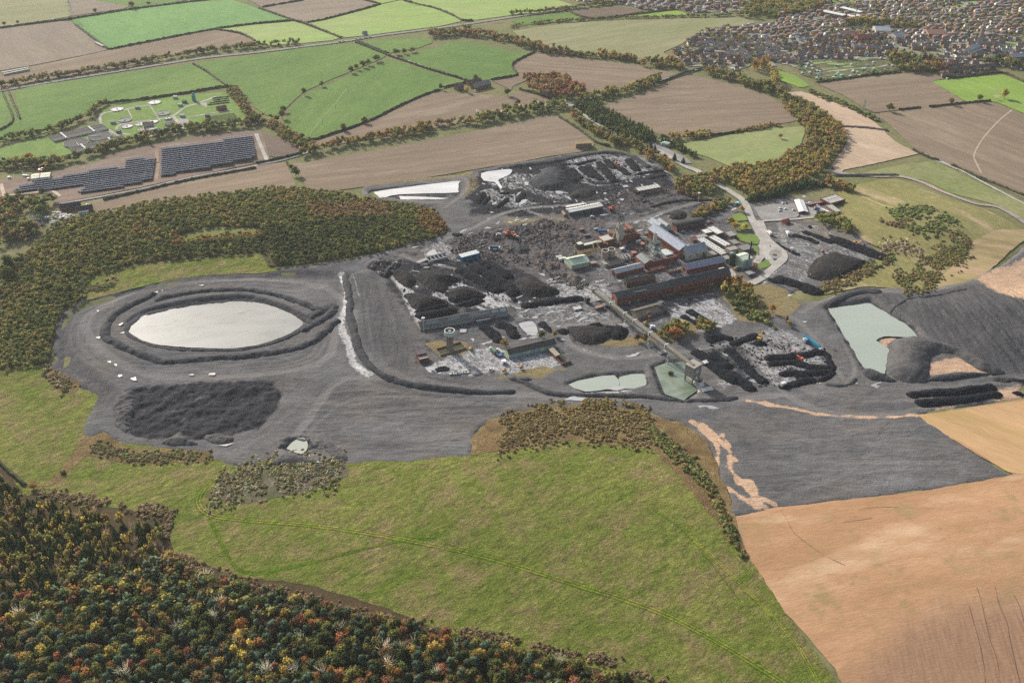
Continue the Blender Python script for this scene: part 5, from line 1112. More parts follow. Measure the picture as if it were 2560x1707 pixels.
                                                               # --- heaps, windrows and bunds
def heap_mat(name, a, b, fine=1.5, c=None):
 m, n, l, bs = nt(name); k = NB(n, l); bs.inputs['Roughness'].default_value = 0.95; bs.inputs['Specular IOR Level'].default_value = 0.05
 col = k.mix(k.rng(k.noise(1 / 9, 4, 0.65), 0.35, 0.65), a, b)
 if c: col = k.mix(k.rng(k.noise(1 / 5, 4, 0.7), 0.55, 0.68), col, c)
 f = k.noise(1 / fine, 4, 0.75)
 col = k.mix(1.0, col, k.mix(k.rng(f, 0.25, 0.75), (0.6,) * 3, (1.4,) * 3), 'MULTIPLY')
 l.new(col, bs.inputs['Base Color']); l.new(k.bump(f, 0.6), bs.inputs['Normal'])
 return m
M['coal'] = heap_mat('black_coal', (0.007, 0.009, 0.014), (0.013, 0.015, 0.021))
M['coalg'] = heap_mat('weathered_coal', (0.02, 0.02, 0.022), (0.037, 0.035, 0.035), 1.8)
M['coalw'] = heap_mat('pale_crusted_coal', (0.013, 0.015, 0.02), (0.03, 0.03, 0.035), 2.0, (0.3, 0.3, 0.295))
M['spoil'] = heap_mat('dark_spoil', (0.036, 0.038, 0.044), (0.062, 0.063, 0.068), 2.2)
M['spoilg'] = heap_mat('grey_spoil', (0.07, 0.069, 0.07), (0.1, 0.097, 0.095), 2.0)
M['rubblem'] = heap_mat('brick_rubble', (0.07, 0.057, 0.054), (0.11, 0.088, 0.08), 1.2, (0.2, 0.185, 0.175))
def heap(name, label, group, s, hmax, mat, spine=None, slope=0.75, lump=0.5, cat='coal heap', lsize=3.5, top=None, sm=4, crater=0.0):
 """s: outline in pixels; or spine = half width (m): s is then the ridge line"""
 p = W(s)
 if spine: p = resample(smooth(p, 5), 2.5)
 else: p = smooth(p, sm, True) if sm else p
 mg = (spine or 0) + 3
 lo, hi = p.min(0) - mg, p.max(0) + mg; ext = max(hi - lo)
 c = min(max(ext / 90, 0.65), 1.25)
 gx, gy = np.meshgrid(np.arange(lo[0], hi[0] + c, c), np.arange(lo[1], hi[1] + c, c))
 if spine: d = spine * (0.85 + 0.3 * fbm(gx, gy, 9, 2, 3)) - dist_line(gx, gy, p)
 else: d = sdf(gx, gy, p)
 d = d + (fbm(gx, gy, 6, 3, 6) - 0.5) * min(3.0, 0.2 * ext)
 z = hmax * (1 - np.exp(-np.maximum(d, 0) * slope / hmax * 1.15))
 z = z + (fbm(gx, gy, lsize, 3, 8) - 0.5) * (1.4 if hmax >= 5 and not spine else 2.2) * lump * np.clip(d / 2.2, 0, 1) + (fbm(gx, gy, 1.9, 2, 2) - 0.5) * (0.3 if hmax >= 5 else 0.55) * np.clip(d / 2, 0, 1)
 if not spine and hmax >= 5:
  an = np.arctan2(gy - p[:, 1].mean(), gx - p[:, 0].mean()); z = z - 0.9 * fbm(an * 16 + 40, d * 0.06, 1.0, 2, 3) * np.clip(d / 3, 0, 1) * np.clip((hmax * 1.6 - d) / 6, .2, 1)
 if crater: z = np.where(d > 0, z - crater * sstep(hmax * 0.9 / slope, hmax * 2.2 / slope, d), z)
 z = np.where(d > 0, np.maximum(z, 0.05), d * 0.8 - 0.25)
 keep = d > -1.6
 cell = keep[:-1, :-1] & keep[1:, :-1] & keep[:-1, 1:] & keep[1:, 1:] & ((d[:-1, :-1] > -1.2) | (d[1:, 1:] > -1.2))
 vid = np.zeros(d.shape, bool)
 vid[:-1, :-1] |= cell; vid[1:, :-1] |= cell; vid[:-1, 1:] |= cell; vid[1:, 1:] |= cell
 if not vid.any(): return
 idx = np.full(d.shape, -1); idx[vid] = np.arange(vid.sum()); j, i = np.nonzero(cell)
 F = np.stack([idx[j, i], idx[j, i + 1], idx[j + 1, i + 1], idx[j + 1, i]], 1)
 x0, y0 = p.mean(0); z0 = float(ground_z(np.array([x0]), np.array([y0]))[0])
 zb = ground_z(gx[vid], gy[vid])
 V = np.column_stack([gx[vid] - x0, gy[vid] - y0, zb + z[vid] - z0])
 o = link(name, mesh_np(name, V, F, None, True), M[mat], None, (x0, y0, z0))
 return tag(o, label, cat, group)
G1 = 'coal windrows of the northern yard'
for s, w, h, lab in (('t12 800,35 935,195', 6, 3.2, 'longest black windrow on the pale northern yard'), ('t12 870,15 930,70', 6, 3, 'short thick windrow beside the longest one'), ('t12 700,65 810,180', 5, 3, 'windrow next to the longest one, second of the fan'), ('t12 640,80 730,155', 5, 3, 'windrow third in the fan of windrows'),
 ('t12 545,95 630,160', 5, 3, 'windrow fourth in the fan of windrows'), ('t12 480,125 570,190', 6, 3, 'windrow at the big heap end of the fan'), ('t12 990,80 1055,130', 6, 3, 'stubby windrow below the red digger'), ('t12 1070,10 1150,90', 6.5, 3.2, 'thick windrow at the grassy end of the fan'),
 ('t12 1170,130 1360,100', 4, 2.5, 'flat windrow lying across the yard under the trees'), ('t12 1270,168 1395,145', 3.5, 2.2, 'lower of the two flat windrows under the trees'), ('t12 445,65 490,105', 5, 2.5, 'small windrow touching the big northern heap'), ('t12 610,45 750,8', 3.5, 2, 'thin windrow behind the fan'), ('t12 450,50 600,40', 2.5, 1.5, 'low dark strip at the back of the yard')):
 heap('coal_windrow', lab, G1, s, h, 'coal', w, cat='coal heap')
for s, h, mat, lab, kw in (
 ('t12 240,130 300,75 430,75 490,120 490,230 400,285 250,280 150,210', 7, 'spoil', 'big dark heap at the northern pond', {}), ('t12 530,340 560,290 700,260 775,300 700,345 600,350', 3, 'coalg', 'flat dark mound inside the haul road loop', {}),
 ('t12 330,150 420,130 490,210 420,240', 9, 'coal', 'black crest on the big northern heap', {}),
 ('t11 1990,370 2070,300 2115,330 2060,412', 4, 'coal', 'round black heap, first by the northern weedy edge', {}), ('t11 2065,395 2140,335 2155,365 2095,418', 3, 'coal', 'round black heap, second by the northern weedy edge', {}), ('t11 2200,430 2300,350 2325,375 2235,442', 3.2, 'coal', 'long black heap by the white puddles', {}), ('t11 2230,310 2290,292 2345,310 2290,325', 2.5, 'coal', 'small black heap under the bright pond', {}), ('t11 2160,250 2210,230 2235,275 2190,280', 2.5, 'spoil', 'dark mound beside the bright pond', {}),
 ('t12 30,360 100,290 130,330 60,400', 2, 'coal', 'black patch heap by the pale track bend', {}),
 ('t11 1020,975 1130,925 1300,945 1330,970 1250,1050 1190,1085 1080,1030', 4.5, 'coalw', 'rough crater-like heap at the corner of the coal yard', {'crater': 2.5, 'lump': 1.0}), ('t11 1250,1040 1330,1000 1450,1065 1462,1140 1390,1182 1300,1120', 6, 'coalg', 'smooth grey brown heap between two pale tracks', {}),
 ('t11 1470,1060 1560,1020 1700,1035 1880,1105 1760,1165 1740,1232 1560,1172', 9, 'coalg', 'largest conical coal heap', {}), ('t11 1740,1225 1880,1160 2050,1205 2090,1255 1830,1312 1770,1265', 6.5, 'coalg', 'broad brownish heap below the largest one', {}), ('t11 1770,1270 1850,1260 2090,1230 2095,1260 1900,1310 1790,1310', 4, 'coal', 'black bank under the broad heap', {}), ('t11 1850,1325 2000,1270 2110,1295 1990,1345 1870,1350', 4, 'coal', 'black loaf-shaped heap nearest the long grey shed', {}),
 ('t11 1360,1240 1500,1230 1700,1275 1740,1315 1580,1375 1460,1385', 6.5, 'coalg', 'fan-ribbed heap beside the pale drain', {}), ('t11 1450,1400 1520,1370 1700,1330 1760,1340 1600,1395', 4.5, 'coal', 'ragged black shoulder of the fan-ribbed heap', {}), ('t11 1465,1440 1500,1400 1800,1360 1840,1400 1560,1465', 4, 'coal', 'black heap behind the long grey shed', {}),
 ('t12 20,1130 100,1080 200,1075 300,1130 435,1195 400,1245 200,1262 60,1215', 9, 'coalg', 'big brown-black cone beside the demolition rubble', {}),
 ('t22 530,120 560,75 700,50 860,70 960,110 900,180 760,232 620,205', 6, 'coalg', 'flat-topped round heap below the coal office', {'crater': 1.2}), ('t22 850,60 960,55 1080,95 1020,185 900,175 880,110', 5, 'coal', 'black lobed heap beside the flat-topped one', {}), ('t22 700,45 800,15 830,60 760,70', 4, 'coal', 'black spur heap behind the flat-topped one', {}),
 ('t22 235,40 300,5 370,100 335,112', 5, 'coal', 'black heap beside the dark garden trees', {}), ('t22 410,100 470,70 525,110 480,140', 3.5, 'coal', 'small black heap with a white post', {}),
 ('t13 350,1040 420,930 520,870 620,850 850,915 910,965 780,1045 640,1095 560,1122 400,1090', 6, 'coalg', 'biggest heap of the eastern coal yard', {'lump': 0.5}), ('t13 350,1050 430,950 520,900 560,1000 640,1060 540,1110 420,1095', 5, 'coalw', 'white-streaked flank of the eastern heap', {'lump': 1.2}), ('t13 650,1010 860,920 915,965 790,1045 660,1092 600,1110', 7, 'coal', 'black lee side of the eastern heap', {}),
 ('t13 550,695 580,685 620,715 590,725', 2, 'coal', 'little black heap near the olive trees', {}), ('t13 360,610 390,603 410,625 380,632', 1.8, 'coal', 'tiny black mound by the gate', {}),
 ('t22 2205,225 2240,195 2330,210 2340,240 2260,245', 3.5, 'coal', 'black mound under the yellow excavator', {}),
 ('t23 870,450 960,440 1080,500 1175,562 1000,562 900,530', 4.5, 'spoil', 'dark tip at the foot of the milky lagoon', {}), ('t23 1110,230 1240,140 1400,150 1700,240 1950,350 2190,490 1950,470 1700,320 1500,350 1480,560 1280,575 1130,520 1075,440', 8, 'spoilg', 'smooth grey spoil mound reaching into the milky lagoon', {'lump': 0.3}), ('t23 1450,550 1650,490 1900,480 2200,495 2050,510 1700,560', 3, 'spoil', 'dark bank below the orange patch', {}),
 ('t23 2235,670 2290,650 2345,680 2300,700', 2, 'coal', 'black oval heap on the orange ground', {}), ('t23 2050,530 2200,520 2350,545 2500,560 2350,575 2100,570', 2.5, 'spoil', 'dark rough bank by the haul road fork', {}),
 ('t21 150,1320 200,1250 340,1225 480,1270 540,1310 300,1325', 3, 'spoilg', 'ribbed grey mound by the meadow corner', {}), ('t21 470,1160 620,1100 780,1190 850,1280 740,1300 620,1200', 1.6, 'spoilg', 'churned grey mound beside the little pond', {'lump': 1.0}), ('t21 190,1180 260,1070 470,1080 470,1110 330,1105 270,1160', 1.5, 'spoilg', 'scalloped bank above the little pond', {'lump': 0.8}),
 ('t20 1480,1140 1640,1040 1700,1060 1820,1150', 3, 'spoilg', 'pale triangular mound by the black ground', {}), ('t20 1880,1100 1900,1050 2120,1060 2130,1110 1980,1140', 2.5, 'spoilg', 'low grey mound at the corner of the black ground', {}), ('t20 1060,720 1110,680 1220,650 1190,1010 1100,1010 1040,880', 2.5, 'spoilg', 'striped spoil bank at the end of the black ground', {}),
 ('t12 490,1080 550,1050 650,1080 600,1140 540,1150', 3, 'rubblem', 'brown rubble pile near the long gallery', {'lump': .8}), ('t12 300,970 350,930 430,950 440,1000 350,1010', 3, 'rubblem', 'brown scrap pile by the green-roofed shed', {'lump': .9}), ('t12 70,660 120,620 170,640 150,690 90,690', 3, 'spoil', 'heap of bluish scrap in the demolition ground', {'lump': 1}), ('t12 1440,500 1520,460 1610,490 1580,540 1470,550', 3, 'coalg', 'round grey heap on the back yard', {}), ('t12 430,690 520,650 560,690 480,740', 2.5, 'rubblem', 'pinkish rubble mound beside the pit yard', {'lump': .8}),
 ('t12 200,560 300,540 400,580 300,640 200,620', 3.5, 'rubblem', 'rusty scrap mound in the demolition ground', {'lump': 1.2}), ('t12 20,790 120,770 160,830 60,860', 3, 'spoil', 'dark scrap mound beside the big cone', {'lump': 1}), ('t12 230,850 330,820 380,860 280,890', 2.5, 'rubblem', 'brown broken-brick mound in the middle of the rubble', {'lump': 1}),
 ('t11 2170,720 2230,710 2260,740 2190,750', 2.5, 'coal', 'black heap near the white van', {}), ('t11 1800,680 1860,670 1900,690 1830,712', 2, 'coal', 'flat black heap beside the haul road', {}), ('t21 1640,455 1700,430 1785,445 1760,475 1680,480', 1.5, 'coal', 'low black ring of coal in the white depot yard', {'crater': 1}),
 ('t22 50,545 130,530 190,550 110,565', 2, 'spoil', 'small dark bank at the road fork', {}), ('t12 0,1265 40,1260 50,1290 10,1300', 3, 'coal', 'black heap end beside the windrow', {})):
 heap('spoil_mound' if mat.startswith('spoil') else ('rubble_pile' if mat == 'rubblem' else 'coal_heap'), lab, None, s, h, mat, cat='spoil mound' if mat.startswith('spoil') else ('rubble pile' if mat == 'rubblem' else 'coal heap'), **kw)
G2 = 'coal windrows of the southern yards'
for s, w, h, lab in (('t11 1880,1020 2060,1115 2220,1195', 7.5, 4.5, 'long windrow nearest the haul road beside the blue trailer'), ('t11 2000,985 2180,1085 2345,1185 t12 10,1220', 8, 5, 'middle one of three long windrows by the blue trailer'), ('t11 2110,955 2200,1000 2300,1065', 8, 4.5, 'short windrow on top of three by the blue trailer'), ('t12 130,1335 380,1300 610,1275', 6, 3.5, 'straight windrow in front of the big cone'),
 ('t12 1585,1445 1695,1505', 4, 2.5, 'shorter windrow of a pair on the pale yard'), ('t12 1645,1395 1790,1495', 5, 3, 'longer windrow of a pair on the pale yard'), ('t21 2095,70 2150,110 2230,190', 6, 3.5, 'windrow behind the golden garage tree'), ('t21 2250,50 2330,75 t22 20,150', 6, 3.5, 'windrow between the pool and the garage'),
 ('t22 1700,300 1820,370', 6, 3.5, 'first windrow right below the conveyor tower'), ('t22 1840,330 1980,420', 6, 3.5, 'second windrow beside the conveyor tower'), ('t22 1820,400 1930,480 2030,555', 7, 4, 'thick windrow in the middle of the tower yard'), ('t22 2010,500 2100,560 2180,625', 6, 3.5, 'lower windrow of the tower yard'), ('t22 2000,280 2120,400 2220,500 2310,570', 5, 3, 'long ragged windrow along the pale yard edge'), ('t22 2045,220 2130,185 2230,150', 5, 3, 'windrow on the pale yard above the ragged one'), ('t22 1830,190 1920,160 1990,170', 5, 2.5, 'dark bank where the pale yard begins'),
 ('t23 15,355 250,330 480,295', 5.5, 3, 'upper windrow of the red digger yard'), ('t23 35,402 150,395 270,388', 4.5, 2.8, 'short windrow left behind the red digger'), ('t23 285,405 400,430 540,442', 5, 2.8, 'windrow running out from the red digger'), ('t23 155,492 350,490 560,478', 5, 2.8, 'third windrow below the red digger'), ('t23 150,610 280,575 400,548', 5, 2.6, 'lowest windrow with a white-topped end'), ('t23 520,300 570,380 590,450 560,510 480,550', 3.5, 2.2, 'curved black bank closing the digger yard'),
 ('t23 1325,695 1700,665 2040,618', 5.5, 3, 'upper of two long windrows by the orange field'), ('t23 1405,770 1750,735 2090,685', 5.5, 3, 'lower of two long windrows by the orange field'), ('t13 245,695 350,725 440,760', 4, 2.2, 'thin windrow in front of the office trees'), ('t13 350,668 460,710 570,760', 4.5, 2.4, 'second thin windrow in front of the office trees'), ('t13 625,740 800,800 1040,890', 8, 4, 'thick windrow under the orange excavator'), ('t13 80,765 150,810 270,872', 3, 1.8, 'ragged low bank beside the roundabout'), ('t13 110,1105 280,1150 440,1205', 7.5, 4, 'thick windrow above the scrub'), ('t13 20,1100 60,1120', 4, 2, 'black stub of a windrow near the roundabout')):
 heap('coal_windrow', lab, G2, s, h, 'coal', w, cat='coal heap')
G3 = 'bunds of the lagoon platform'
for s, w, h, mat, lab, lump in (('t10 1450,1285 1540,1255 1900,1200 2100,1190 2350,1205 t11 0,1205 200,1240 400,1310 520,1370 600,1385', 4, 2.4, 'spoil', 'lumpy bund above the pale lagoon, broken at one end', .8), ('t10 1400,1240 1250,1310 1120,1370 1030,1440 980,1520 t20 970,60 980,170 1060,215 1200,280 1400,350 1500,380 1700,370 2000,345 2350,325 t21 0,315 200,290 400,255 540,200 620,130 740,30', 4.6, 2.6, 'spoil', 'scalloped outer bund sweeping under the pale lagoon', 1.0),
 ('F 292,757 300,742 325,722 380,706 450,692 520,686 585,687 640,700 690,725 712,742', 4, 1.6, 'spoil', 'inner dark bank along the far side of the pale lagoon', .5), ('F 290,757 300,770 345,790 400,800 450,802 560,801 655,776 700,750', 3.2, 1.5, 'spoil', 'inner dark bank along the near side of the pale lagoon', .5), ('t11 815,1060 840,1200 870,1330 860,1440 890,1568 t21 900,120 950,300 1050,460 1200,560 1400,625 1700,665 2000,672 2350,660', 4.0, 2.6, 'spoil', 'long dark ridge curving beside the white drain', .4),
 ('t22 0,545 150,590 300,660 500,685 800,690 1200,700 1400,720 1600,735 1900,730 2050,710', 3.5, 1.8, 'spoil', 'dark kerb bank above the haul road', .6), ('t21 440,1450 600,1360 700,1400', 3, 1.8, 'spoil', 'notched bank at the tip of the lagoon', .6), ('t11 500,1450 650,1380 720,1370 690,1420 600,1480 450,1560', 5, 2.2, 'spoil', 'churned dark mass where bund and drain meet', 1.0), ('t12 1290,430 1500,380 1800,370 1960,370', 3, 1.5, 'coal', 'dark bank along the old railway yard', .5), ('t02 0,1530 400,1480 700,1420 900,1400 1100,1440 1250,1530', 5, 2.5, 'spoil', 'dark grassy rim behind the northern yard', .5),
 ('t13 560,1340 700,1250 880,1200 1000,1205', 5, 2.2, 'spoil', 'dark bank along the head of the milky lagoon', .4), ('t23 540,590 700,600 790,545', 3, 2, 'spoilg', 'rounded end of the grey tip below the yard', .3), ('t13 630,140 900,140 1180,140', 4, 2.0, 'spoil', 'dark bank above the haul track bend', .4), ('t03 640,1160 850,1170 1080,1195', 4, 2.2, 'rubblem', 'red-brown bank across the sandy strip', .5), ('t13 1130,1370 1300,1280 1600,1240 1800,1190', 2, 1.2, 'spoil', 'thin ridge on top of the ribbed slope', .3)):
 heap('spoil_bund', lab, G3, s, h, mat, w, lump=lump, cat='bund', lsize=5, slope=0.7)
def debris(name, regs, n, label, cols, smin, smax):
 Vs, Fs, Ts, k = [], [], [], 0
 bx = np.array([(x, y, z) for z in (0, 1) for (x, y) in ((-.5, -.5), (.5, -.5), (.5, .5), (-.5, .5))]); bf = np.array(((4, 5, 6), (4, 6, 7), (0, 1, 5), (0, 5, 4), (1, 2, 6), (1, 6, 5), (2, 3, 7), (2, 7, 6), (3, 0, 4), (3, 4, 7)))
 for s, frac in regs:
  poly = W(s); lo, hi = poly.min(0), poly.max(0); m = int(n * frac)
  q = np.column_stack([RNG.uniform(lo[0], hi[0], m * 3), RNG.uniform(lo[1], hi[1], m * 3)]); q = q[inside(q[:, 0], q[:, 1], poly)][:m]
  cl = fbm(q[:, 0], q[:, 1], 12, 2, 5); q = q[cl > 0.42]; z = ground_z(q[:, 0], q[:, 1])
  for i, (x, y) in enumerate(q):
   a = random.random() * 6.28; ca, sa = math.cos(a), math.sin(a); L = random.uniform(smin, smax) * (2.2 if random.random() < .25 else 1); wd = random.uniform(smin * .6, smax * .5); h = random.uniform(.3, 1.3)
   V = bx * np.array([L, wd, h]) * (1 + .25 * (RNG.random((8, 1)) - .5)); V = np.stack([V[:, 0] * ca - V[:, 1] * sa + x, V[:, 0] * sa + V[:, 1] * ca + y, V[:, 2] + z[i] - .2 + .15 * V[:, 0] / L], 1)
   Vs.append(V); Fs.append(bf + k); k += 8; c = np.array(random.choice(cols)) * random.uniform(.7, 1.3); Ts.append(np.tile(c, (8, 1)))
 tag(link(name, mesh_np(name, np.vstack(Vs), np.vstack(Fs), {'tint': np.vstack(Ts)}), M['tint']), label, None, None, 'stuff')
debris('demolition_rubble', [('t11 1750,780 1900,700 2350,620 t12 0,600 450,560 560,620 700,680 560,780 560,830 450,880 300,1000 0,960 t11 2350,1000 2100,900 1800,860', 0.6), ('t12 850,260 1400,230 1480,330 1300,380 900,400', 0.2), ('t12 1080,720 1250,740 1240,860 1080,900', .05), ('t12 300,1010 500,1050 700,1100 700,1200 450,1180', .15)], 7000, 'scrap and broken concrete strewn over the demolition ground',
       [(0.07, 0.062, 0.06), (0.1, 0.08, 0.07), (0.22, 0.21, 0.2), (0.03, 0.03, 0.036), (0.1, 0.06, 0.045), (0.13, 0.125, 0.12), (0.05, 0.075, 0.11), (0.05, 0.045, 0.045)], 0.5, 1.7)
debris('scattered_coal', [('F 1070,455 1150,385 1400,350 1540,400 1500,470 1300,490 1100,490', .5), ('F 870,600 1050,590 1280,660 1170,710 960,740', .3), ('F 1590,800 1700,770 1900,800 1900,880 1700,890', .3)], 1500, 'lumps of coal scattered over the yards', [(0.02, 0.02, 0.025), (0.04, 0.04, 0.045)], 0.8, 2.2)
def wet_patches(regs):
 Vs, Fs, n = [], [], 0
 for s, m, a0 in regs:
  poly = W(s); lo, hi = poly.min(0), poly.max(0); A = ang(a0)
  for _ in range(m):
   x, y = RNG.uniform(lo[0], hi[0]), RNG.uniform(lo[1], hi[1])
   if not inside(np.array([x]), np.array([y]), poly)[0]: continue
   L, w = RNG.uniform(1.5, 7), RNG.uniform(.6, 1.8); a = A + RNG.normal(0, .35); k = 11; t = np.arange(k) / k * 6.283; rr = RNG.uniform(.55, 1.2, k)
   u, v = L * rr * np.cos(t), w * rr * np.sin(t); q = np.column_stack([x + u * math.cos(a) - v * math.sin(a), y + u * math.sin(a) + v * math.cos(a)])
   z = float(np.mean(ground_z(q[:, 0], q[:, 1]))) + .12; Vs.append(np.column_stack([q, np.full(k, z)])); Fs.append(tuple(range(n, n + k))); n += k
 tag(link('wet_patches', mesh_np('wet_patches', np.vstack(Vs), Fs), M['puddle']), 'pale puddles and wet patches scattered over the coal yards', None, None, 'stuff')  # puddle paleness is wet glare put into the colour
wet_patches([('F 1075,450 1150,385 1400,352 1530,390 1540,430 1400,470 1300,490 1100,490', 130, 'F 1100,400 1180,470'), ('F 890,600 1050,560 1180,690 1290,690 1290,720 970,750', 90, 'F 900,600 1100,700'), ('F 1180,640 1400,640 1420,740 1200,740', 70, 'F 1200,720 1400,650'), ('F 1380,490 1650,490 1690,700 1420,690', 60, 'F 1400,600 1600,560'), ('F 1000,800 1290,745 1290,845 1100,865', 60, 'F 1000,840 1290,790'), ('F 1640,790 1780,745 1900,800 1900,880 1700,880', 60, 'F 1700,800 1860,880'), ('F 1540,690 1690,660 1700,740 1560,765', 30, 'F 1560,700 1690,740'), ('F 1020,540 1180,500 1300,500 1000,590', 40, 'F 1020,560 1200,500'), ('F 1780,520 2000,590 1880,650 1770,640', 30, 'F 1800,540 1960,610')])
                                                               # --- buildings of the pit
BRICK = (0.27, 0.11, 0.08); BRICKD = (0.18, 0.085, 0.066); SLATE = (0.085, 0.082, 0.085); SILVER = (0.3, 0.33, 0.37); BLUER = (0.27, 0.31, 0.39); CREAM = (0.45, 0.46, 0.36); PALEG = (0.42, 0.53, 0.40); CONC = (0.3, 0.285, 0.25); WHITE = (0.55, 0.545, 0.52); BROWNR = (0.12, 0.105, 0.09); TEAL = (0.25, 0.5, 0.45)
M['brickw'] = tint_mat('brickwork', 'object', 0.9, 0.1, dirt=0.35, dsize=1.2)
WIN_ME = {}
def gz(p): return float(ground_z(np.array([p[0]]), np.array([p[1]]))[0])
class Bld:
 """local frame: x along the front (A to B), y away from the front, z up"""
 def __init__(s, name, label, A, B, Cc=None, depth=None, group=None, cat='building', z=None, pts=None):
  a, b = (W(A)[0], W(B)[0]) if pts is None else pts
  u = b - a; s.L = float(np.hypot(*u)); u /= s.L; v = np.array([-u[1], u[0]])
  if Cc is not None:
   c = W(Cc)[0]; s.D = float(np.dot(c - a, v))
   if s.D < 0: s.D = -s.D
  else: s.D = depth
  zc = [gz(a + u * i * s.L + v * j * s.D) for i in (0, 1) for j in (0, 1)]
  s.z = (sum(zc) / 4 if z is None else z); s.base = min(zc) - s.z - 0.4
  s.root = empty(name, (a[0], a[1], s.z), math.atan2(u[1], u[0]))
  tag(s.root, label, cat, group)
 def part(s, name, mb, mat, color=None, parent=None): return mb.build(name, M[mat] if isinstance(mat, str) else mat, parent or s.root, color)
 def wall_box(s, h, col, x0=0, x1=None, y0=0, y1=None, name='wall', z0=None, mat='brickw'):
  x1 = s.L if x1 is None else x1; y1 = s.D if y1 is None else y1
  return s.part(name, MB().box(x0, x1, y0, y1, s.base if z0 is None else z0, h), mat, col)
 def gable(s, eave, ridge, wcol, rcol, along='x', x0=0, x1=None, y0=0, y1=None, ov=0.35, strips=None, ridgecap=True):
  x1 = s.L if x1 is None else x1; y1 = s.D if y1 is None else y1
  mb = MB(); b = s.base
  if along == 'x':
   ym = (y0 + y1) / 2
   mb.poly([(x0, y0, b), (x0, y0, eave), (x0, ym, ridge), (x0, y1, eave), (x0, y1, b)][::-1], (x1 - x0, 0, 0))
   r1 = [(x0 - ov, y0 - ov, eave - 0.15), (x1 + ov, y0 - ov, eave - 0.15), (x1 + ov, ym, ridge + .08), (x0 - ov, ym, ridge + .08)]
   r2 = [(x0 - ov, ym, ridge + .08), (x1 + ov, ym, ridge + .08), (x1 + ov, y1 + ov, eave - 0.15), (x0 - ov, y1 + ov, eave - 0.15)]
   cap = MB().box(x0 - ov, x1 + ov, ym - .25, ym + .25, ridge + .2, ridge + .42)
  else:
   xm = (x0 + x1) / 2
   mb.poly([(x0, y0, b), (x0, y0, eave), (xm, y0, ridge), (x1, y0, eave), (x1, y0, b)], (0, y1 - y0, 0))
   r1 = [(x0 - ov, y0 - ov, eave - 0.15), (xm, y0 - ov, ridge + .08), (xm, y1 + ov, ridge + .08), (x0 - ov, y1 + ov, eave - 0.15)]
   r2 = [(xm, y0 - ov, ridge + .08), (x1 + ov, y0 - ov, eave - 0.15), (x1 + ov, y1 + ov, eave - 0.15), (xm, y1 + ov, ridge + .08)]
   cap = MB().box(xm - .25, xm + .25, y0 - ov, y1 + ov, ridge + .2, ridge + .42)
  s.part('wall', mb, 'brickw', wcol)
  rf = s.part('roof', MB().poly(r1, (0, 0, .18)).poly(r2, (0, 0, .18)), 'roof', rcol)
  if ridgecap: s.part('ridge_cap', cap, 'roof', tuple(c * 0.8 for c in rcol), rf)
  return rf
 def flat(s, h, wcol, rcol, x0=0, x1=None, y0=0, y1=None, para=0.5, z0=None):
  x1 = s.L if x1 is None else x1; y1 = s.D if y1 is None else y1
  s.wall_box(h, wcol, x0, x1, y0, y1, z0=z0)
  rf = s.part('roof', MB().box(x0 + .3, x1 - .3, y0 + .3, y1 - .3, h + 0.004, h + .12), 'roof', rcol)
  if para:
   p = MB().box(x0 - .05, x1 + .05, y0 - .05, y0 + .3, h + .01, h + para).box(x0 - .05, x1 + .05, y1 - .3, y1 + .05, h + .01, h + para)
   p.box(x0 - .05, x0 + .3, y0 + .3, y1 - .3, h + .01, h + para).box(x1 - .3, x1 + .05, y0 + .3, y1 - .3, h + .01, h + para)
   s.part('parapet', p, 'brickw', tuple(c * 1.1 for c in wcol), rf)
  return rf
 def opening(s, name, face, t, z, w, h, mat='glass', col=None, frame=None):
  k = (round(w, 2), round(h, 2), face in 'fb', mat)
  if k not in WIN_ME:
   mb = MB().box(-w / 2, w / 2, -.08, .08, -h / 2, h / 2) if face in 'fb' else MB().box(-.08, .08, -w / 2, w / 2, -h / 2, h / 2)
   WIN_ME[k] = mb.mesh(name); WIN_ME[k].materials.append(M[mat])
  loc = {'f': (t, -0.03, z), 'b': (t, s.D + .03, z), 'l': (-0.03, t, z), 'r': (s.L + .03, t, z)}[face]
  return link(name, WIN_ME[k], None, s.root, loc, color=col)
 def row(s, name, face, n, z, w, h, mat='glass', col=None, a=None, b=None):
  L = s.L if face in 'fb' else s.D
  a = L / (2 * n) if a is None else a; b = L - L / (2 * n) if b is None else b
  for i in range(n): s.opening(name, face, a + (b - a) * (i / max(n - 1, 1)), z, w, h, mat, col)
b = Bld('brick_shed', 'very long brick shed with a dark ridged roof beside the conveyor gallery', 't12 960,1347', 't12 2000,1122', 't12 910,1298')
half = b.L * 0.47
rf = b.gable(9.2, 13.2, BRICK, (0.115, 0.11, 0.105), x1=half)
b.gable(9.6, 13.8, BRICK, (0.09, 0.085, 0.085), x0=half + .02, ov=.2)
b.part('roof_light', MB().box(20, 34, b.D * .08, b.D * .3, 11.2, 11.5), 'roof', (0.2, 0.2, 0.2), rf)
n = 26
for i in range(n): b.part('buttress', MB().box(-.35, .35, -.35, 0.0, b.base, 8.6), 'brickw', BRICKD).location = (b.L * (i + .5) / n, 0, 0)
b.row('window', 'f', 24, 5.6, 2.2, 2.6, 'obj', (0.1, 0.045, 0.036))
for x in (0.105, 0.18, 0.83): b.opening('door', 'f', b.L * x, 1.6, 3.0, 3.2, 'obj', TEAL)
b.opening('door', 'l', b.D * .45, 3.2, 3.0, 3.4, 'obj', TEAL); b.opening('window', 'l', b.D * .75, 5.0, 1.6, 2.4)
b.part('lean_to', MB().box(b.L * .235, b.L * .30, -5.5, -.4, b.base, 3.2).box(b.L * .37, b.L * .47, -6.5, -.4, b.base, 3.8), 'brickw', (0.11, 0.075, 0.06))
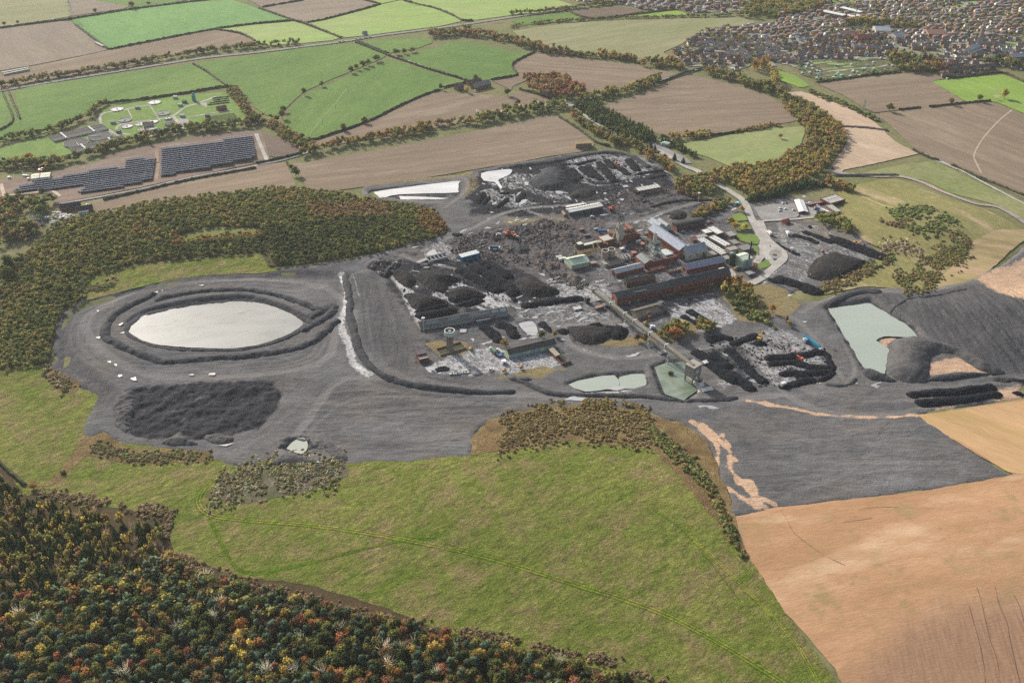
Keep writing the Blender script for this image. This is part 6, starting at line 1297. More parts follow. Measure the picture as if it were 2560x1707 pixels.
b.part('loading_dock', MB().box(b.L * .53, b.L * .76, -6.5, -5.9, b.base, 3.2).box(b.L * .53, b.L * .535, -5.9, -.4, b.base, 3.2).box(b.L * .755, b.L * .76, -5.9, -.4, b.base, 3.2).box(b.L * .54, b.L * .75, -3.2, -2.9, b.base, 2.8), 'brickw', (0.19, 0.085, 0.06))
for k in range(7): b.part('dock_window', MB().box(-.5, .5, -6.62, -6.5, .8, 1.8), 'glass').location = (b.L * (.55 + .03 * k), 0, 0)
b.part('platform', MB().box(b.L * .87, b.L * .97, -5, -.4, b.base, 1.6), 'brickw', (0.1, 0.09, 0.075))
for k in range(4): b.part('roof_vent', MB().box(-.7, .7, -.7, .7, 0, 1.3), 'obj', WHITE).location = (b.L * (.925 + .012 * k), b.D * .62, 13.0)
b = Bld('dark_shed', 'low grimy shed with a sagging brown roof behind the long brick shed', 't12 1052,1172', 't12 1315,1127', 't12 1020,1140')
b.gable(4.6, 7.4, (0.11, 0.095, 0.08), BROWNR); b.opening('door', 'l', b.D * .5, 2.0, 5, 4); b.row('window', 'f', 6, 2.6, 1.4, 1.2, 'obj', (0.05, 0.05, 0.05))
b = Bld('brick_store', 'brick store with a pale corrugated roof, open at its dark end', 't12 955,1082', 't12 1208,1022', 't12 918,1045')
b.gable(5.2, 7.4, BRICK, (0.42, 0.44, 0.43)); b.opening('door', 'l', b.D * .5, 2.4, 6, 4.4); b.opening('door', 'r', b.D * .5, 2.4, 4, 4.4); b.row('buttress', 'f', 7, 2.6, .7, 4.8, 'obj', BRICKD)
b = Bld('workshop', 'red brick workshop with a broad blue-grey roof and skylights', 't12 1602,1046', 't12 1950,972', 't12 1556,1000')
rf = b.gable(4.8, 8.2, BRICK, BLUER); b.row('window', 'f', 14, 2.8, 2.2, 1.6, 'obj', (0.07, 0.05, 0.05)); b.opening('door', 'l', b.D * .5, 2.2, 4, 4)
sl = (8.2 - 4.8) / (b.D / 2)
for xx in (.22, .34, .5, .64, .82):
 y0 = b.D * .18; y1 = b.D * .4
 b.part('skylight', MB().poly([(0, y0, 4.8 + sl * y0 + .32), (2.2, y0, 4.8 + sl * y0 + .32), (2.2, y1, 4.8 + sl * y1 + .32), (0, y1, 4.8 + sl * y1 + .32)], (0, 0, .1)), 'obj', (0.36, 0.37, 0.36), rf).location = (b.L * xx, 0, 0)
b = Bld('plant_house', 'tall cream-clad plant house with a steep silver roof', 't12 1602,928', 't12 1785,878', 't12 1558,880')
b.gable(8.5, 13.5, CREAM, SILVER); b.row('window', 'f', 3, 4.5, 1.6, 1.6); b.opening('door', 'l', b.D * .4, 2, 3, 4)
b = Bld('long_hall', 'long brick hall under one great silver roof running towards the lattice headframe', 't12 1527,908', 't12 1632,880', 't12 1285,700')
b.gable(10, 14.6, BRICK, (0.29, 0.32, 0.385), 'y'); b.opening('door', 'f', b.L * .5, 3, 5, 6); b.row('buttress', 'l', 15, 5, .8, 9.4, 'obj', BRICKD); b.row('window', 'l', 14, 6.2, 1.6, 2.4, 'glass', None, b.D * .07, b.D * .93)
b = Bld('winder_house', 'cream-ended hall with two grey roofs at the back of the pit yard', 't12 1325,685', 't12 1455,650', 't12 1232,632')
b.gable(8, 12, CREAM, (0.33, 0.36, 0.4), 'y', x1=b.L * .6); b.gable(6, 9, CREAM, (0.36, 0.38, 0.4), 'y', x0=b.L * .6 + .1)
b.opening('door', 'f', b.L * .3, 3, 4, 5); b.opening('window', 'l', b.D * .5, 4.5, 3, 3)
b = Bld('brick_garage', 'brick garage with a black rounded roof and parked cars in front', 't12 1512,662', 't12 1768,610', 't12 1480,622')
mb = MB(); k = 9; prev = None
pts = [(0, -.3 + (b.D + .6) * (0.5 - 0.5 * math.cos(math.pi * i / k)), 5 + 3.4 * math.sin(math.pi * i / k)) for i in range(k + 1)]
b.wall_box(5, BRICK); b.part('roof', MB().poly([(-.3, y, z) for _, y, z in pts][::-1], (b.L + .6, 0, 0)), 'roof', (0.05, 0.05, 0.053))
b.row('door', 'f', 11, 2.1, 3, 3.6, 'obj', (0.06, 0.05, 0.05))
def flatblock(name, label, A, B, Cc, h, wc, rc, win=0, para=.5):
 b = Bld(name, label, A, B, Cc); rf = b.flat(h, wc, rc, para=para)
 if win:
  b.row('window', 'f', max(2, int(b.L / 3.2)), h * .55, 2.2, 1.4); b.row('window', 'l', max(2, int(b.D / 3.2)), h * .55, 2.2, 1.4)
 return b, rf
OFF = (0.2, 0.165, 0.14)
b, rf = flatblock('bath_house', 'long white-roofed pithead baths with rows of roof lights', 't12 1918,908', 't12 1985,888', 't12 1708,752', 4.5, OFF, WHITE, 1)
for r in range(2):
 for k in range(12): b.part('roof_light', MB().box(-.8, .8, -.8, .8, 0, .5), 'obj', (0.5, 0.51, 0.5), rf).location = (b.L * (.3 + .4 * r), b.D * (k + .5) / 12, 4.62)
b, rf = flatblock('canteen', 'second white-roofed block beside the pithead baths', 't12 1950,832', 't12 2008,812', 't12 1833,730', 5.0, OFF, WHITE, 1)
for k in range(6): b.part('roof_light', MB().box(-.8, .8, -.8, .8, 0, .5), 'obj', (0.5, 0.51, 0.5), rf).location = (b.L * .5, b.D * (k + .5) / 6, 5.12)
flatblock('office_block', 'bright white-roofed office at the top of the bath house group', 't12 1880,715', 't12 1943,697', 't12 1805,645', 4.5, OFF, WHITE, 1)
flatblock('office_block', 'white patched roof beside a brick chimney stub, among the offices', 't12 1770,705', 't12 1850,690', 't12 1718,672', 4.0, OFF, (0.58, 0.57, 0.54), 1)
flatblock('office_block', 'low grey office wing at the yard end of the baths', 't12 1710,750', 't12 1800,728', 't12 1662,722', 3.6, OFF, (0.3, 0.29, 0.27), 1)
flatblock('office_block', 'grey flat-roofed office wing facing the lawn', 't12 2000,730', 't12 2062,716', 't12 1945,688', 3.8, OFF, (0.27, 0.26, 0.245), 1)
flatblock('office_block', 'low grey block between the white canteen and the lawn', 't12 2035,800', 't12 2090,788', 't12 1985,762', 3.6, OFF, (0.22, 0.215, 0.2), 1)
flatblock('lamp_room', 'tall grey brown block standing at the end of the baths', 't12 1990,905', 't12 2075,885', 't12 1968,868', 9.0, (0.22, 0.18, 0.15), (0.3, 0.28, 0.25), 1)
flatblock('store_room', 'grey flat-roofed store by the dark chimney', 't12 2120,862', 't12 2215,838', 't12 2070,815', 3.8, (0.17, 0.16, 0.15), (0.2, 0.19, 0.185), 0)
flatblock('store_room', 'rough flat roof beside the cream plant house', 't12 1795,918', 't12 1885,895', 't12 1782,872', 4, OFF, (0.26, 0.24, 0.22), 0)
flatblock('store_room', 'small red annexe at the corner of the office wing', 't12 1665,765', 't12 1705,755', 't12 1658,745', 3.2, BRICK, (0.14, 0.07, 0.06), 0)
flatblock('store_room', 'small grey store above the green silo', 't12 1960,945', 't12 2010,935', 't12 1940,905', 4, OFF, (0.27, 0.26, 0.24), 0)
b = Bld('boiler_house', 'pale green and white boiler house beside the tall dark chimney', 't12 2112,1008', 't12 2197,982', 't12 2045,955')
b.gable(11, 12.4, PALEG, (0.5, 0.56, 0.46)); b.wall_box(1.2, (0.16, 0.3, 0.4), -.06, b.L + .06, -.06, b.D + .06, 'plinth')
b.row('window', 'f', 4, 6, 1.0, 5, 'obj', (0.2, 0.25, 0.2)); b.row('window', 'l', 5, 6.5, 1.0, 4, 'obj', (0.12, 0.15, 0.12))
b.part('flue', MB().bar((b.L * .4, -.4, 4), (b.L * .9, -1.6, 4), .6, 8), 'obj', WHITE)
def solo(name, label, cat, s, group=None, rz=0.0, pt=None):
 p = W(s)[0] if pt is None else pt; r = empty(name, (p[0], p[1], gz(p)), rz); return tag(r, label, cat, group)
r = solo('chimney', 'tall slim dark steel chimney beside the boiler house', 'chimney', 't12 2163,1003')
MB().cyl(0, 0, -.4, 12, 1.0, .9, 14).build('lower_stack', M['obj'], r, (0.3, 0.31, 0.32)); MB().cyl(0, 0, 12.01, 32, .9, .75, 14).build('upper_stack', M['obj'], r, (0.03, 0.03, 0.032)); MB().ring(0, 0, 31.6, 32.2, .7, .95, 14).build('rim', M['obj'], r, (0.1, 0.1, 0.1))
r = solo('silo', 'dark green cylindrical silo beside the boiler house', 'silo', 't12 2012,962')
MB().cyl(0, 0, -.4, 14, 3.0, 3.0, 22).build('shell', M['obj'], r, (0.045, 0.075, 0.055)); MB().cyl(0, 0, 14.01, 15, 3.1, 1.0, 22).build('roof', M['obj'], r, (0.2, 0.25, 0.2)); MB().box(2.9, 3.5, -.3, .3, 0, 15).build('ladder', M['obj'], r, (0.05, 0.09, 0.07))
b = Bld('headframe_building', 'brick pit building with round bay at the foot of the concrete headframe', 't12 980,772', 't12 1185,722', 't12 885,705')
b.flat(9, BRICK, (0.1, 0.085, 0.075), x0=b.L * .0, x1=b.L * .78); b.wall_box(5.5, BRICKD, b.L * .78 + .01, b.L, b.D * .1, b.D * .9); b.wall_box(12, BRICK, b.L * .35, b.L * .75, b.D * .3, b.D * .95, z0=9.1)
b.row('window', 'f', 7, 4, 1.5, 2.2, 'obj', (0.05, 0.04, 0.04), b.L * .05, b.L * .72); b.row('window', 'l', 5, 5, 1.5, 2.2, 'obj', (0.05, 0.04, 0.04))
b.part('round_bay', MB().cyl(b.L * .0, b.D * .62, b.base, 9.3, 5.2, 5.2, 18), 'brickw', BRICK); b.part('bay_cap', MB().cyl(b.L * .0, b.D * .62, 9.32, 9.9, 5.4, 5.4, 18), 'roof', (0.13, 0.1, 0.085))
b.part('stair', MB().poly([(-3, -2, 0), (1, -2, 0), (1, -2, 5)], (0, 1.4, 0)), 'obj', (0.06, 0.06, 0.06))
b.part('sloped_roof', MB().poly([(b.L * .76, b.D * .3, 12), (b.L * .76, b.D * .95, 12), (b.L * .9, b.D * .95, 7), (b.L * .9, b.D * .3, 7)], (0, 0, .3)), 'roof', (0.34, 0.36, 0.36))
b2 = Bld('winding_annexe', 'lower flat-roofed brick annexe in front of the concrete headframe', 't12 842,790', 't12 960,760', 't12 803,742')
b2.flat(6, BRICK, (0.42, 0.4, 0.37)); b2.row('window', 'f', 4, 3, 1.4, 2, 'obj', (0.06, 0.05, 0.045)); b2.opening('door', 'l', b2.D * .5, 1.4, 1.6, 2.6, 'obj', (0.1, 0.1, 0.1))
b3 = Bld('brick_cabin', 'small brick cube with a white tank beside the concrete headframe', 't12 1000,800', 't12 1058,786', 't12 978,776'); b3.flat(5, BRICK, (0.12, 0.1, 0.09)); b3.part('tank', MB().box(1, 4.5, -3.2, -.6, b3.base, 2.2), 'obj', WHITE)
r = solo('concrete_headframe', 'tapering cream concrete headframe with raking legs and dark sheave wheels', 'headframe', 't12 985,768', rz=b.root.rotation_euler[2])
mb = MB()
for y in (-2.6, 2.2): mb.poly([(-3.4, y, -.4), (3.2, y, -.4), (2.6, y, 24), (-2.6, y, 24)], (0, .8, 0))
mb.box(-3.0, -2.4, -1.8, 2.2, 0, 23.9).build('tower', M['obj'], r, (0.42, 0.405, 0.33))
MB().poly([(-7.5, 2, 9), (-6.4, 2, 9), (-2.65, 2, 23), (-2.65, 2, 18)], (0, .9, 0)).build('side_wall', M['obj'], r, (0.45, 0.44, 0.36))
mb = MB()
for y in (-2, 2.6): mb.bar((2.6, y, 23.5), (17, y + 4, 10), .55, 4).bar((2.6, y, 16), (10, y + 2, 16.4), .35, 4).bar((8.5, y + 2, 10), (8.5, y + 2, 17.8), .3, 4)
mb.build('raking_leg', M['obj'], r, (0.42, 0.41, 0.36))
MB().box(-3.4, 3.4, -3.2, 3.4, 24.01, 24.7).build('deck', M['obj'], r, (0.3, 0.29, 0.26))
for y in (-1.2, 1.4):
 q = MB()
 for i in range(20):
  a0, a1 = i / 20 * 6.283, (i + 1) / 20 * 6.283; q.bar((2.6 * math.cos(a0), 0, 2.6 * math.sin(a0)), (2.6 * math.cos(a1), 0, 2.6 * math.sin(a1)), .22, 4)
  if i % 4 == 0: q.bar((0, 0, 0), (2.5 * math.cos(a0), 0, 2.5 * math.sin(a0)), .12, 4)
 w = q.build('sheave_wheel', M['obj'], r, (0.03, 0.035, 0.03)); w.location = (0, y, 27.0)
q = MB()
for x in (-2.8, 2.8):
 for y in (-2.6, 2.8): q.bar((x, y, 24.6), (x, y, 29.5), .2, 4)
q.bar((-2.8, -2.6, 29.5), (2.8, -2.6, 29.5), .2, 4).bar((-2.8, 2.8, 29.5), (2.8, 2.8, 29.5), .2, 4).box(-2.4, 2.4, -2.2, 2.4, 29.3, 29.6); q.build('sheave_frame', M['obj'], r, (0.05, 0.055, 0.045))
b = Bld('corridor', 'low pale-roofed corridor leading to the concrete headframe', 't12 655,815', 't12 832,778', 't12 645,795'); b.flat(4.2, (0.16, 0.11, 0.09), (0.48, 0.52, 0.44), para=0); b.row('window', 'f', 12, 2.4, 1.4, 1.4, 'obj', (0.06, 0.05, 0.05))
b = Bld('switch_house', 'dark brick box with pale roof at the end of the corridor', 't12 612,830', 't12 658,818', 't12 596,805'); b.flat(7, (0.12, 0.085, 0.075), (0.5, 0.53, 0.46), para=0); b.row('window', 'l', 3, 4, .8, 3.5, 'obj', (0.04, 0.04, 0.04))
b = Bld('shaft_building', 'low brick shaft building carrying the steel lattice headframe', 't12 1215,1003', 't12 1508,935', 't12 1163,930')
b.flat(6.5, BRICK, (0.13, 0.12, 0.11), x0=b.L * .3); b.gable(6.5, 9.6, BRICK, (0.2, 0.22, 0.21), 'y', x1=b.L * .3 - .05); b.row('window', 'f', 9, 3.2, 1.6, 1.8, 'obj', (0.09, 0.05, 0.045), b.L * .34, b.L * .96); b.opening('window', 'f', b.L * .12, 4, 1.6, 2.2)
b.part('roof_slab', MB().box(b.L * .72, b.L * .95, b.D * .25, b.D * .95, 6.7, 8.2), 'roof', (0.5, 0.52, 0.5)); b.part('plant_room', MB().box(b.L * .45, b.L * .6, b.D * .5, b.D * .9, 6.7, 9.5), 'brickw', (0.2, 0.18, 0.15))
fr = Bld('yard_wall', 'low brick yard with parapets below the shaft building', 't12 1230,1050', 't12 1420,1005', 't12 1205,1020', cat='wall'); fr.part('wall', MB().box(0, fr.L, 0, .4, fr.base, 2.6).box(0, .4, .4, fr.D, fr.base, 2.6).box(fr.L - .4, fr.L, .4, fr.D, fr.base, 2.6), 'brickw', BRICK)
fr = Bld('railing_wall', 'brick wall topped with a pale fence beside the blue-roofed workshop', 't12 1440,1050', 't12 1555,1022', 't12 1405,1015', cat='wall'); fr.part('wall', MB().box(0, fr.L, 0, .4, fr.base, 2.4).box(0, .4, .4, fr.D, fr.base, 2.4), 'brickw', BRICK)
for i in range(11): fr.part('post', MB().box(-.25, .25, -.2, .6, 2.41, 5), 'obj', CREAM).location = (fr.L * (i + .5) / 11, 0, 0)
r = solo('lattice_headframe', 'pale green steel lattice headframe rising from the shaft building', 'headframe', 't12 1310,945', rz=b.root.rotation_euler[2])
q = MB(); Hh = 26; lv = [6.4, 11, 15.5, 20, 24.2]
def leg_xy(sx, sy, z): t = (z - 6.4) / 18; return (sx * (5.4 - 2.4 * t), sy * (4.2 - 1.6 * t), z)
for sx in (-1, 1):
 for sy in (-1, 1): q.bar(leg_xy(sx, sy, 6.3), leg_xy(sx, sy, 24.4), .42, 4)
q.build('leg', M['obj'], r, (0.4, 0.46, 0.42))
q = MB()
for a, bz in zip(lv[:-1], lv[1:]):
 for (s1, s2) in (((-1, -1), (1, -1)), ((1, -1), (1, 1)), ((1, 1), (-1, 1)), ((-1, 1), (-1, -1))):
  q.bar(leg_xy(*s1, a), leg_xy(*s2, bz), .22, 4).bar(leg_xy(*s2, a), leg_xy(*s1, bz), .22, 4).bar(leg_xy(*s1, bz), leg_xy(*s2, bz), .26, 4)
q.build('bracing', M['obj'], r, (0.36, 0.42, 0.39))
MB().box(-4, 4, -3.2, 3.2, 24.41, 24.9).build('deck', M['obj'], r, (0.1, 0.13, 0.12)); MB().box(-3, 3, -2.2, 2.4, 20.2, 23.8).build('shaft_casing', M['obj'], r, (0.07, 0.09, 0.085))
for y in (-1, 1.2):
 q = MB()
 for i in range(18): q.bar((2.3 * math.cos(i / 18 * 6.283), 0, 2.3 * math.sin(i / 18 * 6.283)), (2.3 * math.cos((i + 1) / 18 * 6.283), 0, 2.3 * math.sin((i + 1) / 18 * 6.283)), .2, 4)
 w = q.build('sheave_wheel', M['obj'], r, (0.25, 0.28, 0.27)); w.location = (0, y, 27.2)
r = solo('air_shaft', 'white cylindrical vent stack behind the lattice headframe', 'vent stack', 't12 1306,815')
MB().cyl(0, 0, -.4, 18.4, 2.0, 2.0, 18).build('shell', M['obj'], r, (0.55, 0.56, 0.5)); MB().ring(0, 0, 18.41, 19.2, 1.3, 2.2, 18).build('rim', M['obj'], r, (0.5, 0.5, 0.46))
b = Bld('compressor_house', 'pale mint green metal shed with a pink base course', 't12 545,1010', 't12 710,976', 't12 482,945')
rf = b.gable(6, 9, (0.33, 0.46, 0.32), (0.5, 0.58, 0.44)); b.wall_box(1.3, (0.42, 0.2, 0.17), -.08, b.L + .08, -.08, b.D + .08, 'plinth'); b.part('ridge_vent', MB().box(b.L * .1, b.L * .8, b.D * .45, b.D * .55, 9.45, 10.1), 'roof', (0.55, 0.57, 0.42), rf)
b = Bld('cooling_house', 'stained concrete block carrying two squat cooling towers', 't12 850,988', 't12 1020,945', 't12 775,930')
b.flat(5.2, CONC, (0.12, 0.115, 0.09), x0=b.L * .25); b.wall_box(4, CONC, 0, b.L * .25 - .05, 0, b.D * .5); b.row('door', 'f', 5, 2, 2.4, 3, 'obj', (0.5, 0.48, 0.4), b.L * .3, b.L * .95)
for i, s in enumerate(('t12 850,935', 't12 908,922')):
 r = solo('cooling_tower', 'pinkish concrete cooling tower, ' + ('nearer the pipe gantry' if i == 0 else 'nearer the tank row'), 'cooling tower', s, 'pair of cooling towers')
 r.location.z += 5.3; MB().ring(0, 0, 0, 8, 3.3, 3.9, 26).build('shell', M['obj'], r, (0.34, 0.28, 0.23)); MB().cyl(0, 0, 5.5, 6, 3.25, 3.25, 26).build('fill_deck', M['obj'], r, (0.05, 0.05, 0.05)); MB().ring(0, 0, 8.01, 8.5, 3.2, 4.1, 26).build('rim', M['obj'], r, (0.42, 0.36, 0.28))
r = solo('pipe_gantry', 'tan pipe gantry with bends beside the cooling towers', 'pipe gantry', 't12 720,880', rz=math.radians(24))
q = MB()
for yy in (0, 2.2, 4.4): q.bar((-14, yy, 5.5), (12, yy, 5.5), .45, 6)
for xx in (-14, -7, 0, 6, 12): q.bar((xx, -.4, -.4), (xx, -.4, 6.2), .2, 4).bar((xx, 4.8, -.4), (xx, 4.8, 6.2), .2, 4).bar((xx, -.4, 5.2), (xx, 4.8, 5.2), .2, 4)
q.bar((12, 0, 5.5), (12, 9, 8.5), .45, 6).bar((12, 9, 8.5), (20, 9, 8.5), .45, 6).bar((20, 9, 8.5), (22, 2, 8.5), .45, 6).bar((6, 4.4, 5.5), (8, 10, 8.5), .45, 6).bar((8, 10, 8.5), (18, 12, 8.5), .45, 6)
q.build('pipework', M['obj'], r, (0.36, 0.28, 0.16))
q = MB()
for k in range(3): q.bar((-4 + k * 2.2, 1, .4), (-4 + k * 2.2, 1, 5.2), .8, 8)
q.build('vessel', M['obj'], r, (0.4, 0.3, 0.14))
r = solo('vent_pole', 'thin tan pole standing beside the pipe gantry', 'pole', 't12 575,885'); MB().cyl(0, 0, -.4, 10, .35, .25, 8).build('pole', M['obj'], r, (0.4, 0.32, 0.2)); MB().box(-.5, .5, -.5, .5, -.4, .6).build('base', M['obj'], r, CONC)
for i, s in enumerate(('t12 1015,915', 't12 1040,912', 't12 1068,905')):
 r = solo('storage_tank', ('black and white horizontal tank nearest the cooling towers', 'black and white horizontal tank, middle of three', 'black and white horizontal tank nearest the brick headframe yard')[i], 'tank', s, 'row of horizontal tanks', rz=math.radians(112))
 q = MB(); q.bar((-4, 0, 2.2), (3.6, 0, 2.2), 1.5, 14); q.build('barrel', M['obj'], r, (0.05, 0.055, 0.06)); MB().bar((-4.5, 0, 2.2), (-4.01, 0, 2.2), 1.3, 14).build('end_cap', M['obj'], r, WHITE); MB().bar((-4, 0, 3.72), (3.6, 0, 3.72), .3, 6).build('walkway', M['obj'], r, (0.5, 0.5, 0.48)); MB().box(-3, -2.4, -1.2, 1.2, -.4, 1.2).box(2, 2.6, -1.2, 1.2, -.4, 1.2).build('cradle', M['obj'], r, CONC)
b = Bld('skip', 'red open skip beside the horizontal tanks', 't12 1105,925', 't12 1160,912', 't12 1095,905', cat='skip'); b.part('body', MB().box(0, b.L, 0, .2, 0, 2).box(0, b.L, b.D - .2, b.D, 0, 2).box(0, .2, .2, b.D - .2, 0, 2).box(b.L - .2, b.L, .2, b.D - .2, 0, 2).box(.2, b.L - .2, .2, b.D - .2, -.3, .4), 'obj', (0.22, 0.05, 0.035)); b.part('load', MB().box(.4, b.L - .4, .4, b.D - .4, .41, 1.4), 'obj', (0.08, 0.05, 0.04))
b = Bld('white_roofed_shed', 'long shed with a flat white roof and dark blue wall by the red excavator', 't12 527,522', 't12 833,462', 't12 494,490')
rf = b.gable(5.2, 6.2, (0.09, 0.1, 0.12), (0.62, 0.61, 0.56)); b.row('buttress', 'f', 12, 2.5, .3, 4.8, 'obj', (0.07, 0.075, 0.09))
for k in range(14): b.part('roof_sheet', MB().box(-.15, .15, b.D * .5, b.D + .3, 0, .15), 'obj', (0.25, 0.24, 0.22), rf).location = (b.L * (k + .5) / 14, 0, 6.25)
b = Bld('loading_ramp', 'pale concrete ramp wall behind the white-roofed shed', 't12 505,450', 't12 665,422', 't12 500,435'); b.wall_box(1.8, (0.6, 0.58, 0.54))
b = Bld('small_cabin', 'little brown cabin at the end of the white-roofed shed', 't12 478,525', 't12 502,522', 't12 455,495'); b.gable(2.6, 3.6, (0.2, 0.13, 0.1), (0.22, 0.15, 0.12), 'y'); b.opening('door', 'f', b.L * .5, 1.1, 1.0, 2.0)
b = Bld('stripped_shed', 'half-demolished shed with pale roof sheets on a bare frame', 't12 1155,335', 't12 1390,290', 't12 1135,300')
q = MB()
for i in range(9):
 x = b.L * i / 8; q.bar((x, 0, -.4), (x, 0, 4.5), .25, 4).bar((x, b.D, -.4), (x, b.D, 5.5), .25, 4).bar((x, 0, 4.5), (x, b.D, 5.5), .25, 4)
q.bar((0, 0, 4.5), (b.L, 0, 4.5), .25, 4).bar((0, b.D, 5.5), (b.L, b.D, 5.5), .25, 4); b.part('frame', q, 'obj', (0.16, 0.14, 0.12))
for i in (0, 1, 2, 3, 4, 5, 6): b.part('roof_sheet', MB().poly([(.2, b.D * .25, 5.0), (b.L / 8 - .2, b.D * .25, 5.0), (b.L / 8 - .2, b.D, 5.75), (.2, b.D, 5.75)], (0, 0, .12)), 'roof', (0.52, 0.5, 0.45)).location = (b.L * i / 8 + 2, 0, 0)
b.wall_box(3.2, (0.2, 0.18, 0.17), 0, b.L, b.D - .3, b.D)
b = Bld('long_grey_shed', 'very long low grey shed with paler roof sheets beside the light mast', 't11 1508,1566', 't11 2312,1432', 't11 1480,1515')
rf = b.gable(4.0, 6.8, (0.34, 0.33, 0.3), (0.165, 0.158, 0.145)); sl = 2.8 / (b.D / 2)
for x0, x1, c in ((.08, .22, .25), (.32, .46, .25), (.56, .8, .27), (.82, .9, .36), (.92, .99, .42)):
 y0, y1 = b.D * .1, b.D * .42
 b.part('roof_sheet', MB().poly([(b.L * x0, y0, 4 + sl * y0 + .3), (b.L * x1, y0, 4 + sl * y0 + .3), (b.L * x1, y1, 4 + sl * y1 + .3), (b.L * x0, y1, 4 + sl * y1 + .3)], (0, 0, .06)), 'roof', (c, c * .97, c * .92), rf)
b.part('lean_to', MB().box(b.L * .62, b.L * .78, -5, -.1, b.base, 2.8), 'brickw', (0.12, 0.12, 0.11))
for x, c in ((.59, (0.55, 0.2, 0.25)), (.645, (0.1, 0.3, 0.5)), (.665, (0.1, 0.35, 0.5)), (.69, (0.08, 0.09, 0.1)), (.735, (0.1, 0.2, 0.3)), (.83, (0.55, 0.2, 0.3)), (.845, (0.2, 0.35, 0.55)), (.86, (0.5, 0.25, 0.3))):
 b.part('door', MB().box(-1.2, 1.2, -5.12 if .62 < x < .78 else -.12, -5.0 if .62 < x < .78 else 0.0, .1, 2.5), 'obj', c).location = (b.L * x, 0, 0)
b.row('window', 'f', 14, 2.6, 1.6, 1.0, 'obj', (0.14, 0.14, 0.13), b.L * .03, b.L * .56)
b = Bld('roller_door_garage', 'long garage with pale green walls and grey roller doors under a mossy roof', 't21 2322,358', 't22 405,258', 't21 2262,312')
b.gable(4.6, 7.4, (0.36, 0.44, 0.3), (0.095, 0.088, 0.075))
for k in range(9): b.opening('roller_door', 'f', b.L * (.11 + .1 * k), 2.0, 3.4, 3.6, 'obj', (0.33, 0.36, 0.38) if k not in (3, 6) else (0.45, 0.5, 0.32))
b = Bld('open_bay', 'rusty open bay with a tilted pale roof at the end of the garage', 't22 460,420', 't22 545,395', 't22 415,265')
q = MB(); q.box(0, b.L, 0, .3, b.base, 2.4).box(0, .3, .3, b.D * .35, b.base, 2.4).box(0, .3, b.D * .4, b.D, b.base, 3); b.part('wall', q, 'brickw', (0.2, 0.08, 0.06)); b.part('roof', MB().poly([(0, b.D * .45, 3.2), (b.L * .5, b.D * .45, 3.8), (b.L * .5, b.D, 3.8), (0, b.D, 3.2)], (0, 0, .2)), 'roof', (0.3, 0.26, 0.2)); b.part('floor_slab', MB().box(.4, b.L, .4, b.D, -.3, .1), 'obj', (0.06, 0.055, 0.05))
b = Bld('brick_hut', 'small brick hut with a purplish mono-pitch roof beside the white spoil', 't21 1503,402', 't21 1588,384', 't21 1467,345')
b.wall_box(4, (0.2, 0.065, 0.045), y1=b.D * .55); b.wall_box(5.6, (0.13, 0.06, 0.05), y0=b.D * .55 + .02); b.part('roof', MB().poly([(-.3, b.D * .5, 5.65), (b.L + .3, b.D * .5, 5.65), (b.L + .3, b.D + .3, 6.4), (-.3, b.D + .3, 6.4)], (0, 0, .2)), 'roof', (0.14, 0.11, 0.125)); b.part('flat_roof', MB().box(.2, b.L - .2, .2, b.D * .5, 4.01, 4.15), 'roof', (0.3, 0.28, 0.26)); b.opening('door', 'f', b.L * .3, 1.1, 1.1, 2.1, 'obj', (0.1, 0.1, 0.1)); b.opening('window', 'f', b.L * .7, 2.2, 1.4, 1.0)
r = solo('water_tower', 'round water tower with pale turquoise tank on concrete legs in a walled pit', 'water tower', 't21 1784,288')
q = MB()
for i in range(6):
 a = i * math.pi / 3 + .3; q.bar((2.9 * math.cos(a), 2.9 * math.sin(a), -.6), (2.6 * math.cos(a), 2.6 * math.sin(a), 17), .55, 6)
for z in (4, 8, 12):
 for i in range(6):
  a, c = i * math.pi / 3 + .3, (i + 1) * math.pi / 3 + .3; q.bar((2.75 * math.cos(a), 2.75 * math.sin(a), z), (2.75 * math.cos(c), 2.75 * math.sin(c), z), .3, 4)
q.build('leg', M['obj'], r, (0.27, 0.24, 0.2)); MB().cyl(0, 0, -.6, 17, .6, .6, 10).build('riser_pipe', M['obj'], r, (0.2, 0.17, 0.14))
MB().cyl(0, 0, 17.01, 18.2, 2.8, 4.6, 28).build('tank_floor', M['obj'], r, (0.5, 0.6, 0.56)); MB().ring(0, 0, 18.21, 22.0, 4.2, 4.75, 28).build('tank_wall', M['obj'], r, (0.46, 0.6, 0.56)); MB().ring(0, 0, 22.01, 22.6, 4.1, 4.9, 28).build('tank_rim', M['obj'], r, (0.5, 0.5, 0.46))
MB().cyl(0, 0, 18.3, 21.2, 4.15, 4.15, 28).build('tank_lid', M['obj'], r, (0.05, 0.045, 0.04)); MB().cyl(0, .4, 21.21, 21.9, 1.6, 1.4, 16).build('hatch', M['obj'], r, (0.4, 0.33, 0.27)); MB().box(2.6, 3.1, -.3, .3, -.4, 17).build('ladder', M['obj'], r, (0.3, 0.28, 0.25))
b = Bld('basin_wall', 'low rectangular brick wall round the foot of the water tower', 't21 1692,335', 't21 1930,268', 't21 1650,275', cat='wall'); b.part('wall', MB().box(0, b.L, 0, .5, b.base, 1.6).box(0, b.L, b.D - .5, b.D, b.base, 1.6).box(0, .5, .5, b.D - .5, b.base, 1.6).box(b.L - .5, b.L, .5, b.D - .5, b.base, 1.6), 'brickw', (0.3, 0.19, 0.15)); b.part('basin_floor', MB().box(.5, b.L - .5, .5, b.D - .5, -.3, .25), 'obj', (0.05, 0.065, 0.035))
b = Bld('timber_shed', 'brown roofed low shed under the conveyor gallery', 't12 1160,1472', 't12 1412,1402', 't12 1085,1408')
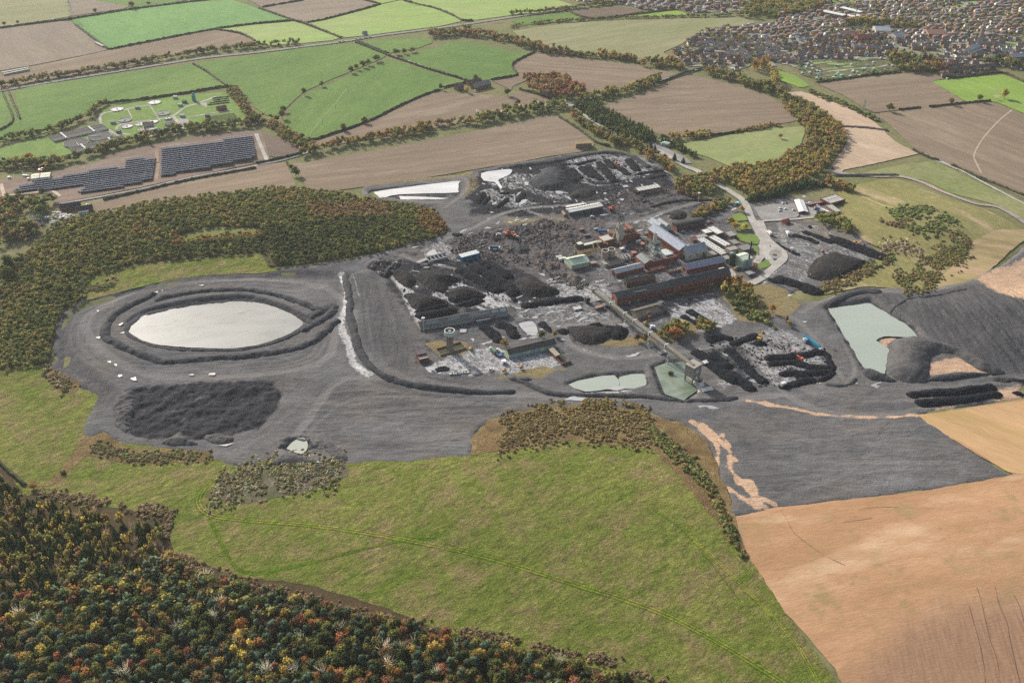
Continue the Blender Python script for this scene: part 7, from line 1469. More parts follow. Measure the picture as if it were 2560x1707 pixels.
b.gable(3.6, 6.2, (0.2, 0.18, 0.15), (0.115, 0.1, 0.08)); b.row('window', 'f', 9, 2, 1.4, 1.4, 'obj', (0.3, 0.3, 0.28)); b.part('porch', MB().box(b.L * .3, b.L * .4, -3, -.05, b.base, 3), 'brickw', BRICK)
b = Bld('conveyor_ramp', 'short rusty inclined conveyor at the end of the brown shed', 't12 1445,1428', 't12 1462,1415', 't12 1395,1345'); b.part('belt', MB().poly([(0, 0, .3), (2.2, 0, .3), (2.2, b.D, 4.6), (0, b.D, 4.6)], (0, 0, .5)), 'obj', (0.1, 0.06, 0.055)); b.part('trestle', MB().bar((1, b.D * .9, -.4), (1, b.D * .9, 4.2), .3, 4).bar((1, b.D * .5, -.4), (1, b.D * .5, 2.3), .3, 4), 'obj', (0.1, 0.09, 0.08)); b.part('drive_box', MB().box(-1, 3.2, b.D - 3, b.D + 1, 5.11, 6.6), 'obj', (0.06, 0.07, 0.09))
p0, p1 = G(S('t12 752,1260'))[0], G(S('t22 1650,560'))[0]
L = float(np.hypot(*(p1 - p0))); u = (p1 - p0) / L; za, zb = 5.5, 13.5
r = empty('conveyor_gallery', (p0[0], p0[1], gz(p0)), math.atan2(u[1], u[0])); tag(r, 'long dark enclosed conveyor gallery slanting down to the tower over the green pond', 'conveyor')
q = MB(); wd = 1.9
def gal(x): return za + (zb - za) * x / L
prof = [(-wd, 0), (-wd, 2.2), (-1.2, 3.2), (1.2, 3.2), (wd, 2.2), (wd, 0)]
q.poly([(0, y, za + z) for y, z in prof], (L, 0, zb - za)); q.build('gallery', M['roof'], r, (0.17, 0.16, 0.135))
q = MB().box(-.6, .5, -2.6, 2.6, za - .5, za + 3.8); q.build('end_housing', M['obj'], r, (0.3, 0.28, 0.22))
for f in (0.19, 0.34, 0.44, 0.60, 0.755):
 x = L * f; z = gal(x); MB().box(x - .45, x + .45, -2.15, 2.15, z + .1, z + 3.5).build('collar', M['obj'], r, (0.62, 0.62, 0.57))
for f in (0.03, 0.36, 0.60, 0.79):
 x = L * f; pt = p0 + u * x; zg = gz(pt) - gz(p0); z = gal(x) - .2; q = MB()
 for sy in (-1, 1):
  for sx in (-1, 1): q.bar((x + sx * 2.4, sy * 2.6, zg - .5), (x + sx * .8, sy * 1.5, z), .2, 4)
 for k in range(3):
  t0, t1 = k / 3, (k + 1) / 3
  for sy in (-1, 1):
   a = lambda sx, t: (x + sx * (2.4 - 1.6 * t), sy * (2.6 - 1.1 * t), zg + (z - zg) * t)
   q.bar(a(-1, t0), a(1, t1), .13, 4).bar(a(1, t0), a(-1, t1), .13, 4).bar(a(-1, t1), a(1, t1), .13, 4)
 q.build('trestle', M['obj'], r, (0.55, 0.55, 0.5)); MB().box(x - 3.6, x + 3.6, -3.4, 3.4, zg - .6, zg + .25).build('footing', M['obj'], r, (0.35, 0.34, 0.31))
b = Bld('transfer_tower', 'square concrete transfer tower on legs at the end of the conveyor gallery', 't22 1655,585', 't22 1722,545', 't22 1612,540')
q = MB(); w_, d_ = max(b.L, 9.5), max(b.D, 9)
for x in (0, w_ - 1):
 for y in (0, d_ - 1): q.box(x, x + 1, y, y + 1, b.base - 2, 7)
b.part('leg', q, 'obj', (0.24, 0.225, 0.2)); b.part('tower', MB().box(-.3, w_ + .3, -.3, d_ + .3, 7.01, 18), 'obj', (0.27, 0.25, 0.215)); b.part('roof', MB().box(-.7, w_ + .7, -.7, d_ + .7, 18.01, 18.5), 'roof', (0.32, 0.29, 0.25)); b.part('window', MB().box(w_ * .35, w_ * .65, -.42, -.3, 11, 14), 'obj', (0.55, 0.56, 0.56)); b.part('ladder', MB().box(w_ + .3, w_ + .6, 1, 1.6, 0, 17), 'obj', (0.2, 0.18, 0.16)); b.part('brace', MB().bar((.5, -.1, 0), (w_ - .5, -.1, 6.9), .3, 4).bar((w_ - .5, -.1, 0), (.5, -.1, 6.9), .3, 4), 'obj', (0.2, 0.19, 0.17))
q = MB(); s0 = G(S('t22 1610,500'))[0]
r = empty('concrete_chute', (s0[0], s0[1], gz(s0)), 0); tag(r, 'curved pale concrete apron wall dipping into the green pond', 'wall')
pp = smooth(W('t22 1520,490 1570,520 1640,590 1685,662'), 6); qq = pp + np.array([5.5, 3.0])
V = [(x - s0[0], y - s0[1], -1.2 + .02 * i) for i, (x, y) in enumerate(pp)] + [(x - s0[0], y - s0[1], 2.2) for x, y in qq]; n = len(pp)
link('apron', mesh_np('apron', np.array(V), [(i, i + 1, n + i + 1, n + i) for i in range(n - 1)]), M['obj'], r, color=(0.36, 0.35, 0.32))
q = MB(); [q.bar((qq[i][0] - s0[0], qq[i][1] - s0[1], 2.2), (qq[i + 1][0] - s0[0], qq[i + 1][1] - s0[1], 2.2), .35, 4) for i in range(n - 1)]; q.build('kerb', M['obj'], r, (0.42, 0.41, 0.38))
b = Bld('wash_bay', 'concrete wash bay with square pits beside the white pool', 't11 1590,945', 't11 1765,905', 't11 1565,905', cat='loading bay')
q = MB().box(0, b.L, 0, .5, b.base, 2.2).box(0, b.L, b.D - .5, b.D, b.base, 2.6).box(0, .5, .5, b.D - .5, b.base, 2.4)
for k in range(1, 5): q.box(b.L * k / 5, b.L * k / 5 + .5, .5, b.D - .5, b.base, 2.2)
b.part('wall', q, 'obj', (0.4, 0.39, 0.36)); b.part('floor_slab', MB().box(.5, b.L, .5, b.D - .5, -.4, .3), 'obj', (0.12, 0.12, 0.12)); b.part('ramp', MB().poly([(-14, b.D * .4, 0), (-.1, b.D * .4, 2), (-.1, b.D * .9, 2), (-14, b.D * .9, 0)], (0, 0, -.5)), 'obj', (0.33, 0.32, 0.3))
b = Bld('stacked_cabins', 'two-storey row of teal blue cabins with white roofs in the coal yard', 't11 1890,940', 't11 2055,900', 't11 1878,905', cat='cabins')
for i in range(5):
 for z in (0, 2.9):
  c = b.part('cabin', MB().box(.05, b.L / 5 - .1, 0, max(b.D, 4), z + .02 - (0.3 if z == 0 else 0), z + 2.8), 'obj', (0.02, 0.13, 0.2)); c.location = (b.L * i / 5, 0, 0)
  if i % 2 == 0: b.part('window', MB().box(.8, 2.2, -.08, -.0, z + 1.2, z + 2.1), 'obj', (0.25, 0.33, 0.36), c)
 b.part('roof', MB().box(.05, b.L / 5 - .1, 0, max(b.D, 4), 5.71, 5.95), 'obj', (0.5, 0.53, 0.53)).location = (b.L * i / 5, 0, 0)
b = Bld('pay_office', 'narrow brick office with a bright white roof beside the car park', 't13 280,502', 't13 364,500', 't13 288,398'); b.gable(3.6, 5.0, (0.2, 0.075, 0.06), (0.7, 0.69, 0.65), 'y'); b.row('window', 'f', 3, 1.9, 1.6, 1.3); b.row('window', 'l', 8, 1.9, 1.6, 1.2)
b, rf = flatblock('medical_centre', 'brick building with a broad grey flat roof under the orange trees', 't13 570,430', 't13 706,385', 't13 482,388', 4.2, (0.22, 0.075, 0.06), (0.36, 0.345, 0.315), 1)
for k in range(6): b.part('roof_light', MB().box(-.7, .7, -.7, .7, 0, .5), 'obj', (0.55, 0.55, 0.53), rf).location = (b.L * (.2 + .12 * k), b.D * .6, 4.3)
flatblock('office_block', 'grey flat-roofed wing between the white vans and the brick building', 't13 560,512', 't13 592,500', 't13 470,438', 3.6, (0.24, 0.085, 0.065), (0.27, 0.26, 0.24), 1)
flatblock('office_block', 'grey flat-roofed wing next to the grassy slope', 't13 615,502', 't13 668,490', 't13 565,440', 3.4, (0.3, 0.26, 0.22), (0.36, 0.35, 0.33), 1)
flatblock('link_corridor', 'brick corridor joining the white-roofed office to the flat blocks', 't13 375,435', 't13 510,405', 't13 368,420', 3, (0.2, 0.07, 0.055), (0.26, 0.17, 0.14), 1, 0)
b = Bld('gate_hut', 'small brick hut with red roof beside the car park road', 't13 158,595', 't13 202,582', 't13 130,572'); b.gable(3, 4.4, (0.24, 0.06, 0.045), (0.26, 0.1, 0.08)); b.opening('door', 'f', b.L * .5, 1.1, 1.1, 2.1, 'obj', (0.1, 0.1, 0.12)); b.opening('window', 'l', b.D * .5, 1.7, 1.2, 1.0)
b = Bld('weighbridge_office', 'small flat-roofed hut behind the lawn near the orange tree', 't12 2170,1080', 't12 2232,1062', 't12 2145,1050'); b.flat(3, (0.2, 0.18, 0.16), (0.27, 0.26, 0.25), para=.2); b.opening('window', 'f', b.L * .5, 1.7, 3, 1)
b = Bld('lawn_shelter', 'pale open-sided shelter by the yellow trees', 't12 2020,485', 't12 2065,465', 't12 2012,478'); b.part('roof', MB().box(0, b.L, 0, max(b.D, 2.5), 2.6, 2.8), 'roof', (0.45, 0.42, 0.37)); b.part('post', MB().box(.1, .3, .1, .3, -.3, 2.59).box(b.L - .3, b.L - .1, .1, .3, -.3, 2.59).box(.1, .3, 2.1, 2.3, -.3, 2.59), 'obj', (0.2, 0.15, 0.1))
for s, lab, n in (('t21 1870,490 t21 1940,470', 'stack of pale concrete blocks on the white depot yard', 7), ('t21 1790,500 t21 1850,495', 'row of pale concrete blocks on the depot kerb', 4)):
 a_, b_ = W(s); r = empty('block_stack', (a_[0], a_[1], gz(a_)), 0.1); tag(r, lab, 'blocks')
 for k in range(n): MB().box(-1.6, 1.6, -.9, .9, 0, 1.0).build('block', M['obj'], r, (0.5, 0.52, 0.44), (k % 4 * 2.3, (k // 4) * 2.4, 0.0), random.uniform(-.3, .3))
for s, rz in (('t12 370,1120', .5), ('t12 400,1085', .7), ('t12 430,1115', .3), ('t12 380,1090', 1.0), ('t12 470,1105', .2), ('t12 490,1120', -.9), ('t12 505,1150', -1.0)):
 r = solo('concrete_slab', 'broken concrete slab lying beside the rubble under the cone', 'slab', s, 'broken slabs by the rubble', rz); MB().box(-6, 6, -1, 1, -.1, .5).build('slab', M['obj'], r, (0.26, 0.25, 0.23)); r['label'] = 'long broken concrete slab beside the brown rubble pile'
for s, nm, lab, L_, D_, h_, c in (('t12 640,650', 'container', 'rusty red container lying among the brown scrap', 6, 2.5, 2.6, (.16, .06, .045)), ('t12 690,700', 'container', 'dark steel container below the scrap mound', 7, 2.6, 2.6, (.06, .065, .07)), ('t12 770,640', 'container', 'grey skip container near the blue trailer', 5, 2.4, 1.8, (.2, .2, .2)), ('t12 1120,870', 'pump_house', 'small brick pump house beside the lattice headframe', 6, 5, 3.4, BRICK), ('t12 1190,790', 'pump_house', 'square brick cabin in front of the long hall', 5, 5, 3, BRICK), ('t12 1240,690', 'site_hut', 'dark hut at the corner of the cream hall', 7, 4, 3, (.12, .09, .08)),
  ('t12 1010,830', 'site_hut', 'pale hut in the rubble between the two headframes', 5, 3, 2.6, (.5, .49, .45)), ('t12 1160,760', 'site_hut', 'low white hut in the yard behind the lattice headframe', 6, 3, 2.4, WHITE), ('t12 745,960', 'pump_house', 'brick valve house at the end of the cooling block', 7, 4, 3, (.22, .15, .12)), ('t12 460,920', 'container', 'pale container beside the mint green shed', 8, 2.6, 2.6, (.42, .43, .4)), ('t12 430,905', 'container', 'grey bins stacked behind the mint green shed', 6, 4, 2.2, (.28, .29, .28)), ('t12 800,1370', 'boiler_drum', 'brown drum lying in the circular bund', 9, 3, 3, (.22, .13, .1)),
  ('t12 860,1340', 'site_hut', 'pale slab hut under the conveyor end', 5, 4, 2.2, (.4, .37, .34)), ('t12 600,1370', 'pump_house', 'small grey plinth in the dark yard by the long windrow', 8, 5, 1.6, (.3, .29, .27)), ('t12 690,1310', 'loading_hopper', 'small dark loading hopper at the windrow end', 4, 4, 6, (.05, .05, .055)), ('t12 1440,880', 'pump_house', 'brick store between the shaft building and long hall', 9, 6, 4, BRICKD), ('t12 1700,830', 'site_hut', 'brown hut behind the cream plant house', 6, 4, 3, (.2, .14, .11)), ('t12 1330,1010', 'pump_house', 'sunken brick annexe under the shaft building', 16, 6, 2.2, BRICK),
  ('t22 1380,300', 'site_hut', 'grey plinth beside the green pond', 7, 4, 1.5, (.24, .23, .22)), ('t22 1775,400', 'site_hut', 'concrete block near the transfer tower', 5, 4, 2.4, (.4, .39, .36)), ('t22 1740,590', 'concrete_slab', 'broken pale concrete base below the transfer tower', 9, 6, .9, (.45, .43, .4)), ('t22 1790,640', 'concrete_slab', 'tilted pale concrete base near the pond bank', 10, 5, .8, (.42, .4, .37)), ('t22 1510,1490', 'site_hut', 'x', 0, 0, 0, None), ('t12 2075,1000', 'site_hut', 'pale blue cabin beside the boiler house', 5, 2.5, 2.6, (.25, .4, .5)), ('t12 2060,410', 'container', 'blue and white container behind the approach road', 6, 2.5, 2.6, (.2, .42, .52)),
  ('t21 2240,340', 'skip', 'blue skip beside the old lorries', 4, 2.5, 1.8, (.05, .15, .35)), ('t21 1920,470', 'pallet_stack', 'low pallet stack behind the concrete blocks', 5, 3, 1.2, (.3, .3, .26)), ('t21 2275,400', 'canopy', 'white tent-like canopy on the depot yard', 4, 4, 2.8, (.6, .6, .6)), ('t12 1360,1340', 'drive_house', 'dark drive house at the top of the rusty conveyor', 5, 4, 4, (.06, .065, .08)), ('t12 1240,1430', 'drive_house', 'red drive house on the brown shed front', 4, 3, 5, (.22, .06, .05))):
 if not L_: continue
 r = solo(nm, lab, 'hut' if 'house' in nm or 'hut' in nm else nm.replace('_', ' '), s, None, math.radians(24) + random.uniform(-.2, .2)); MB().box(-L_ / 2, L_ / 2, -D_ / 2, D_ / 2, -.4, h_).build('wall', M['obj'], r, c); MB().box(-L_ / 2 - .2, L_ / 2 + .2, -D_ / 2 - .2, D_ / 2 + .2, h_ + .01, h_ + .2).build('roof', M['roof'], r, tuple(min(.6, v * 1.2 + .05) for v in c))
 MB().box(-.6, .6, -D_ / 2 - .08, -D_ / 2, 0, min(2, h_ * .8)).build('door', M['obj'], r, (.06, .06, .06))
                                                               # --- town
TOWN = W('t02 560,2 700,-60 600,-200 t03 2900,-200 2900,640 2350,640 2100,600 1980,640 1960,620 2120,668 1650,715 1545,645 1240,640 1150,560 1000,540 420,560 300,640 200,600 0,560 t02 2300,570 2050,650 1760,620 1650,590 1500,540 1500,470 1570,430 1750,300 1960,258 2250,228 2350,235 t03 200,160 t02 2350,100 2100,100 1640,120 1500,80 1240,100 1100,55')
GREENS = [W(s) for s in ('t03 560,-10 1000,-30 1000,20 780,40 620,60 560,45', 't03 1520,90 1700,40 1980,0 2010,25 1800,80 1600,115', 't03 1100,480 1560,480 1560,640 1150,640', 't03 2150,390 2350,380 2350,430 2200,430', 't03 690,225 1250,200 1420,260 1200,300 720,290', 't02 2130,60 2350,60 t03 90,60 90,150 t02 2150,165')]
for i, s in enumerate(('t03 560,-10 1000,-30 1000,20 780,40 620,60 560,45', 't03 1690,50 1980,0 2010,25 1760,80', 't03 2150,390 2350,380 2350,430 2200,430')): sheet('playing_field', s, ground_mat('sports_turf', GRNL, GRN2, None, 60, 4, contrast=.12), .25, 20)
sheet('bare_ground', 't03 1520,90 1690,50 1760,80 1600,115', ground_mat('pale_ground', (0.36, 0.32, 0.25), (0.3, 0.27, 0.22), None, 30, 3), .25, 20)
M['garden'] = ground_mat('gardens_and_drives', (0.13, 0.165, 0.065), (0.22, 0.2, 0.175), (0.38, 0.36, 0.34), 9, 3, contrast=.45, c_size=7, c_cut=(.56, .62))
sheet('town_ground', None, M['garden'], .12, 40, pts=TOWN)
HOUSE = {}
def house_meshes(kind):
 """walls / roof / chimney of a unit house: origin at its middle, ridge along x"""
 L, D, e, r = {'semi': (12, 8.5, 5.2, 8.2), 'detached': (9.5, 8, 5.0, 7.8), 'terrace': (22, 8.5, 5.4, 8.4), 'bungalow': (12, 8, 2.8, 5.6)}[kind]
 w = MB(); w.poly([(-L / 2, -D / 2, -1), (-L / 2, -D / 2, e), (-L / 2, 0, r), (-L / 2, D / 2, e), (-L / 2, D / 2, -1)][::-1], (L, 0, 0))
 rf = MB(); o = .4
 for sy in (-1, 1): rf.poly([(-L / 2 - o, sy * (D / 2 + o), e - .2), (L / 2 + o, sy * (D / 2 + o), e - .2), (L / 2 + o, 0, r + .1), (-L / 2 - o, 0, r + .1)][::sy], (0, 0, .18))
 ch = MB()
 for x in {'semi': (2.8,), 'detached': (2.5,), 'terrace': (4,), 'bungalow': (3,)}[kind]: ch.box(x - .5, x + .5, -.4, .4, r - .6, r + 1.1)
 wi = MB(); n = max(2, int(L / 3.2))
 for z in ([1.6, 4.2] if e > 4 else [1.5]):
  for i in range(n):
   x = -L / 2 + L * (i + .5) / n
   for sy in (-1, 1): wi.box(x - .75, x + .75, sy * D / 2 - .06, sy * D / 2 + .06, z - .55, z + .55)
 return [m.mesh(nm) for m, nm in ((w, 'wall'), (rf, 'roof'), (ch, 'chimney'), (wi, 'window'))], (w, rf, ch)
for k in ('semi', 'detached', 'terrace', 'bungalow'):
 ms, raw = house_meshes(k)
 for m_, mt in zip(ms, ('brickw', 'roof', 'brickw', 'glass')): m_.materials.append(M[mt])
 HOUSE[k] = (ms, raw)
WALLS = [((0.2, 0.1, 0.075), 'red brick'), ((0.26, 0.14, 0.1), 'orange brick'), ((0.19, 0.125, 0.105), 'dark brick'), ((0.55, 0.52, 0.46), 'cream rendered'), ((0.32, 0.26, 0.22), 'buff brick')]
ROOFS = [((0.12, 0.1, 0.097), 'brown tiled'), ((0.14, 0.1, 0.09), 'red tiled'), ((0.105, 0.104, 0.113), 'slate grey'), ((0.14, 0.125, 0.122), 'weathered brown'), ((0.17, 0.16, 0.162), 'pale grey')]
PLACES = [('beside the bridge road', 't02 1700,600'), ('by the field corner and clump of trees', 't02 1530,470'), ('along the edge of the big pale field', 't02 1750,310'), ('by the little loop road', 't02 1980,370'), ('on the straight street', 't02 2200,480'), ('by the golden poplars', 't02 2280,560'), ('north of the allotments', 't03 500,500'), ('by the white gabled cottage', 't03 220,520'), ('near the allotment hedge', 't03 50,540'),
          ('in the rows behind the allotments', 't03 300,420'), ('in the terraces beneath the dark hedge', 't03 1800,680'), ('by the church', 't03 1900,480'), ('below the park trees', 't03 950,440'), ('near the pale hall', 't03 1050,340'), ('by the road into town', 't03 2250,620'), ('on the school side of town', 't03 700,180'), ('among the leafy gardens', 't03 100,300'), ('in the far estate beyond the railway trees', 't02 1400,30')]
PLW = np.array([W(s)[0] for _, s in PLACES])
def town():
 cand = []
 lo, hi = TOWN.min(0), TOWN.max(0); hi[1] = min(hi[1], 2560); lo[0] = max(lo[0], 20); hi[0] = min(hi[0], 1350)
 seeds = [(RNG.uniform(lo[0], hi[0]), RNG.uniform(lo[1], hi[1]), RNG.uniform(-.5, .5)) for _ in range(26)]
 sx = np.array([s[0] for s in seeds]); sy = np.array([s[1] for s in seeds])
 streets = []
 for k, (cx, cy, a) in enumerate(seeds):
  ca, sa = math.cos(a), math.sin(a); ln = RNG.uniform(13.5, 17)
  for j in range(-9, 10):
   vv = j * 36.0
   for side in (-1, 1):
    row = RNG.random(); kind = 'terrace' if row < .18 else ('semi' if row < .65 else ('detached' if row < .85 else 'bungalow'))
    stp = {'terrace': 21, 'semi': 14.5, 'detached': 12.5, 'bungalow': 14.5}[kind]
    u = -330 + RNG.uniform(0, 10)
    while u < 330:
     u += stp * RNG.uniform(.97, 1.12)
     if RNG.random() < .07: continue
     v = vv + side * 9.5 + RNG.uniform(-1, 1)
     x = cx + u * ca - v * sa + 5 * math.sin(u / 60); y = cy + u * sa + v * ca + 6 * math.sin(u / 80 + k)
     if np.argmin((sx - x) ** 2 + (sy - y) ** 2) != k: continue
     cand.append((x, y, a + math.pi * (side > 0) + .1 * math.cos(u / 80 + k), kind))
   streets.append((k, [(cx + u * ca - vv * sa + 5 * math.sin(u / 60), cy + u * sa + vv * ca + 6 * math.sin(u / 80 + k)) for u in range(-330, 331, 15)]))
 xy = np.array([(c[0], c[1]) for c in cand]); ok = inside(xy[:, 0], xy[:, 1], TOWN)
 for g in GREENS: ok &= ~inside(xy[:, 0], xy[:, 1], g)
 ok &= (np.abs(xy[:, 0]) < xy[:, 1] * .57 + 60)
 cand = [c for c, o in zip(cand, ok) if o]; cand.sort(key=lambda c: c[1])
 stm = ground_mat('street_surface', (0.27, 0.26, 0.25), (0.34, 0.325, 0.31), None, 20, 3, contrast=.15)
 Vs, Fs, n = [], [], 0
 for k, pts in streets:
  p = np.array(pts); m = inside(p[:, 0], p[:, 1], TOWN) & (np.argmin((sx[None] - p[:, :1]) ** 2 + (sy[None] - p[:, 1:]) ** 2, 1) == k)
  for i in range(len(p) - 1):
   if m[i] and m[i + 1]:
    d = p[i + 1] - p[i]; nr = np.array([-d[1], d[0]]) / np.hypot(*d) * 3.4; q = np.array([p[i] + nr, p[i] - nr, p[i + 1] - nr, p[i + 1] + nr])
    Vs.append(np.column_stack([q, hs(q[:, 0], q[:, 1]) + .32])); Fs.append([n, n + 1, n + 2, n + 3]); n += 4
 tag(link('street', mesh_np('street', np.vstack(Vs), np.array(Fs)), stm), 'estate streets of the town', None, None, 'structure')
 used = {}
 bV, bF, bT, n = [], [], [], 0
 for i, (x, y, a, kind) in enumerate(cand):
  z = float(hs(x, y)) + .1; wc, wl_ = random.choice(WALLS) if random.random() < .85 else WALLS[0]; rc, rl = random.choice(ROOFS)
  j = random.uniform(1.05, 1.7); wc = tuple(c * j for c in wc); rc = tuple(c * j for c in rc); s = random.uniform(.74, .9)
  ms, raw = HOUSE[kind]
  if i < 300:
   pl = PLACES[int(np.argmin(np.hypot(PLW[:, 0] - x, PLW[:, 1] - y)))][0]
   kw = {'semi': 'pair of semis', 'detached': 'detached house', 'terrace': 'terrace', 'bungalow': 'bungalow'}[kind]
   r = empty('house', (x, y, z), a); r.scale = (s, s, s)
   tag(r, '%s %s, %s roof, %s' % (wl_, kw, rl, pl), 'house', 'houses of the mining town')
   link('wall', ms[0], None, r, color=wc); rf = link('roof', ms[1], None, r, color=rc); link('chimney', ms[2], None, rf, color=wc); link('window', ms[3], None, r)['kind'] = 'stuff'
  else:
   ca, sa = math.cos(a), math.sin(a)
   for mb, c in zip(raw[:2], (wc, rc)):
    V = np.array(mb.v) * s; Q = np.column_stack([V[:, 0] * ca - V[:, 1] * sa + x, V[:, 0] * sa + V[:, 1] * ca + y, V[:, 2] + z])
    for f in mb.f:
     for t in range(1, len(f) - 1): bF.append((f[0] + n, f[t] + n, f[t + 1] + n))
    bV.append(Q); bT.append(np.tile(c, (len(V), 1))); n += len(V)
 tag(link('distant_houses', mesh_np('distant_houses', np.vstack(bV), np.array(bF), {'tint': np.vstack(bT)}), M['tint']), 'rows of small houses filling the far town', None, None, 'stuff')
 bx = np.array([(u, v, w) for w in (0, 1) for (u, v) in ((-.5, -.5), (.5, -.5), (.5, .5), (-.5, .5))]); bf = np.array(((4, 5, 6), (4, 6, 7), (0, 1, 5), (0, 5, 4), (1, 2, 6), (1, 6, 5), (2, 3, 7), (2, 7, 6), (3, 0, 4), (3, 4, 7)))
 V_, F_, T_ = [], [], []; n = 0
 for x, y, a, kind in cand:
  for _ in range(3):
   if random.random() < .3: continue
   px, py = x + random.uniform(-9, 9), y + random.uniform(-13, 13); s = np.array([random.uniform(2, 4.5), random.uniform(2, 3), random.uniform(1.5, 2.6)])
   ca, sa = math.cos(a), math.sin(a); Q = bx * s; Q = np.column_stack([Q[:, 0] * ca - Q[:, 1] * sa + px, Q[:, 0] * sa + Q[:, 1] * ca + py, Q[:, 2] + float(hs(px, py)) + .1]); V_.append(Q); F_.append(bf + n); n += 8
   c = random.choice([(.72, .72, .72), (.66, .66, .66), (.6, .6, .6), (.3, .3, .32), (.08, .09, .12), (.2, .13, .09), (.5, .5, .48), (.12, .15, .25)]); T_.append(np.tile(c, (8, 1)))
 tag(link('garden_sheds_and_parked_cars', mesh_np('garden_sheds_and_parked_cars', np.vstack(V_), np.vstack(F_), {'tint': np.vstack(T_)}), M['tint']), 'pale sheds and parked cars between the town houses', None, None, 'stuff')
 P = scatter(TOWN, 12.5, .5); f = fbm(P[:, 0], P[:, 1], 120, 3, 3); P = P[(RNG.random(len(P)) < sstep(.34, .6, f) * .72 + .26)]; P = P[(P[:, 1] < 2500) & (np.abs(P[:, 0]) < P[:, 1] * .57 + 40)]
 mixd = {'dark': 20, 'green': 20, 'olive': 24, 'gold': 13, 'brown': 10, 'orange': 6, 'spruce': 6, 'poplar': 3}
 mass('town_treetops', P, [pick(mixd, random.random()) for _ in P], [random.uniform(4, 10) for _ in P], [random.uniform(4, 9) for _ in P], 'garden and street trees scattered through the town', hs)
 P = scatter(W('t03 -100,-20 400,-20 520,100 420,130 100,150 -100,170 t02 2100,160 2130,80'), 11); mass('town_park_trees', P, [pick(mixd, random.random()) for _ in P], [random.uniform(7, 12) for _ in P], [random.uniform(8, 12) for _ in P], 'leafy park at the top of the town', hs)
town()
b = Bld('church', 'grey stone church with a tall spire rising above the trees', 't03 1940,470', 't03 1975,455', depth=12); z0 = b.z
b.gable(8, 12, (0.36, 0.34, 0.31), (0.42, 0.44, 0.47), 'x', x0=-34, x1=-.2, y0=0, y1=11)
b.part('tower', MB().box(0, 8, 1, 9, -1, 22), 'brickw', (0.27, 0.25, 0.225)); b.part('spire', MB().cyl(4, 5, 22.01, 52, 4.4, .15, 8), 'brickw', (0.25, 0.235, 0.21)); b.part('aisle', MB().box(-34, -.5, -4.5, -.05, -1, 5), 'brickw', (0.5, 0.49, 0.47))
for i in range(8): b.part('window', MB().box(-.6, .6, -4.62, -4.5, 1.2, 4), 'glass').location = (-31 + 4 * i, 0, 0)
for nm, lab, A, B, D, h, wc, rc in (('school', 'long school block with a pale green-white flat roof', 't03 470,140', 't03 680,185', 16, 7, (0.28, 0.14, 0.11), (0.55, 0.62, 0.56)), ('school', 'school hall with bright mint roof behind the long block', 't03 640,110', 't03 830,160', 14, 8, (0.3, 0.16, 0.13), (0.56, 0.66, 0.6)), ('school', 'low white school wing beside the car park', 't03 760,185', 't03 890,170', 20, 5, (0.3, 0.2, 0.17), (0.6, 0.6, 0.56)),
 ('hall', 'large grey-blue hall among the park trees', 't03 985,330', 't03 1120,335', 30, 9, (0.4, 0.36, 0.31), (0.3, 0.32, 0.36)), ('hall', 'broad red-roofed hall near the golden trees', 't03 1470,345', 't03 1630,345', 32, 6, (0.35, 0.2, 0.15), (0.24, 0.13, 0.1)), ('hall', 'cream building with tall windows by the terraces', 't03 1165,380', 't03 1250,365', 18, 9, (0.6, 0.57, 0.5), (0.32, 0.33, 0.34)), ('hall', 'white pub group below the park', 't03 660,345', 't03 790,360', 14, 7, (0.66, 0.64, 0.58), (0.2, 0.11, 0.09)),
 ('cottage', 'white gabled cottage with a steep brown roof at the allotment corner', 't03 200,570', 't03 262,575', 9, 6, (0.66, 0.65, 0.62), (0.13, 0.07, 0.06)), ('terrace_house', 'white-fronted houses by the road into town', 't03 2065,550', 't03 2140,520', 10, 6.5, (0.66, 0.64, 0.6), (0.12, 0.1, 0.1)), ('terrace_house', 'brick terrace with a blue canopy at the picture edge', 't03 2240,570', 't03 2350,560', 14, 7, (0.3, 0.12, 0.09), (0.36, 0.4, 0.44)), ('warehouse', 'red brick works at the head of the church road', 't03 820,395', 't03 940,390', 14, 8, (0.27, 0.1, 0.075), (0.3, 0.12, 0.09))):
 b = Bld(nm, lab, A, B, depth=D); (b.flat(h, wc, rc) if nm in ('school',) else b.gable(h, h + 4, wc, rc, 'y' if nm == 'cottage' else 'x')); b.row('window', 'f', max(3, int(b.L / 6)), h * .55, 2.4, 1.8)
for k, (A, B) in enumerate((('t03 1655,690', 't03 1900,660'), ('t03 1900,655', 't03 2090,640'), ('t03 1640,650', 't03 1830,635'))):
 b = Bld('terrace_row', ('brick terrace behind the neat dark hedge, nearer the fields', 'brick terrace behind the neat dark hedge, nearer the road', 'second brick terrace behind the hedge')[k], A, B, depth=9); b.gable(5.5, 8.5, (0.22, 0.11, 0.085), (0.12, 0.095, 0.09)); b.row('window', 'f', 14, 3, 1.6, 1.6)
 for i in range(7): b.part('chimney', MB().box(-.5, .5, b.D / 2 - .5, b.D / 2 + .5, 8.3, 10), 'brickw', BRICK).location = (b.L * (i + .5) / 7, 0, 0)
ALL = W('t03 420,570 560,555 760,545 1000,545 1120,590 1215,650 900,700 500,742 300,690 250,620')
sheet('allotment_ground', None, ground_mat('allotment_soil', (0.085, 0.1, 0.045), (0.13, 0.11, 0.075), (0.14, 0.17, 0.06), 8, 2, contrast=.5, c_size=8), .3, 15, pts=ALL)
ribbon('road', 't02 1930,350 2000,400 2100,450 2200,500 2350,560 t03 60,610', 7, M['asphalt'], .5)
ribbon('lane', 't03 440,680 600,655 800,635 1000,620 1100,600', 3, M['lane'], .5)
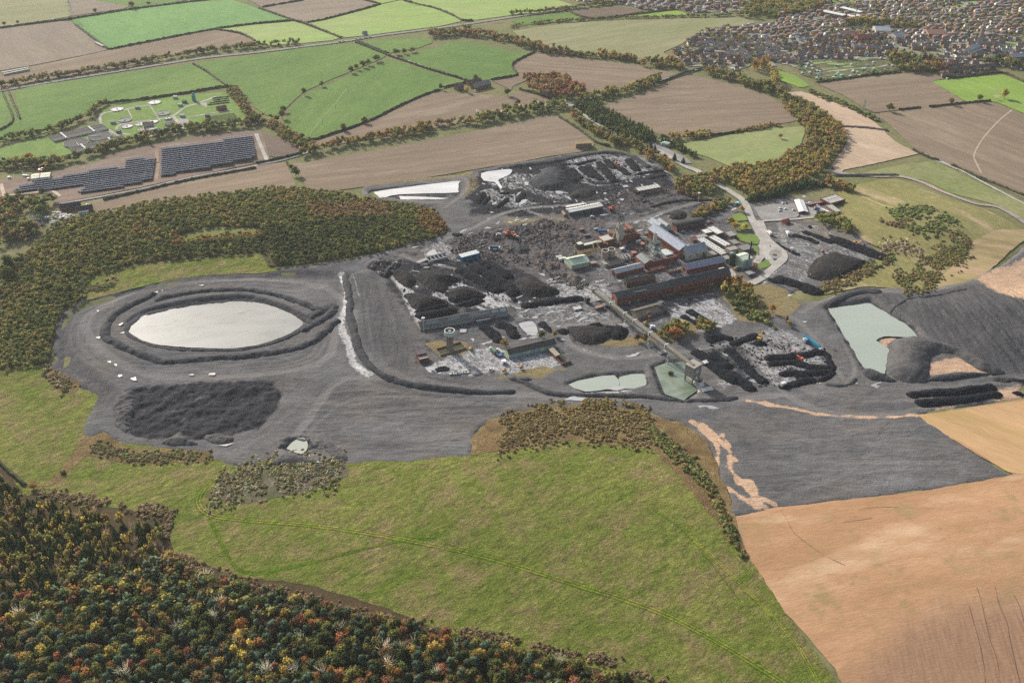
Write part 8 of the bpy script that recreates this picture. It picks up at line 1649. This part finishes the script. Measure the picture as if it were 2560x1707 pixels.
A_ = ang('t03 440,680 1000,620')
for i in range(120):
 lo, hi = ALL.min(0), ALL.max(0); x, y = RNG.uniform(lo[0], hi[0]), RNG.uniform(lo[1], hi[1])
 if not inside(np.array([x]), np.array([y]), ALL)[0]: continue
 if i % 2:
  k, c, lab = random.choice([('allotment_shed', (.25, .18, .12), 'brown allotment shed among vegetable plots'), ('allotment_shed', (.5, .5, .47), 'pale allotment shed among vegetable plots'), ('greenhouse', (.5, .56, .54), 'small greenhouse among vegetable plots'), ('allotment_shed', (.1, .26, .22), 'green-roofed allotment shed among vegetable plots')])
  r = empty(k, (x, y, float(hs(x, y)) + .25), A_); tag(r, lab, 'shed', 'allotment sheds'); MB().box(-1.5, 1.5, -1, 1, -.3, 2).build('body', M['obj'], r, c); MB().poly([(-1.7, -1.2, 2.01), (1.7, -1.2, 2.01), (1.7, 1.2, 2.5), (-1.7, 1.2, 2.5)], (0, 0, .1)).build('roof', M['obj'], r, tuple(min(.7, v * 1.3) for v in c))
 else:
  w_, h_ = RNG.uniform(6, 14), RNG.uniform(3, 5); c = np.array([(-w_, -h_), (w_, -h_), (w_, h_), (-w_, h_)]); q = c @ np.array([[math.cos(A_), math.sin(A_)], [-math.sin(A_), math.cos(A_)]]) + (x, y)
  link_ = link('garden_plot', mesh_np('garden_plot', np.column_stack([q, hs(q[:, 0], q[:, 1]) + .36 + .004 * i]), np.array([[0, 1, 2, 3]])), M['obj'], color=random.choice([(.12, .2, .06), (.1, .08, .06), (.16, .17, .08), (.06, .08, .03), (.2, .27, .09)])); tag(link_, None, None, None, 'structure')
                                                               # --- treatment works
LAWN = ground_mat('works_lawn', (0.16, 0.235, 0.07), (0.12, 0.19, 0.05), (0.2, 0.23, 0.09), 40, 4, contrast=.15)
sheet('lawn', 't00 990,985 1360,925 1600,885 2060,845 2120,900 2340,1100 2150,1150 1850,1165 1650,1195 1480,1240 1180,1300 900,1390 620,1420 440,1265 700,1200 930,1140 920,1060 950,1010', LAWN, .1, 14)
sheet('lawn', 't00 -300,1420 0,1365 300,1285 450,1260 640,1420 300,1480 0,1500 -300,1600', LAWN, .1, 14)
for s, w in (('t00 1700,985 1600,1060 1500,1090 1350,1110 1200,1130 1100,1150 1070,1190 1130,1230 1200,1235', 4), ('t00 930,1140 920,1080 960,1040 1100,1020 1260,985 1390,965', 4), ('t00 930,1140 1020,1210 1160,1285', 4), ('t00 1590,1070 1640,1130 1670,1180 1620,1210 1530,1210', 5), ('t00 1640,1095 1900,1050 2130,1010', 3), ('t00 1700,985 1850,940 1980,890', 5), ('t00 1370,960 1470,1110', 1.5), ('t00 1175,1010 1215,1090', 1.5)):
 ribbon('lane', s, w, M['lane'], .3)
sheet('yard', 't00 1260,1190 1340,1180 1480,1190 1530,1210 1480,1240 1340,1265 1290,1230', M['lane'], .22, 8); sheet('yard', 't00 1680,985 1840,950 1900,945 1900,990 1840,960', M['lane'], .24, 8); sheet('yard', 't00 1640,1100 1720,1090 1760,1150 1680,1180', ground_mat('gravel_yard', (.28, .26, .24), (.33, .3, .28), None, 10, 2), .24, 8)
def tank(s, rad, h, fill, lab, wall=(0.36, 0.355, 0.34), arm=True):
 r = solo('settling_tank', lab, 'tank', s, 'round tanks of the treatment works'); MB().ring(0, 0, -.5, h, rad - .5, rad, 32).build('wall', M['obj'], r, wall); MB().cyl(0, 0, -.4, h - .5, rad - .5, rad - .5, 32).build('surface', M['obj'], r, fill)
 if arm: MB().box(-rad, .6, -.4, .4, h + .02, h + .5).build('bridge', M['obj'], r, (0.5, 0.5, 0.47), None, random.random() * 3); MB().cyl(0, 0, h - .5, h + 1.4, .7, .7, 10).build('centre_column', M['obj'], r, (0.45, 0.45, 0.42))
for s, rad, h, f, lab in (('t00 700,1320', 16, 2.2, (.07, .07, .068), 'big grey filter bed nearest the tree belt'), ('t00 918,1262', 15.5, 2.2, (.075, .075, .072), 'big grey filter bed beside the access lane'), ('t00 1075,1008', 9.5, 1.2, (.58, .56, .52), 'pale round tank at the bend of the lane'), ('t00 1418,945', 9.5, 1.2, (.62, .6, .55), 'pale round tank at the top of the lawn'), ('t00 1145,1108', 9, 1.2, (.2, .2, .2), 'grey round tank inside the lane loop'), ('t00 1498,1045', 9.5, 1.2, (.22, .22, .22), 'grey round tank by the lane fork'),
 ('t00 1167,1165', 8, 1.2, (.6, .58, .54), 'white round tank beside the brown shed'), ('t00 1285,1145', 7.5, 1.2, (.6, .58, .54), 'white round tank above the control house'), ('t00 1405,1122', 7.5, 1.2, (.6, .58, .54), 'white round tank right above the control house roof'), ('t00 1565,1145', 8, 3.0, (.12, .12, .12), 'dark round tank next to the yard'), ('t00 1540,1095', 5, 2, (.5, .49, .45), 'small pale tank above the dark one')):
 tank(s, rad, h, f, lab)
for k, (A, B, Cc) in enumerate((('t00 505,1310', 't00 1000,1195', 't00 450,1260'), ('t00 690,1415', 't00 1180,1300', 't00 620,1370'))):
 b = Bld('filter_bed', ('long grey rectangular filter beds beyond the round beds', 'long grey rectangular filter beds by the tree belt')[k], A, B, Cc, cat='filter bed'); q = MB().box(0, b.L, 0, .5, -.5, 2).box(0, b.L, b.D - .5, b.D, -.5, 2)
 for i in range(5): q.box(b.L * i / 4 - .25, b.L * i / 4 + .25, .5, b.D - .5, -.5, 2)
 b.part('wall', q, 'obj', (.2, .2, .19)); b.part('surface', MB().box(.5, b.L - .5, .5, b.D - .5, -.4, 1.5), 'obj', (.075, .073, .07)); b.part('dark_strip', MB().box(.5, b.L - .5, b.D * .55, b.D - 1, 1.51, 1.7), 'obj', (.05, .05, .048)); b.part('distributor', MB().box(b.L * .2, b.L * .2 + 2.5, .2, b.D, 2.01, 3).box(b.L * .72, b.L * .72 + 2.5, .2, b.D, 2.01, 3), 'obj', (.5, .5, .5))
b = Bld('control_house', 'two-level control house with a mossy roof in the treatment works', 't00 1325,1195', 't00 1420,1180', depth=12); b.gable(6, 8, (.5, .52, .47), (.12, .1, .06)); b.row('window', 'f', 4, 3.8, 2.2, 1.2); b2 = Bld('annexe', 'low pale annexe in front of the control house', 't00 1360,1222', 't00 1450,1200', depth=7); b2.flat(3, (.5, .49, .46), (.36, .35, .33))
for s, lab, c in (('t00 1610,905', 'small pale kiosk at the top of the treatment works', (.5, .45, .4)), ('t00 1655,975', 'green cabinet kiosk by the yard', (.35, .45, .36)), ('t00 1262,998', 'small grey kiosk on the upper lane', (.4, .36, .33)), ('t00 1040,1135', 'small stone kiosk on the lawn', (.33, .3, .27)), ('t00 1090,1218', 'brown kiosk at the lane end', (.26, .22, .18)), ('t00 1675,1075', 'grey concrete block by the lane fork', (.42, .41, .39)), ('t00 1590,1200', 'white kiosk by the hedge', (.55, .54, .5)), ('t00 1905,1072', 'dark kiosk by the sludge beds', (.2, .2, .2)), ('t00 1695,945', 'dark green container by the yard', (.1, .16, .13))):
 r = solo('kiosk', lab, 'kiosk', s); MB().box(-3, 3, -2.2, 2.2, -.4, 3).build('wall', M['obj'], r, c); MB().poly([(-3.3, -2.5, 3.01), (3.3, -2.5, 3.01), (3.3, 2.5, 3.8), (-3.3, 2.5, 3.8)], (0, 0, .15)).build('roof', M['obj'], r, tuple(v * .8 for v in c))
r = solo('digester', 'teal conical digester tower at the top of the works', 'tower', 't00 1782,925'); MB().cyl(0, 0, -.4, 8, 3, 3, 14).build('shell', M['obj'], r, (.12, .34, .33)); MB().cyl(0, 0, 8.01, 12, 3, .8, 14).build('cone', M['obj'], r, (.15, .38, .36))
for i in range(9): # sludge beds
 a0, a1 = S('t00 1895,%d t00 %d,%d' % (1075 + i * 9, 2150 + i * 8, 1043 + i * 9)); p = G(np.array([a0, a1])); ribbon('sludge_bed', None, 2.6, ground_mat('sludge', (.06, .085, .035), (.08, .1, .045), None, 5, 2) if i == 0 else bpy.data.materials['sludge'], .3, .1, pts=p, sm=0)
for k, (s, n) in enumerate((('t00 1960,905 2090,890', 0), ('t00 1950,925 2090,905', 1), ('t00 1935,945 2100,925', 2), ('t00 1920,965 2100,945', 3))):
 heap('compost_row', ('first', 'second', 'third', 'fourth')[k] + ' dark compost row counted from the field above the treatment yard', 'compost rows', s, 2.0, 'spoil', 2.2, cat='compost row')
b = Bld('red_brick_store', 'small red brick store by the compost rows', 't00 2000,1025', 't00 2085,1010', depth=8); b.gable(3.5, 6, (.3, .12, .1), (.26, .12, .1)); b.row('window', 'f', 4, 2, 1.4, 1.2)
                                                               # --- solar panels
soilm = ground_mat('solar_soil', (.16, .12, .095), (.2, .15, .12), (.25, .2, .16), 25, 3, ang('t10 200,250 1300,60'), stretch=3, contrast=.2)
sheet('solar_ground', 't10 0,180 200,160 480,110 700,60 900,20 t00 1000,1420 1400,1330 1700,1280 2000,1225 2330,1200 t01 50,1220 130,1460 0,1485 t10 2350,30 1800,140 1300,250 850,340 500,400 430,300 0,340 -200,380 -200,220', soilm, .08, 16)
ribbon('dirt_track', 't00 1440,1370 1440,1500 t10 1450,40 1430,190', 5, ground_mat('dirt', (.27, .2, .15), (.23, .17, .13), None, 10, 2), .3); ribbon('dirt_track', 't01 0,1230 40,1330 100,1470', 5, M['lane'], .3); ribbon('dirt_track', 't10 30,330 200,310 400,290 490,290 550,335', 4, ground_mat('sand_track', (.45, .37, .29), (.38, .31, .25), None, 10, 2), .3); ribbon('dirt_track', 't10 10,220 25,280 40,330', 4, bpy.data.materials['sand_track'], .32)
pm, pn_, pl_, pb = nt('solar_glass'); pb.inputs['Base Color'].default_value = (.028, .033, .075, 1); pb.inputs['Roughness'].default_value = .25; pb.inputs['Specular IOR Level'].default_value = .5; M['panel'] = pm
def solar(poly, d_s, label, grp):
 p = W(poly); d = W(d_s); u = d[1] - d[0]; u /= np.hypot(*u); v = np.array([-u[1], u[0]]); U = p @ u; Vv = p @ v
 k = 0
 for vv in np.arange(Vv.max() - 2.5, Vv.min() + 1, -7.4):
  xs = []
  for i in range(len(p)):
   a, b = Vv[i], Vv[(i + 1) % len(p)]
   if (a > vv) != (b > vv): xs.append(U[i] + (U[(i + 1) % len(p)] - U[i]) * (vv - a) / (b - a))
  xs.sort()
  for x0, x1 in zip(xs[::2], xs[1::2]):
   if x1 - x0 < 8: continue
   k += 1; L = x1 - x0; o = u * x0 + v * vv; r = empty('solar_row', (o[0], o[1], float(hs(*o)) + .1), math.atan2(u[1], u[0])); tag(r, label % ORD[min(k - 1, 29)], 'solar panels', grp)
   n = max(1, int(L / 12)); Lm = L / n
   me = MB().poly([(0, -2.2, 3.0), (Lm - .15, -2.2, 3.0), (Lm - .15, 2.2, .8), (0, 2.2, .8)], (0, 0, .08)).mesh('panel'); me.materials.append(M['panel'])
   for i in range(n): link('panel', me, None, r, (Lm * i, 0, 0))
   q = MB().box(0, L, -2.7, -2.22, 2.8, 3.2).box(0, L, 2.22, 2.3, .72, .9)
   for i in range(int(L / 9) + 1): q.box(min(9 * i + .5, L - .4), min(9 * i + .65, L - .25), .9, 1.05, -.4, 2.1)
   q.build('frame', M['obj'], r, (.45, .5, .6))
ORD = 'first second third fourth fifth sixth seventh eighth ninth tenth eleventh twelfth thirteenth fourteenth fifteenth sixteenth seventeenth eighteenth nineteenth twentieth'.split() + ['twenty-' + w for w in 'first second third fourth fifth sixth seventh eighth ninth tenth'.split()]
solar('t00 1475,1368 2040,1300 2045,1278 2310,1245 2340,1400 2350,1462 t10 2070,55 1760,115 1470,155', 't00 1480,1480 2330,1378', '%s solar row from the treatment works, in the block past the dirt track', 'solar panel rows, larger block')
solar('t00 1150,1465 1430,1440 t10 1400,190 1090,262 770,312 700,300 780,240 430,285 105,305 150,250 250,215 560,160 570,150 810,110 810,90 1140,60', 't10 300,255 1390,110', '%s solar row from the treatment works, in the stepped block', 'solar panel rows, stepped block')
                                                               # --- farms, cottages and odd buildings
for nm, lab, A, B, D, e, r_, wc, rc in (('farmhouse', 'brick farmhouse by the golden garden tree', 't01 1855,835', 't01 1910,820', 10, 5.5, 9, (.24, .13, .1), (.13, .12, .12)), ('barn', 'long grey-roofed barn behind the farmhouse', 't01 2010,830', 't01 2160,795', 12, 4.5, 8, (.25, .13, .1), (.22, .22, .23)), ('barn', 'mossy brown barn at the farm yard', 't01 1960,790', 't01 2075,765', 10, 4, 7, (.2, .13, .1), (.13, .1, .07)), ('lodge', 'white-fronted lodge in front of the brown copse', 't02 248,872', 't02 340,890', 9, 6, 9, (.55, .5, .45), (.13, .13, .14)),
 ('cottage', 'long dark-roofed cottage row with blue skylights', 't10 555,480', 't10 750,445', 9, 4.5, 7.5, (.22, .11, .09), (.06, .045, .05)), ('cottage', 'dark-roofed cottage by the stubble corner', 't10 725,500', 't10 860,470', 9, 4, 7, (.24, .12, .1), (.06, .048, .05)), ('static_caravan', 'white flat caravan in front of the dark cottage', 't10 728,505', 't10 815,490', 4, 2.8, 3.2, (.66, .66, .64), (.6, .6, .58)), ('shed', 'white shed at the end of the junk yard', 't10 465,605', 't10 535,590', 5, 3, 3.6, (.6, .6, .57), (.55, .55, .53)), ('site_office', 'cream flat-roofed site office at the solar compound', 't10 293,195', 't10 365,185', 14, 3.5, 4, (.55, .5, .38), (.58, .55, .42)), ('site_office', 'cream site cabin beside the site office', 't10 375,185', 't10 460,175', 14, 3.5, 4, (.55, .5, .38), (.6, .57, .45)),
 ('bungalow', 'first house by the bridge road with brown roof', 't02 1590,600', 't02 1640,590', 9, 4, 7, (.5, .45, .4), (.14, .08, .07)), ('signal_cabin', 'grey railway cabin by the white vans', 't01 988,325', 't01 1025,318', 6, 4, 5.5, (.3, .32, .36), (.24, .26, .3))):
 b = Bld(nm, lab, A, B, depth=D); rf = b.gable(e, r_, wc, rc); b.row('window', 'f', max(2, int(b.L / 5)), e * .5, 1.4, 1.3); b.part('chimney', MB().box(b.L * .7, b.L * .7 + 1, D / 2 - .5, D / 2 + .5, r_ - .3, r_ + 1.2), 'brickw', wc, rf) if nm in ('farmhouse', 'lodge', 'cottage') else None
 if 'skylights' in lab:
  for k in range(8): b.part('skylight', MB().box(-.5, .5, 1.6, 2.6, 6.1, 6.2), 'obj', (.2, .35, .5), rf).location = (b.L * (.18 + .09 * k), 0, 0)
r = solo('hay_stack', 'big rectangular straw bale stack at the field corner', 'haystack', 't02 665,1355', rz=.12); n = 0
bm_ = MB().box(-1.18, 1.18, -1.18, 1.18, 0, 1.18).mesh('bale'); bm_.materials.append(M['obj'])
for i in range(9):
 for j in range(4):
  for k in range(5):
   if 0 < i < 8 and 0 < j < 3 and k < 4: continue
   link('bale', bm_, None, r, ((i - 4.5) * 2.4, j * 2.4, k * 1.2 - .1), color=tuple(c * random.uniform(.8, 1.15) for c in (.25, .19, .11)))
for s, lab, L in (('t00 20,680 270,632', 'long pale bale row in the brown field, upper of two', 0), ('t00 35,694 270,648', 'long pale bale row in the brown field, lower of two', 1), ('t00 880,400 950,435', 'pale straw stack by the hedge corner', 2)):
 p = W(s); d = p[1] - p[0]; L_ = float(np.hypot(*d)); r = empty('bale_row', (p[0][0], p[0][1], float(hs(*p[0]))), math.atan2(d[1], d[0])); tag(r, lab, 'bale row')
 n = max(3, int(L_ / 5))
 for i in range(n): MB().box(0, L_ / n - .3, -2, 2, -.2, 2.6).build('bale', M['obj'], r, (.42, .39, .34), (L_ * i / n, 0, 0))
b = Bld('substation', 'electricity substation of grey steel frames among trees', 't10 240,620', 't10 390,600', depth=26, cat='substation'); b.part('gravel_bed', MB().box(0, b.L, 0, b.D, -.4, .2), 'obj', (.12, .12, .125)); q = MB()
for i in range(4):
 for j in range(4):
  x, y = b.L * (i + .5) / 4, b.D * (j + .5) / 4; q.bar((x, y, 0), (x, y, 7), .25, 4); q.bar((x - 3, y, 6.5), (x + 3, y, 6.5), .2, 4)
b.part('steel_frame', q, 'obj', (.3, .33, .34)); b.part('transformer', MB().box(4, 9, 5, 9, .21, 4).box(18, 23, 12, 16, .21, 4), 'obj', (.22, .25, .25)); b.part('busbar', MB().bar((2, 6, 6.8), (b.L - 2, 6, 6.8), .15, 4).bar((2, 18, 6.8), (b.L - 2, 18, 6.8), .15, 4), 'obj', (.4, .4, .4))
for s, rz in (('t10 540,500', .3), ('t10 570,520', .9), ('t10 590,540', .1), ('t10 650,520', .5)):
 r = solo('junk_pile', 'pale scrap heap in the junk yard beside the cottages', 'scrap heap', s, 'scrap heaps of the junk yard', rz); q = MB()
 for k in range(14): x, y = random.uniform(-6, 6), random.uniform(-5, 5); q.box(x - 1.3, x + 1.3, y - .9, y + .9, -.3, random.uniform(.8, 2.4))
 q.build('scrap', M['obj'], r, random.choice([(.5, .47, .42), (.42, .4, .38), (.5, .44, .36)])); MB().box(-2, 1, -1, 1, 2.41, 3).build('sheet', M['obj'], r, (.6, .6, .58))
def mast(s, h, lab):
 r = solo('light_mast', lab, 'light mast', s); MB().cyl(0, 0, -.4, h, .32, .18, 8).build('pole', M['obj'], r, (.5, .52, .53)); MB().ring(0, 0, h, h + .5, .6, 1.5, 16).build('lamp_ring', M['obj'], r, (.6, .61, .6))
 for k in range(6): MB().box(-.4, .4, -.25, .25, -.35, 0).build('floodlight', M['obj'], r, (.65, .66, .66), (1.6 * math.cos(k * 1.047), 1.6 * math.sin(k * 1.047), h))
for s, h, lab in (('t21 1549,232', 29, 'tall light mast in front of the long grey shed'), ('t13 195,942', 17, 'light mast between roundabout and coal heap'), ('t13 155,1495', 30, 'tall light mast beside the works lane'), ('t13 322,395', 8, 'light mast behind the white-roofed office'), ('t12 850,400', 13, 'light mast near the white-roofed shed'), ('t12 1708,395', 13, 'thin mast beside the approach road bank')): mast(s, h, lab)
for i, (s, lab) in enumerate((('t12 1441,1050', 'wooden pole in front of the shaft building wall'), ('t01 850,860', 'wooden power pole in the pasture, nearest the stream'), ('t01 730,1000', 'wooden power pole in the middle of the pasture'), ('t01 612,1145', 'wooden power pole in the lower pasture'), ('t01 605,725', 'wooden power pole across the stream'), ('t02 535,265', 'pole in the big pale field'))):
 r = solo('power_pole', lab, 'pole', s); MB().cyl(0, 0, -.4, 11, .2, .15, 6).build('pole', M['obj'], r, (.2, .18, .16)); MB().box(-1.2, 1.2, -.1, .1, 10.2, 10.45).build('crossarm', M['obj'], r, (.2, .18, .16))
for s, lab in (('t00 662,165', 'pale lattice pylon beside the top road'), ('t03 880,1000', 'small pale pylon at the edge of the stubble')):
 r = solo('pylon', lab, 'pylon', s); hh = 36 if 'top' in lab else 14; q = MB(); f = lambda t: 3.6 * (1 - t) + .5 * t if hh > 20 else 1.2 * (1 - t) + .3
 for sx in (-1, 1):
  for sy in (-1, 1): q.bar((sx * f(0), sy * f(0), -.4), (sx * f(1), sy * f(1), hh), .22, 4)
 q.build('leg', M['obj'], r, (.5, .52, .5)); q = MB()
 for k in range(7):
  t0, t1 = k / 7, (k + 1) / 7
  for sy in (-1, 1): q.bar((-f(t0), sy * f(t0), hh * t0), (f(t1), sy * f(t1), hh * t1), .12, 4).bar((f(t0), sy * f(t0), hh * t0), (-f(t1), sy * f(t1), hh * t1), .12, 4)
 q.build('bracing', M['obj'], r, (.5, .52, .5)); q = MB()
 for z in (.62, .78, .93): q.bar((-hh * .2, 0, hh * z), (hh * .2, 0, hh * z), .25, 4)
 q.build('crossarm', M['obj'], r, (.5, .52, .5))
                                                               # --- vehicles
def car_proto():
 body = MB().poly([(-2.1, -.85, .35), (2.1, -.85, .3), (2.1, -.85, .75), (1.1, -.85, .9), (-2.05, -.85, .95)], (0, 1.7, 0)).mesh('body'); cab = MB().poly([(-1.9, -.75, .94), (1.1, -.75, .9), (.5, -.7, 1.42), (-1.4, -.7, 1.45)], (0, 1.48, 0)).mesh('cabin'); wh = MB().bar((0, -.1, 0), (0, .1, 0), .33, 10).mesh('wheel')
 rf = MB().box(-1.35, .45, -.7, .7, 1.43, 1.5).mesh('roof')
 body.materials.append(M['objgloss']); rf.materials.append(M['objgloss']); cab.materials.append(M['glass']); wh.materials.append(M['rubber']); return body, cab, rf, wh
CARM = car_proto()
def car(s, lab, col, rz=0.0, name='parked_car', grp='cars parked about the pit', big=1.0):
 r = solo(name, lab, 'van' if 'van' in lab else 'car', s, grp, rz); r.location.z += .45; r.scale = (big, big, big * (1.25 if 'van' in lab else 1))
 link('body', CARM[0], None, r, color=col); link('cabin', CARM[1], None, r); link('roof', CARM[2], None, r, color=col)
 for x in (-1.3, 1.35):
  for y in (-.8, .8): link('wheel', CARM[3], None, r, (x, y, .33))
Wh = (.66, .66, .66); Bk = (.05, .05, .06); Sv = (.38, .39, .41); Bl = (.07, .11, .25); Rd = (.3, .05, .04)
for s, lab, c, rz in (('t13 130,405', 'white car at the back of the car park', Wh, 1.7), ('t13 163,402', 'dark car next to the white one at the car park back', Bk, 1.7), ('t13 115,455', 'silver car in the middle row of the car park', Sv, .1), ('t13 162,458', 'white car in the middle row of the car park', Wh, .1), ('t13 113,475', 'grey car in the front row of the car park', Sv, .1), ('t13 238,468', 'silver car parked by the white-roofed office', Sv, .1), ('t13 383,400', 'white car behind the office link', Wh, .3),
 ('t13 455,428', 'white van in the office yard', Wh, .2), ('t13 460,495', 'white car below the blue lorry box', Wh, .1), ('t13 458,520', 'white van at the yard entrance', Wh, .1), ('t12 1570,665', 'white car in front of the brick garage', Wh, .2), ('t12 1600,658', 'dark car in front of the brick garage', Bk, .2), ('t12 1655,640', 'blue car in front of the brick garage', Bl, .2), ('t12 735,530', 'white van on the back yard track', Wh, .3), ('t11 2228,690', 'white van in the demolition ground', Wh, .2), ('t12 50,712', 'white van beside the red excavator', Wh, .1), ('t12 1820,575', 'dark red car behind the brick garage', Rd, .4), ('t12 1790,585', 'black car behind the brick garage', Bk, .6),
 ('t10 225,150', 'white pickup at the solar compound', Wh, .3), ('t10 245,152', 'second white pickup at the solar compound', Wh, .3), ('t10 90,170', 'white van on the compound road', Wh, .3), ('t10 265,182', 'white van beside the cream site office', Wh, 1.2), ('t10 805,420', 'silver car by the cottages', Sv, .6), ('t10 820,432', 'blue car by the cottages', Bl, .6), ('t10 875,515', 'white car on the cottage lawn', Wh, .3), ('t01 768,388', 'white van on the railway bank, first', Wh, .2), ('t01 803,383', 'white van on the railway bank, second', Wh, .2), ('t01 920,362', 'white van on the railway bank, third', Wh, .2), ('t01 955,358', 'white van on the railway bank, fourth', Wh, .2), ('t01 1005,350', 'white van on the railway bank, fifth', Wh, .2), ('t01 1045,345', 'white van on the railway bank, sixth', Wh, .2),
 ('t01 2015,840', 'white car at the farmyard hedge', Wh, .2), ('t00 120,238', 'white car on the top road, nearer the picture edge', Wh, .15), ('t00 480,188', 'white car on the top road', Wh, .15), ('t02 1690,652', 'white car on the bridge road', Wh, .4), ('t02 570,208', 'white van by the field hedge', Wh, .1), ('t21 2160,470', 'white van at the kerb of the depot', Wh, .1)):
 car(s, lab, c, rz, 'parked_van' if 'van' in lab else 'parked_car', big=1.15)
def excavator(s, lab, col, rz=0.0, loader=False, k=1.0):
 r = solo('wheel_loader' if loader else 'excavator', lab, 'loader' if loader else 'excavator', s, None, rz); r.scale = (k, k, k); r.location.z += 1.0
 for y in (-1.6, 1.0): MB().poly([(-2.3, y, .1), (2.3, y, .1), (2.6, y, .6), (2.2, y, 1.0), (-2.2, y, 1.0), (-2.6, y, .6)], (0, .6, 0)).build('track', M['rubber'], r)
 MB().box(-2.3, 1.6, -1.4, 1.4, 1.05, 1.9).box(-2.5, -.6, -1.35, 1.35, 1.91, 2.7).build('body', M['objgloss'], r, col); MB().box(.1, 1.6, .25, 1.35, 1.91, 3.2).build('cab', M['glass'], r); MB().box(.0, 1.7, .2, 1.4, 3.21, 3.35).build('cab_roof', M['objgloss'], r, col)
 MB().bar((1.2, -.3, 1.9), (4.4, -.3, 5.2), .36, 4).build('boom', M['objgloss'], r, col); MB().bar((4.4, -.3, 5.2), (7.2, -.3, 2.6), .28, 4).build('stick', M['objgloss'], r, col); MB().poly([(7.0, -.9, 2.6), (7.7, -.9, 2.2), (7.2, -.9, 1.1), (6.3, -.9, 1.3)], (0, 1.3, 0)).build('bucket', M['obj'], r, (.05, .05, .05))
Or = (.45, .1, .04); Ye = (.5, .3, .04); Or2 = (.42, .2, .08)
for s, lab, c, rz in (('t12 915,468', 'red excavator working beside the white-roofed shed', (.45, .06, .04), .2), ('t12 965,62', 'small red excavator among the northern windrows', (.4, .08, .05), 2.0), ('t11 2310,695', 'orange excavator in the demolition ground', Or, .5), ('t12 10,712', 'red excavator with a white cab beside the scrap', Or, 2.6), ('t13 800,785', 'orange excavator sitting on the thick windrow', Or2, -.5), ('t22 2268,195', 'yellow excavator perched on the small black mound', Ye, 1.0), ('t23 285,375', 'orange-red excavator in the digger yard', Or, 2.2), ('t10 385,115', 'orange excavator behind the cream site office', Or, .2), ('t12 2052,1012', 'yellow loader beside the boiler house', Ye, .3), ('t00 1958,952', 'yellow loader by the compost rows', Ye, .3), ('t13 500,855', 'orange loader at the edge of the big heap', Or2, .2), ('t21 2280,485', 'yellow dumper on the depot kerb', Ye, .1), ('t21 1975,285', 'orange-yellow cement mixer near the water tower', Ye, .3), ('t22 85,450', 'small orange machine on the depot kerb', Or2, .4), ('t12 1225,1510', 'small yellow machine under the conveyor', Ye, .5)):
 excavator(s, lab, c, rz, 'loader' in lab, 1.35 if 'excavator' in lab else .8)
def lorry(s, lab, col, rz, L=12.0, cab=Wh):
 r = solo('lorry', lab, 'lorry', s, None, rz); r.location.z += .5
 MB().box(-L / 2, L / 2, -1.25, 1.25, 1.0, 3.9).build('trailer', M['obj'], r, col); MB().poly([(L / 2 + .2, -1.2, .6), (L / 2 + 2.6, -1.2, .6), (L / 2 + 2.6, -1.2, 2.2), (L / 2 + 2.1, -1.2, 3.1), (L / 2 + .2, -1.2, 3.1)], (0, 2.4, 0)).build('cab', M['objgloss'], r, cab); MB().box(-L / 2, L / 2 + 1.5, -.5, .5, .6, .98).build('chassis', M['obj'], r, (.05, .05, .05))
 me = MB().bar((0, -.15, 0), (0, .15, 0), .5, 10).mesh('wheel'); me.materials.append(M['rubber'])
 for x in (-L / 2 + 1, -L / 2 + 2.3, L / 2 - 1, L / 2 + 1.4):
  for y in (-1.1, 1.1): link('wheel', me, None, r, (x, y, .5))
for s, lab, c, rz, L in (('t23 400,225', 'long teal blue trailer beside the drain of the digger yard', (.03, .17, .26), -1.15, 22), ('t12 830,672', 'blue trailer with white roof behind the concrete headframe', (.06, .14, .3), .0, 10), ('t13 455,470', 'blue lorry box in the office yard', (.03, .07, .35), 2.3, 6), ('t13 522,492', 'white trailer in the office yard', Wh, 2.2, 9), ('t13 15,690', 'white lorry at the roundabout', Wh, 1.8, 6), ('t13 180,695', 'white tanker parked before the thin windrows', (.55, .55, .54), 1.6, 6), ('t21 2180,310', 'old green lorry beside the garage', (.14, .2, .16), 2.1, 8), ('t21 2245,320', 'pale green tipper parked at the garage end', (.33, .38, .33), 2.2, 8), ('t23 345,210', 'small blue pickup lorry by the teal trailer', (.2, .25, .4), 1.8, 3), ('t02 1405,1345', 'green lorry with white roof in the lay-by', (.25, .42, .34), 2.6, 9), ('t02 1420,1335', 'white lorry behind the green one in the lay-by', Wh, 2.6, 9), ('t11 2185,822', 'teal blue cylinder trailer lying in the scrap', (.05, .16, .22), -.1, 9), ('t23 130,610', 'white lorry at the end of the lowest windrow', Wh, .6, 4), ('t22 1280,85', 'small white water bowser under the conveyor', Wh, .2, 2.5)):
 lorry(s, lab, c, rz, L)
                                                               # --- haze: one closed box of air
hb = MB().box(-9100, 9100, -6100, 12100, -4.0, 512.0)
hm = bpy.data.materials.new('haze_air'); hm.use_nodes = True
hn = hm.node_tree.nodes; hn.remove(hn['Principled BSDF'])
pv = hn.new('ShaderNodeVolumePrincipled'); pv.inputs['Color'].default_value = (0.86, 0.9, 0.95, 1)
pv.inputs['Density'].default_value = 0.00003; pv.inputs['Anisotropy'].default_value = 0.25
hm.node_tree.links.new(pv.outputs[0], hn['Material Output'].inputs['Volume'])
tag(hb.build('haze', hm), 'thin autumn haze in the air', None, None, 'stuff')
bpy.context.view_layer.update()
_by = {}
for o in sc.objects:
 if o.parent is None and o.get('label') and o.get('kind') is None: _by.setdefault(o['label'], []).append(o)
for lab, L in _by.items():
 if 1 < len(L) <= 30 and len(lab.split()) <= 12:
  L.sort(key=lambda o: to_px(*o.location)[0])
  for i, o in enumerate(L): o['label'] = '%s, %s from the left' % (lab, ORD[i])
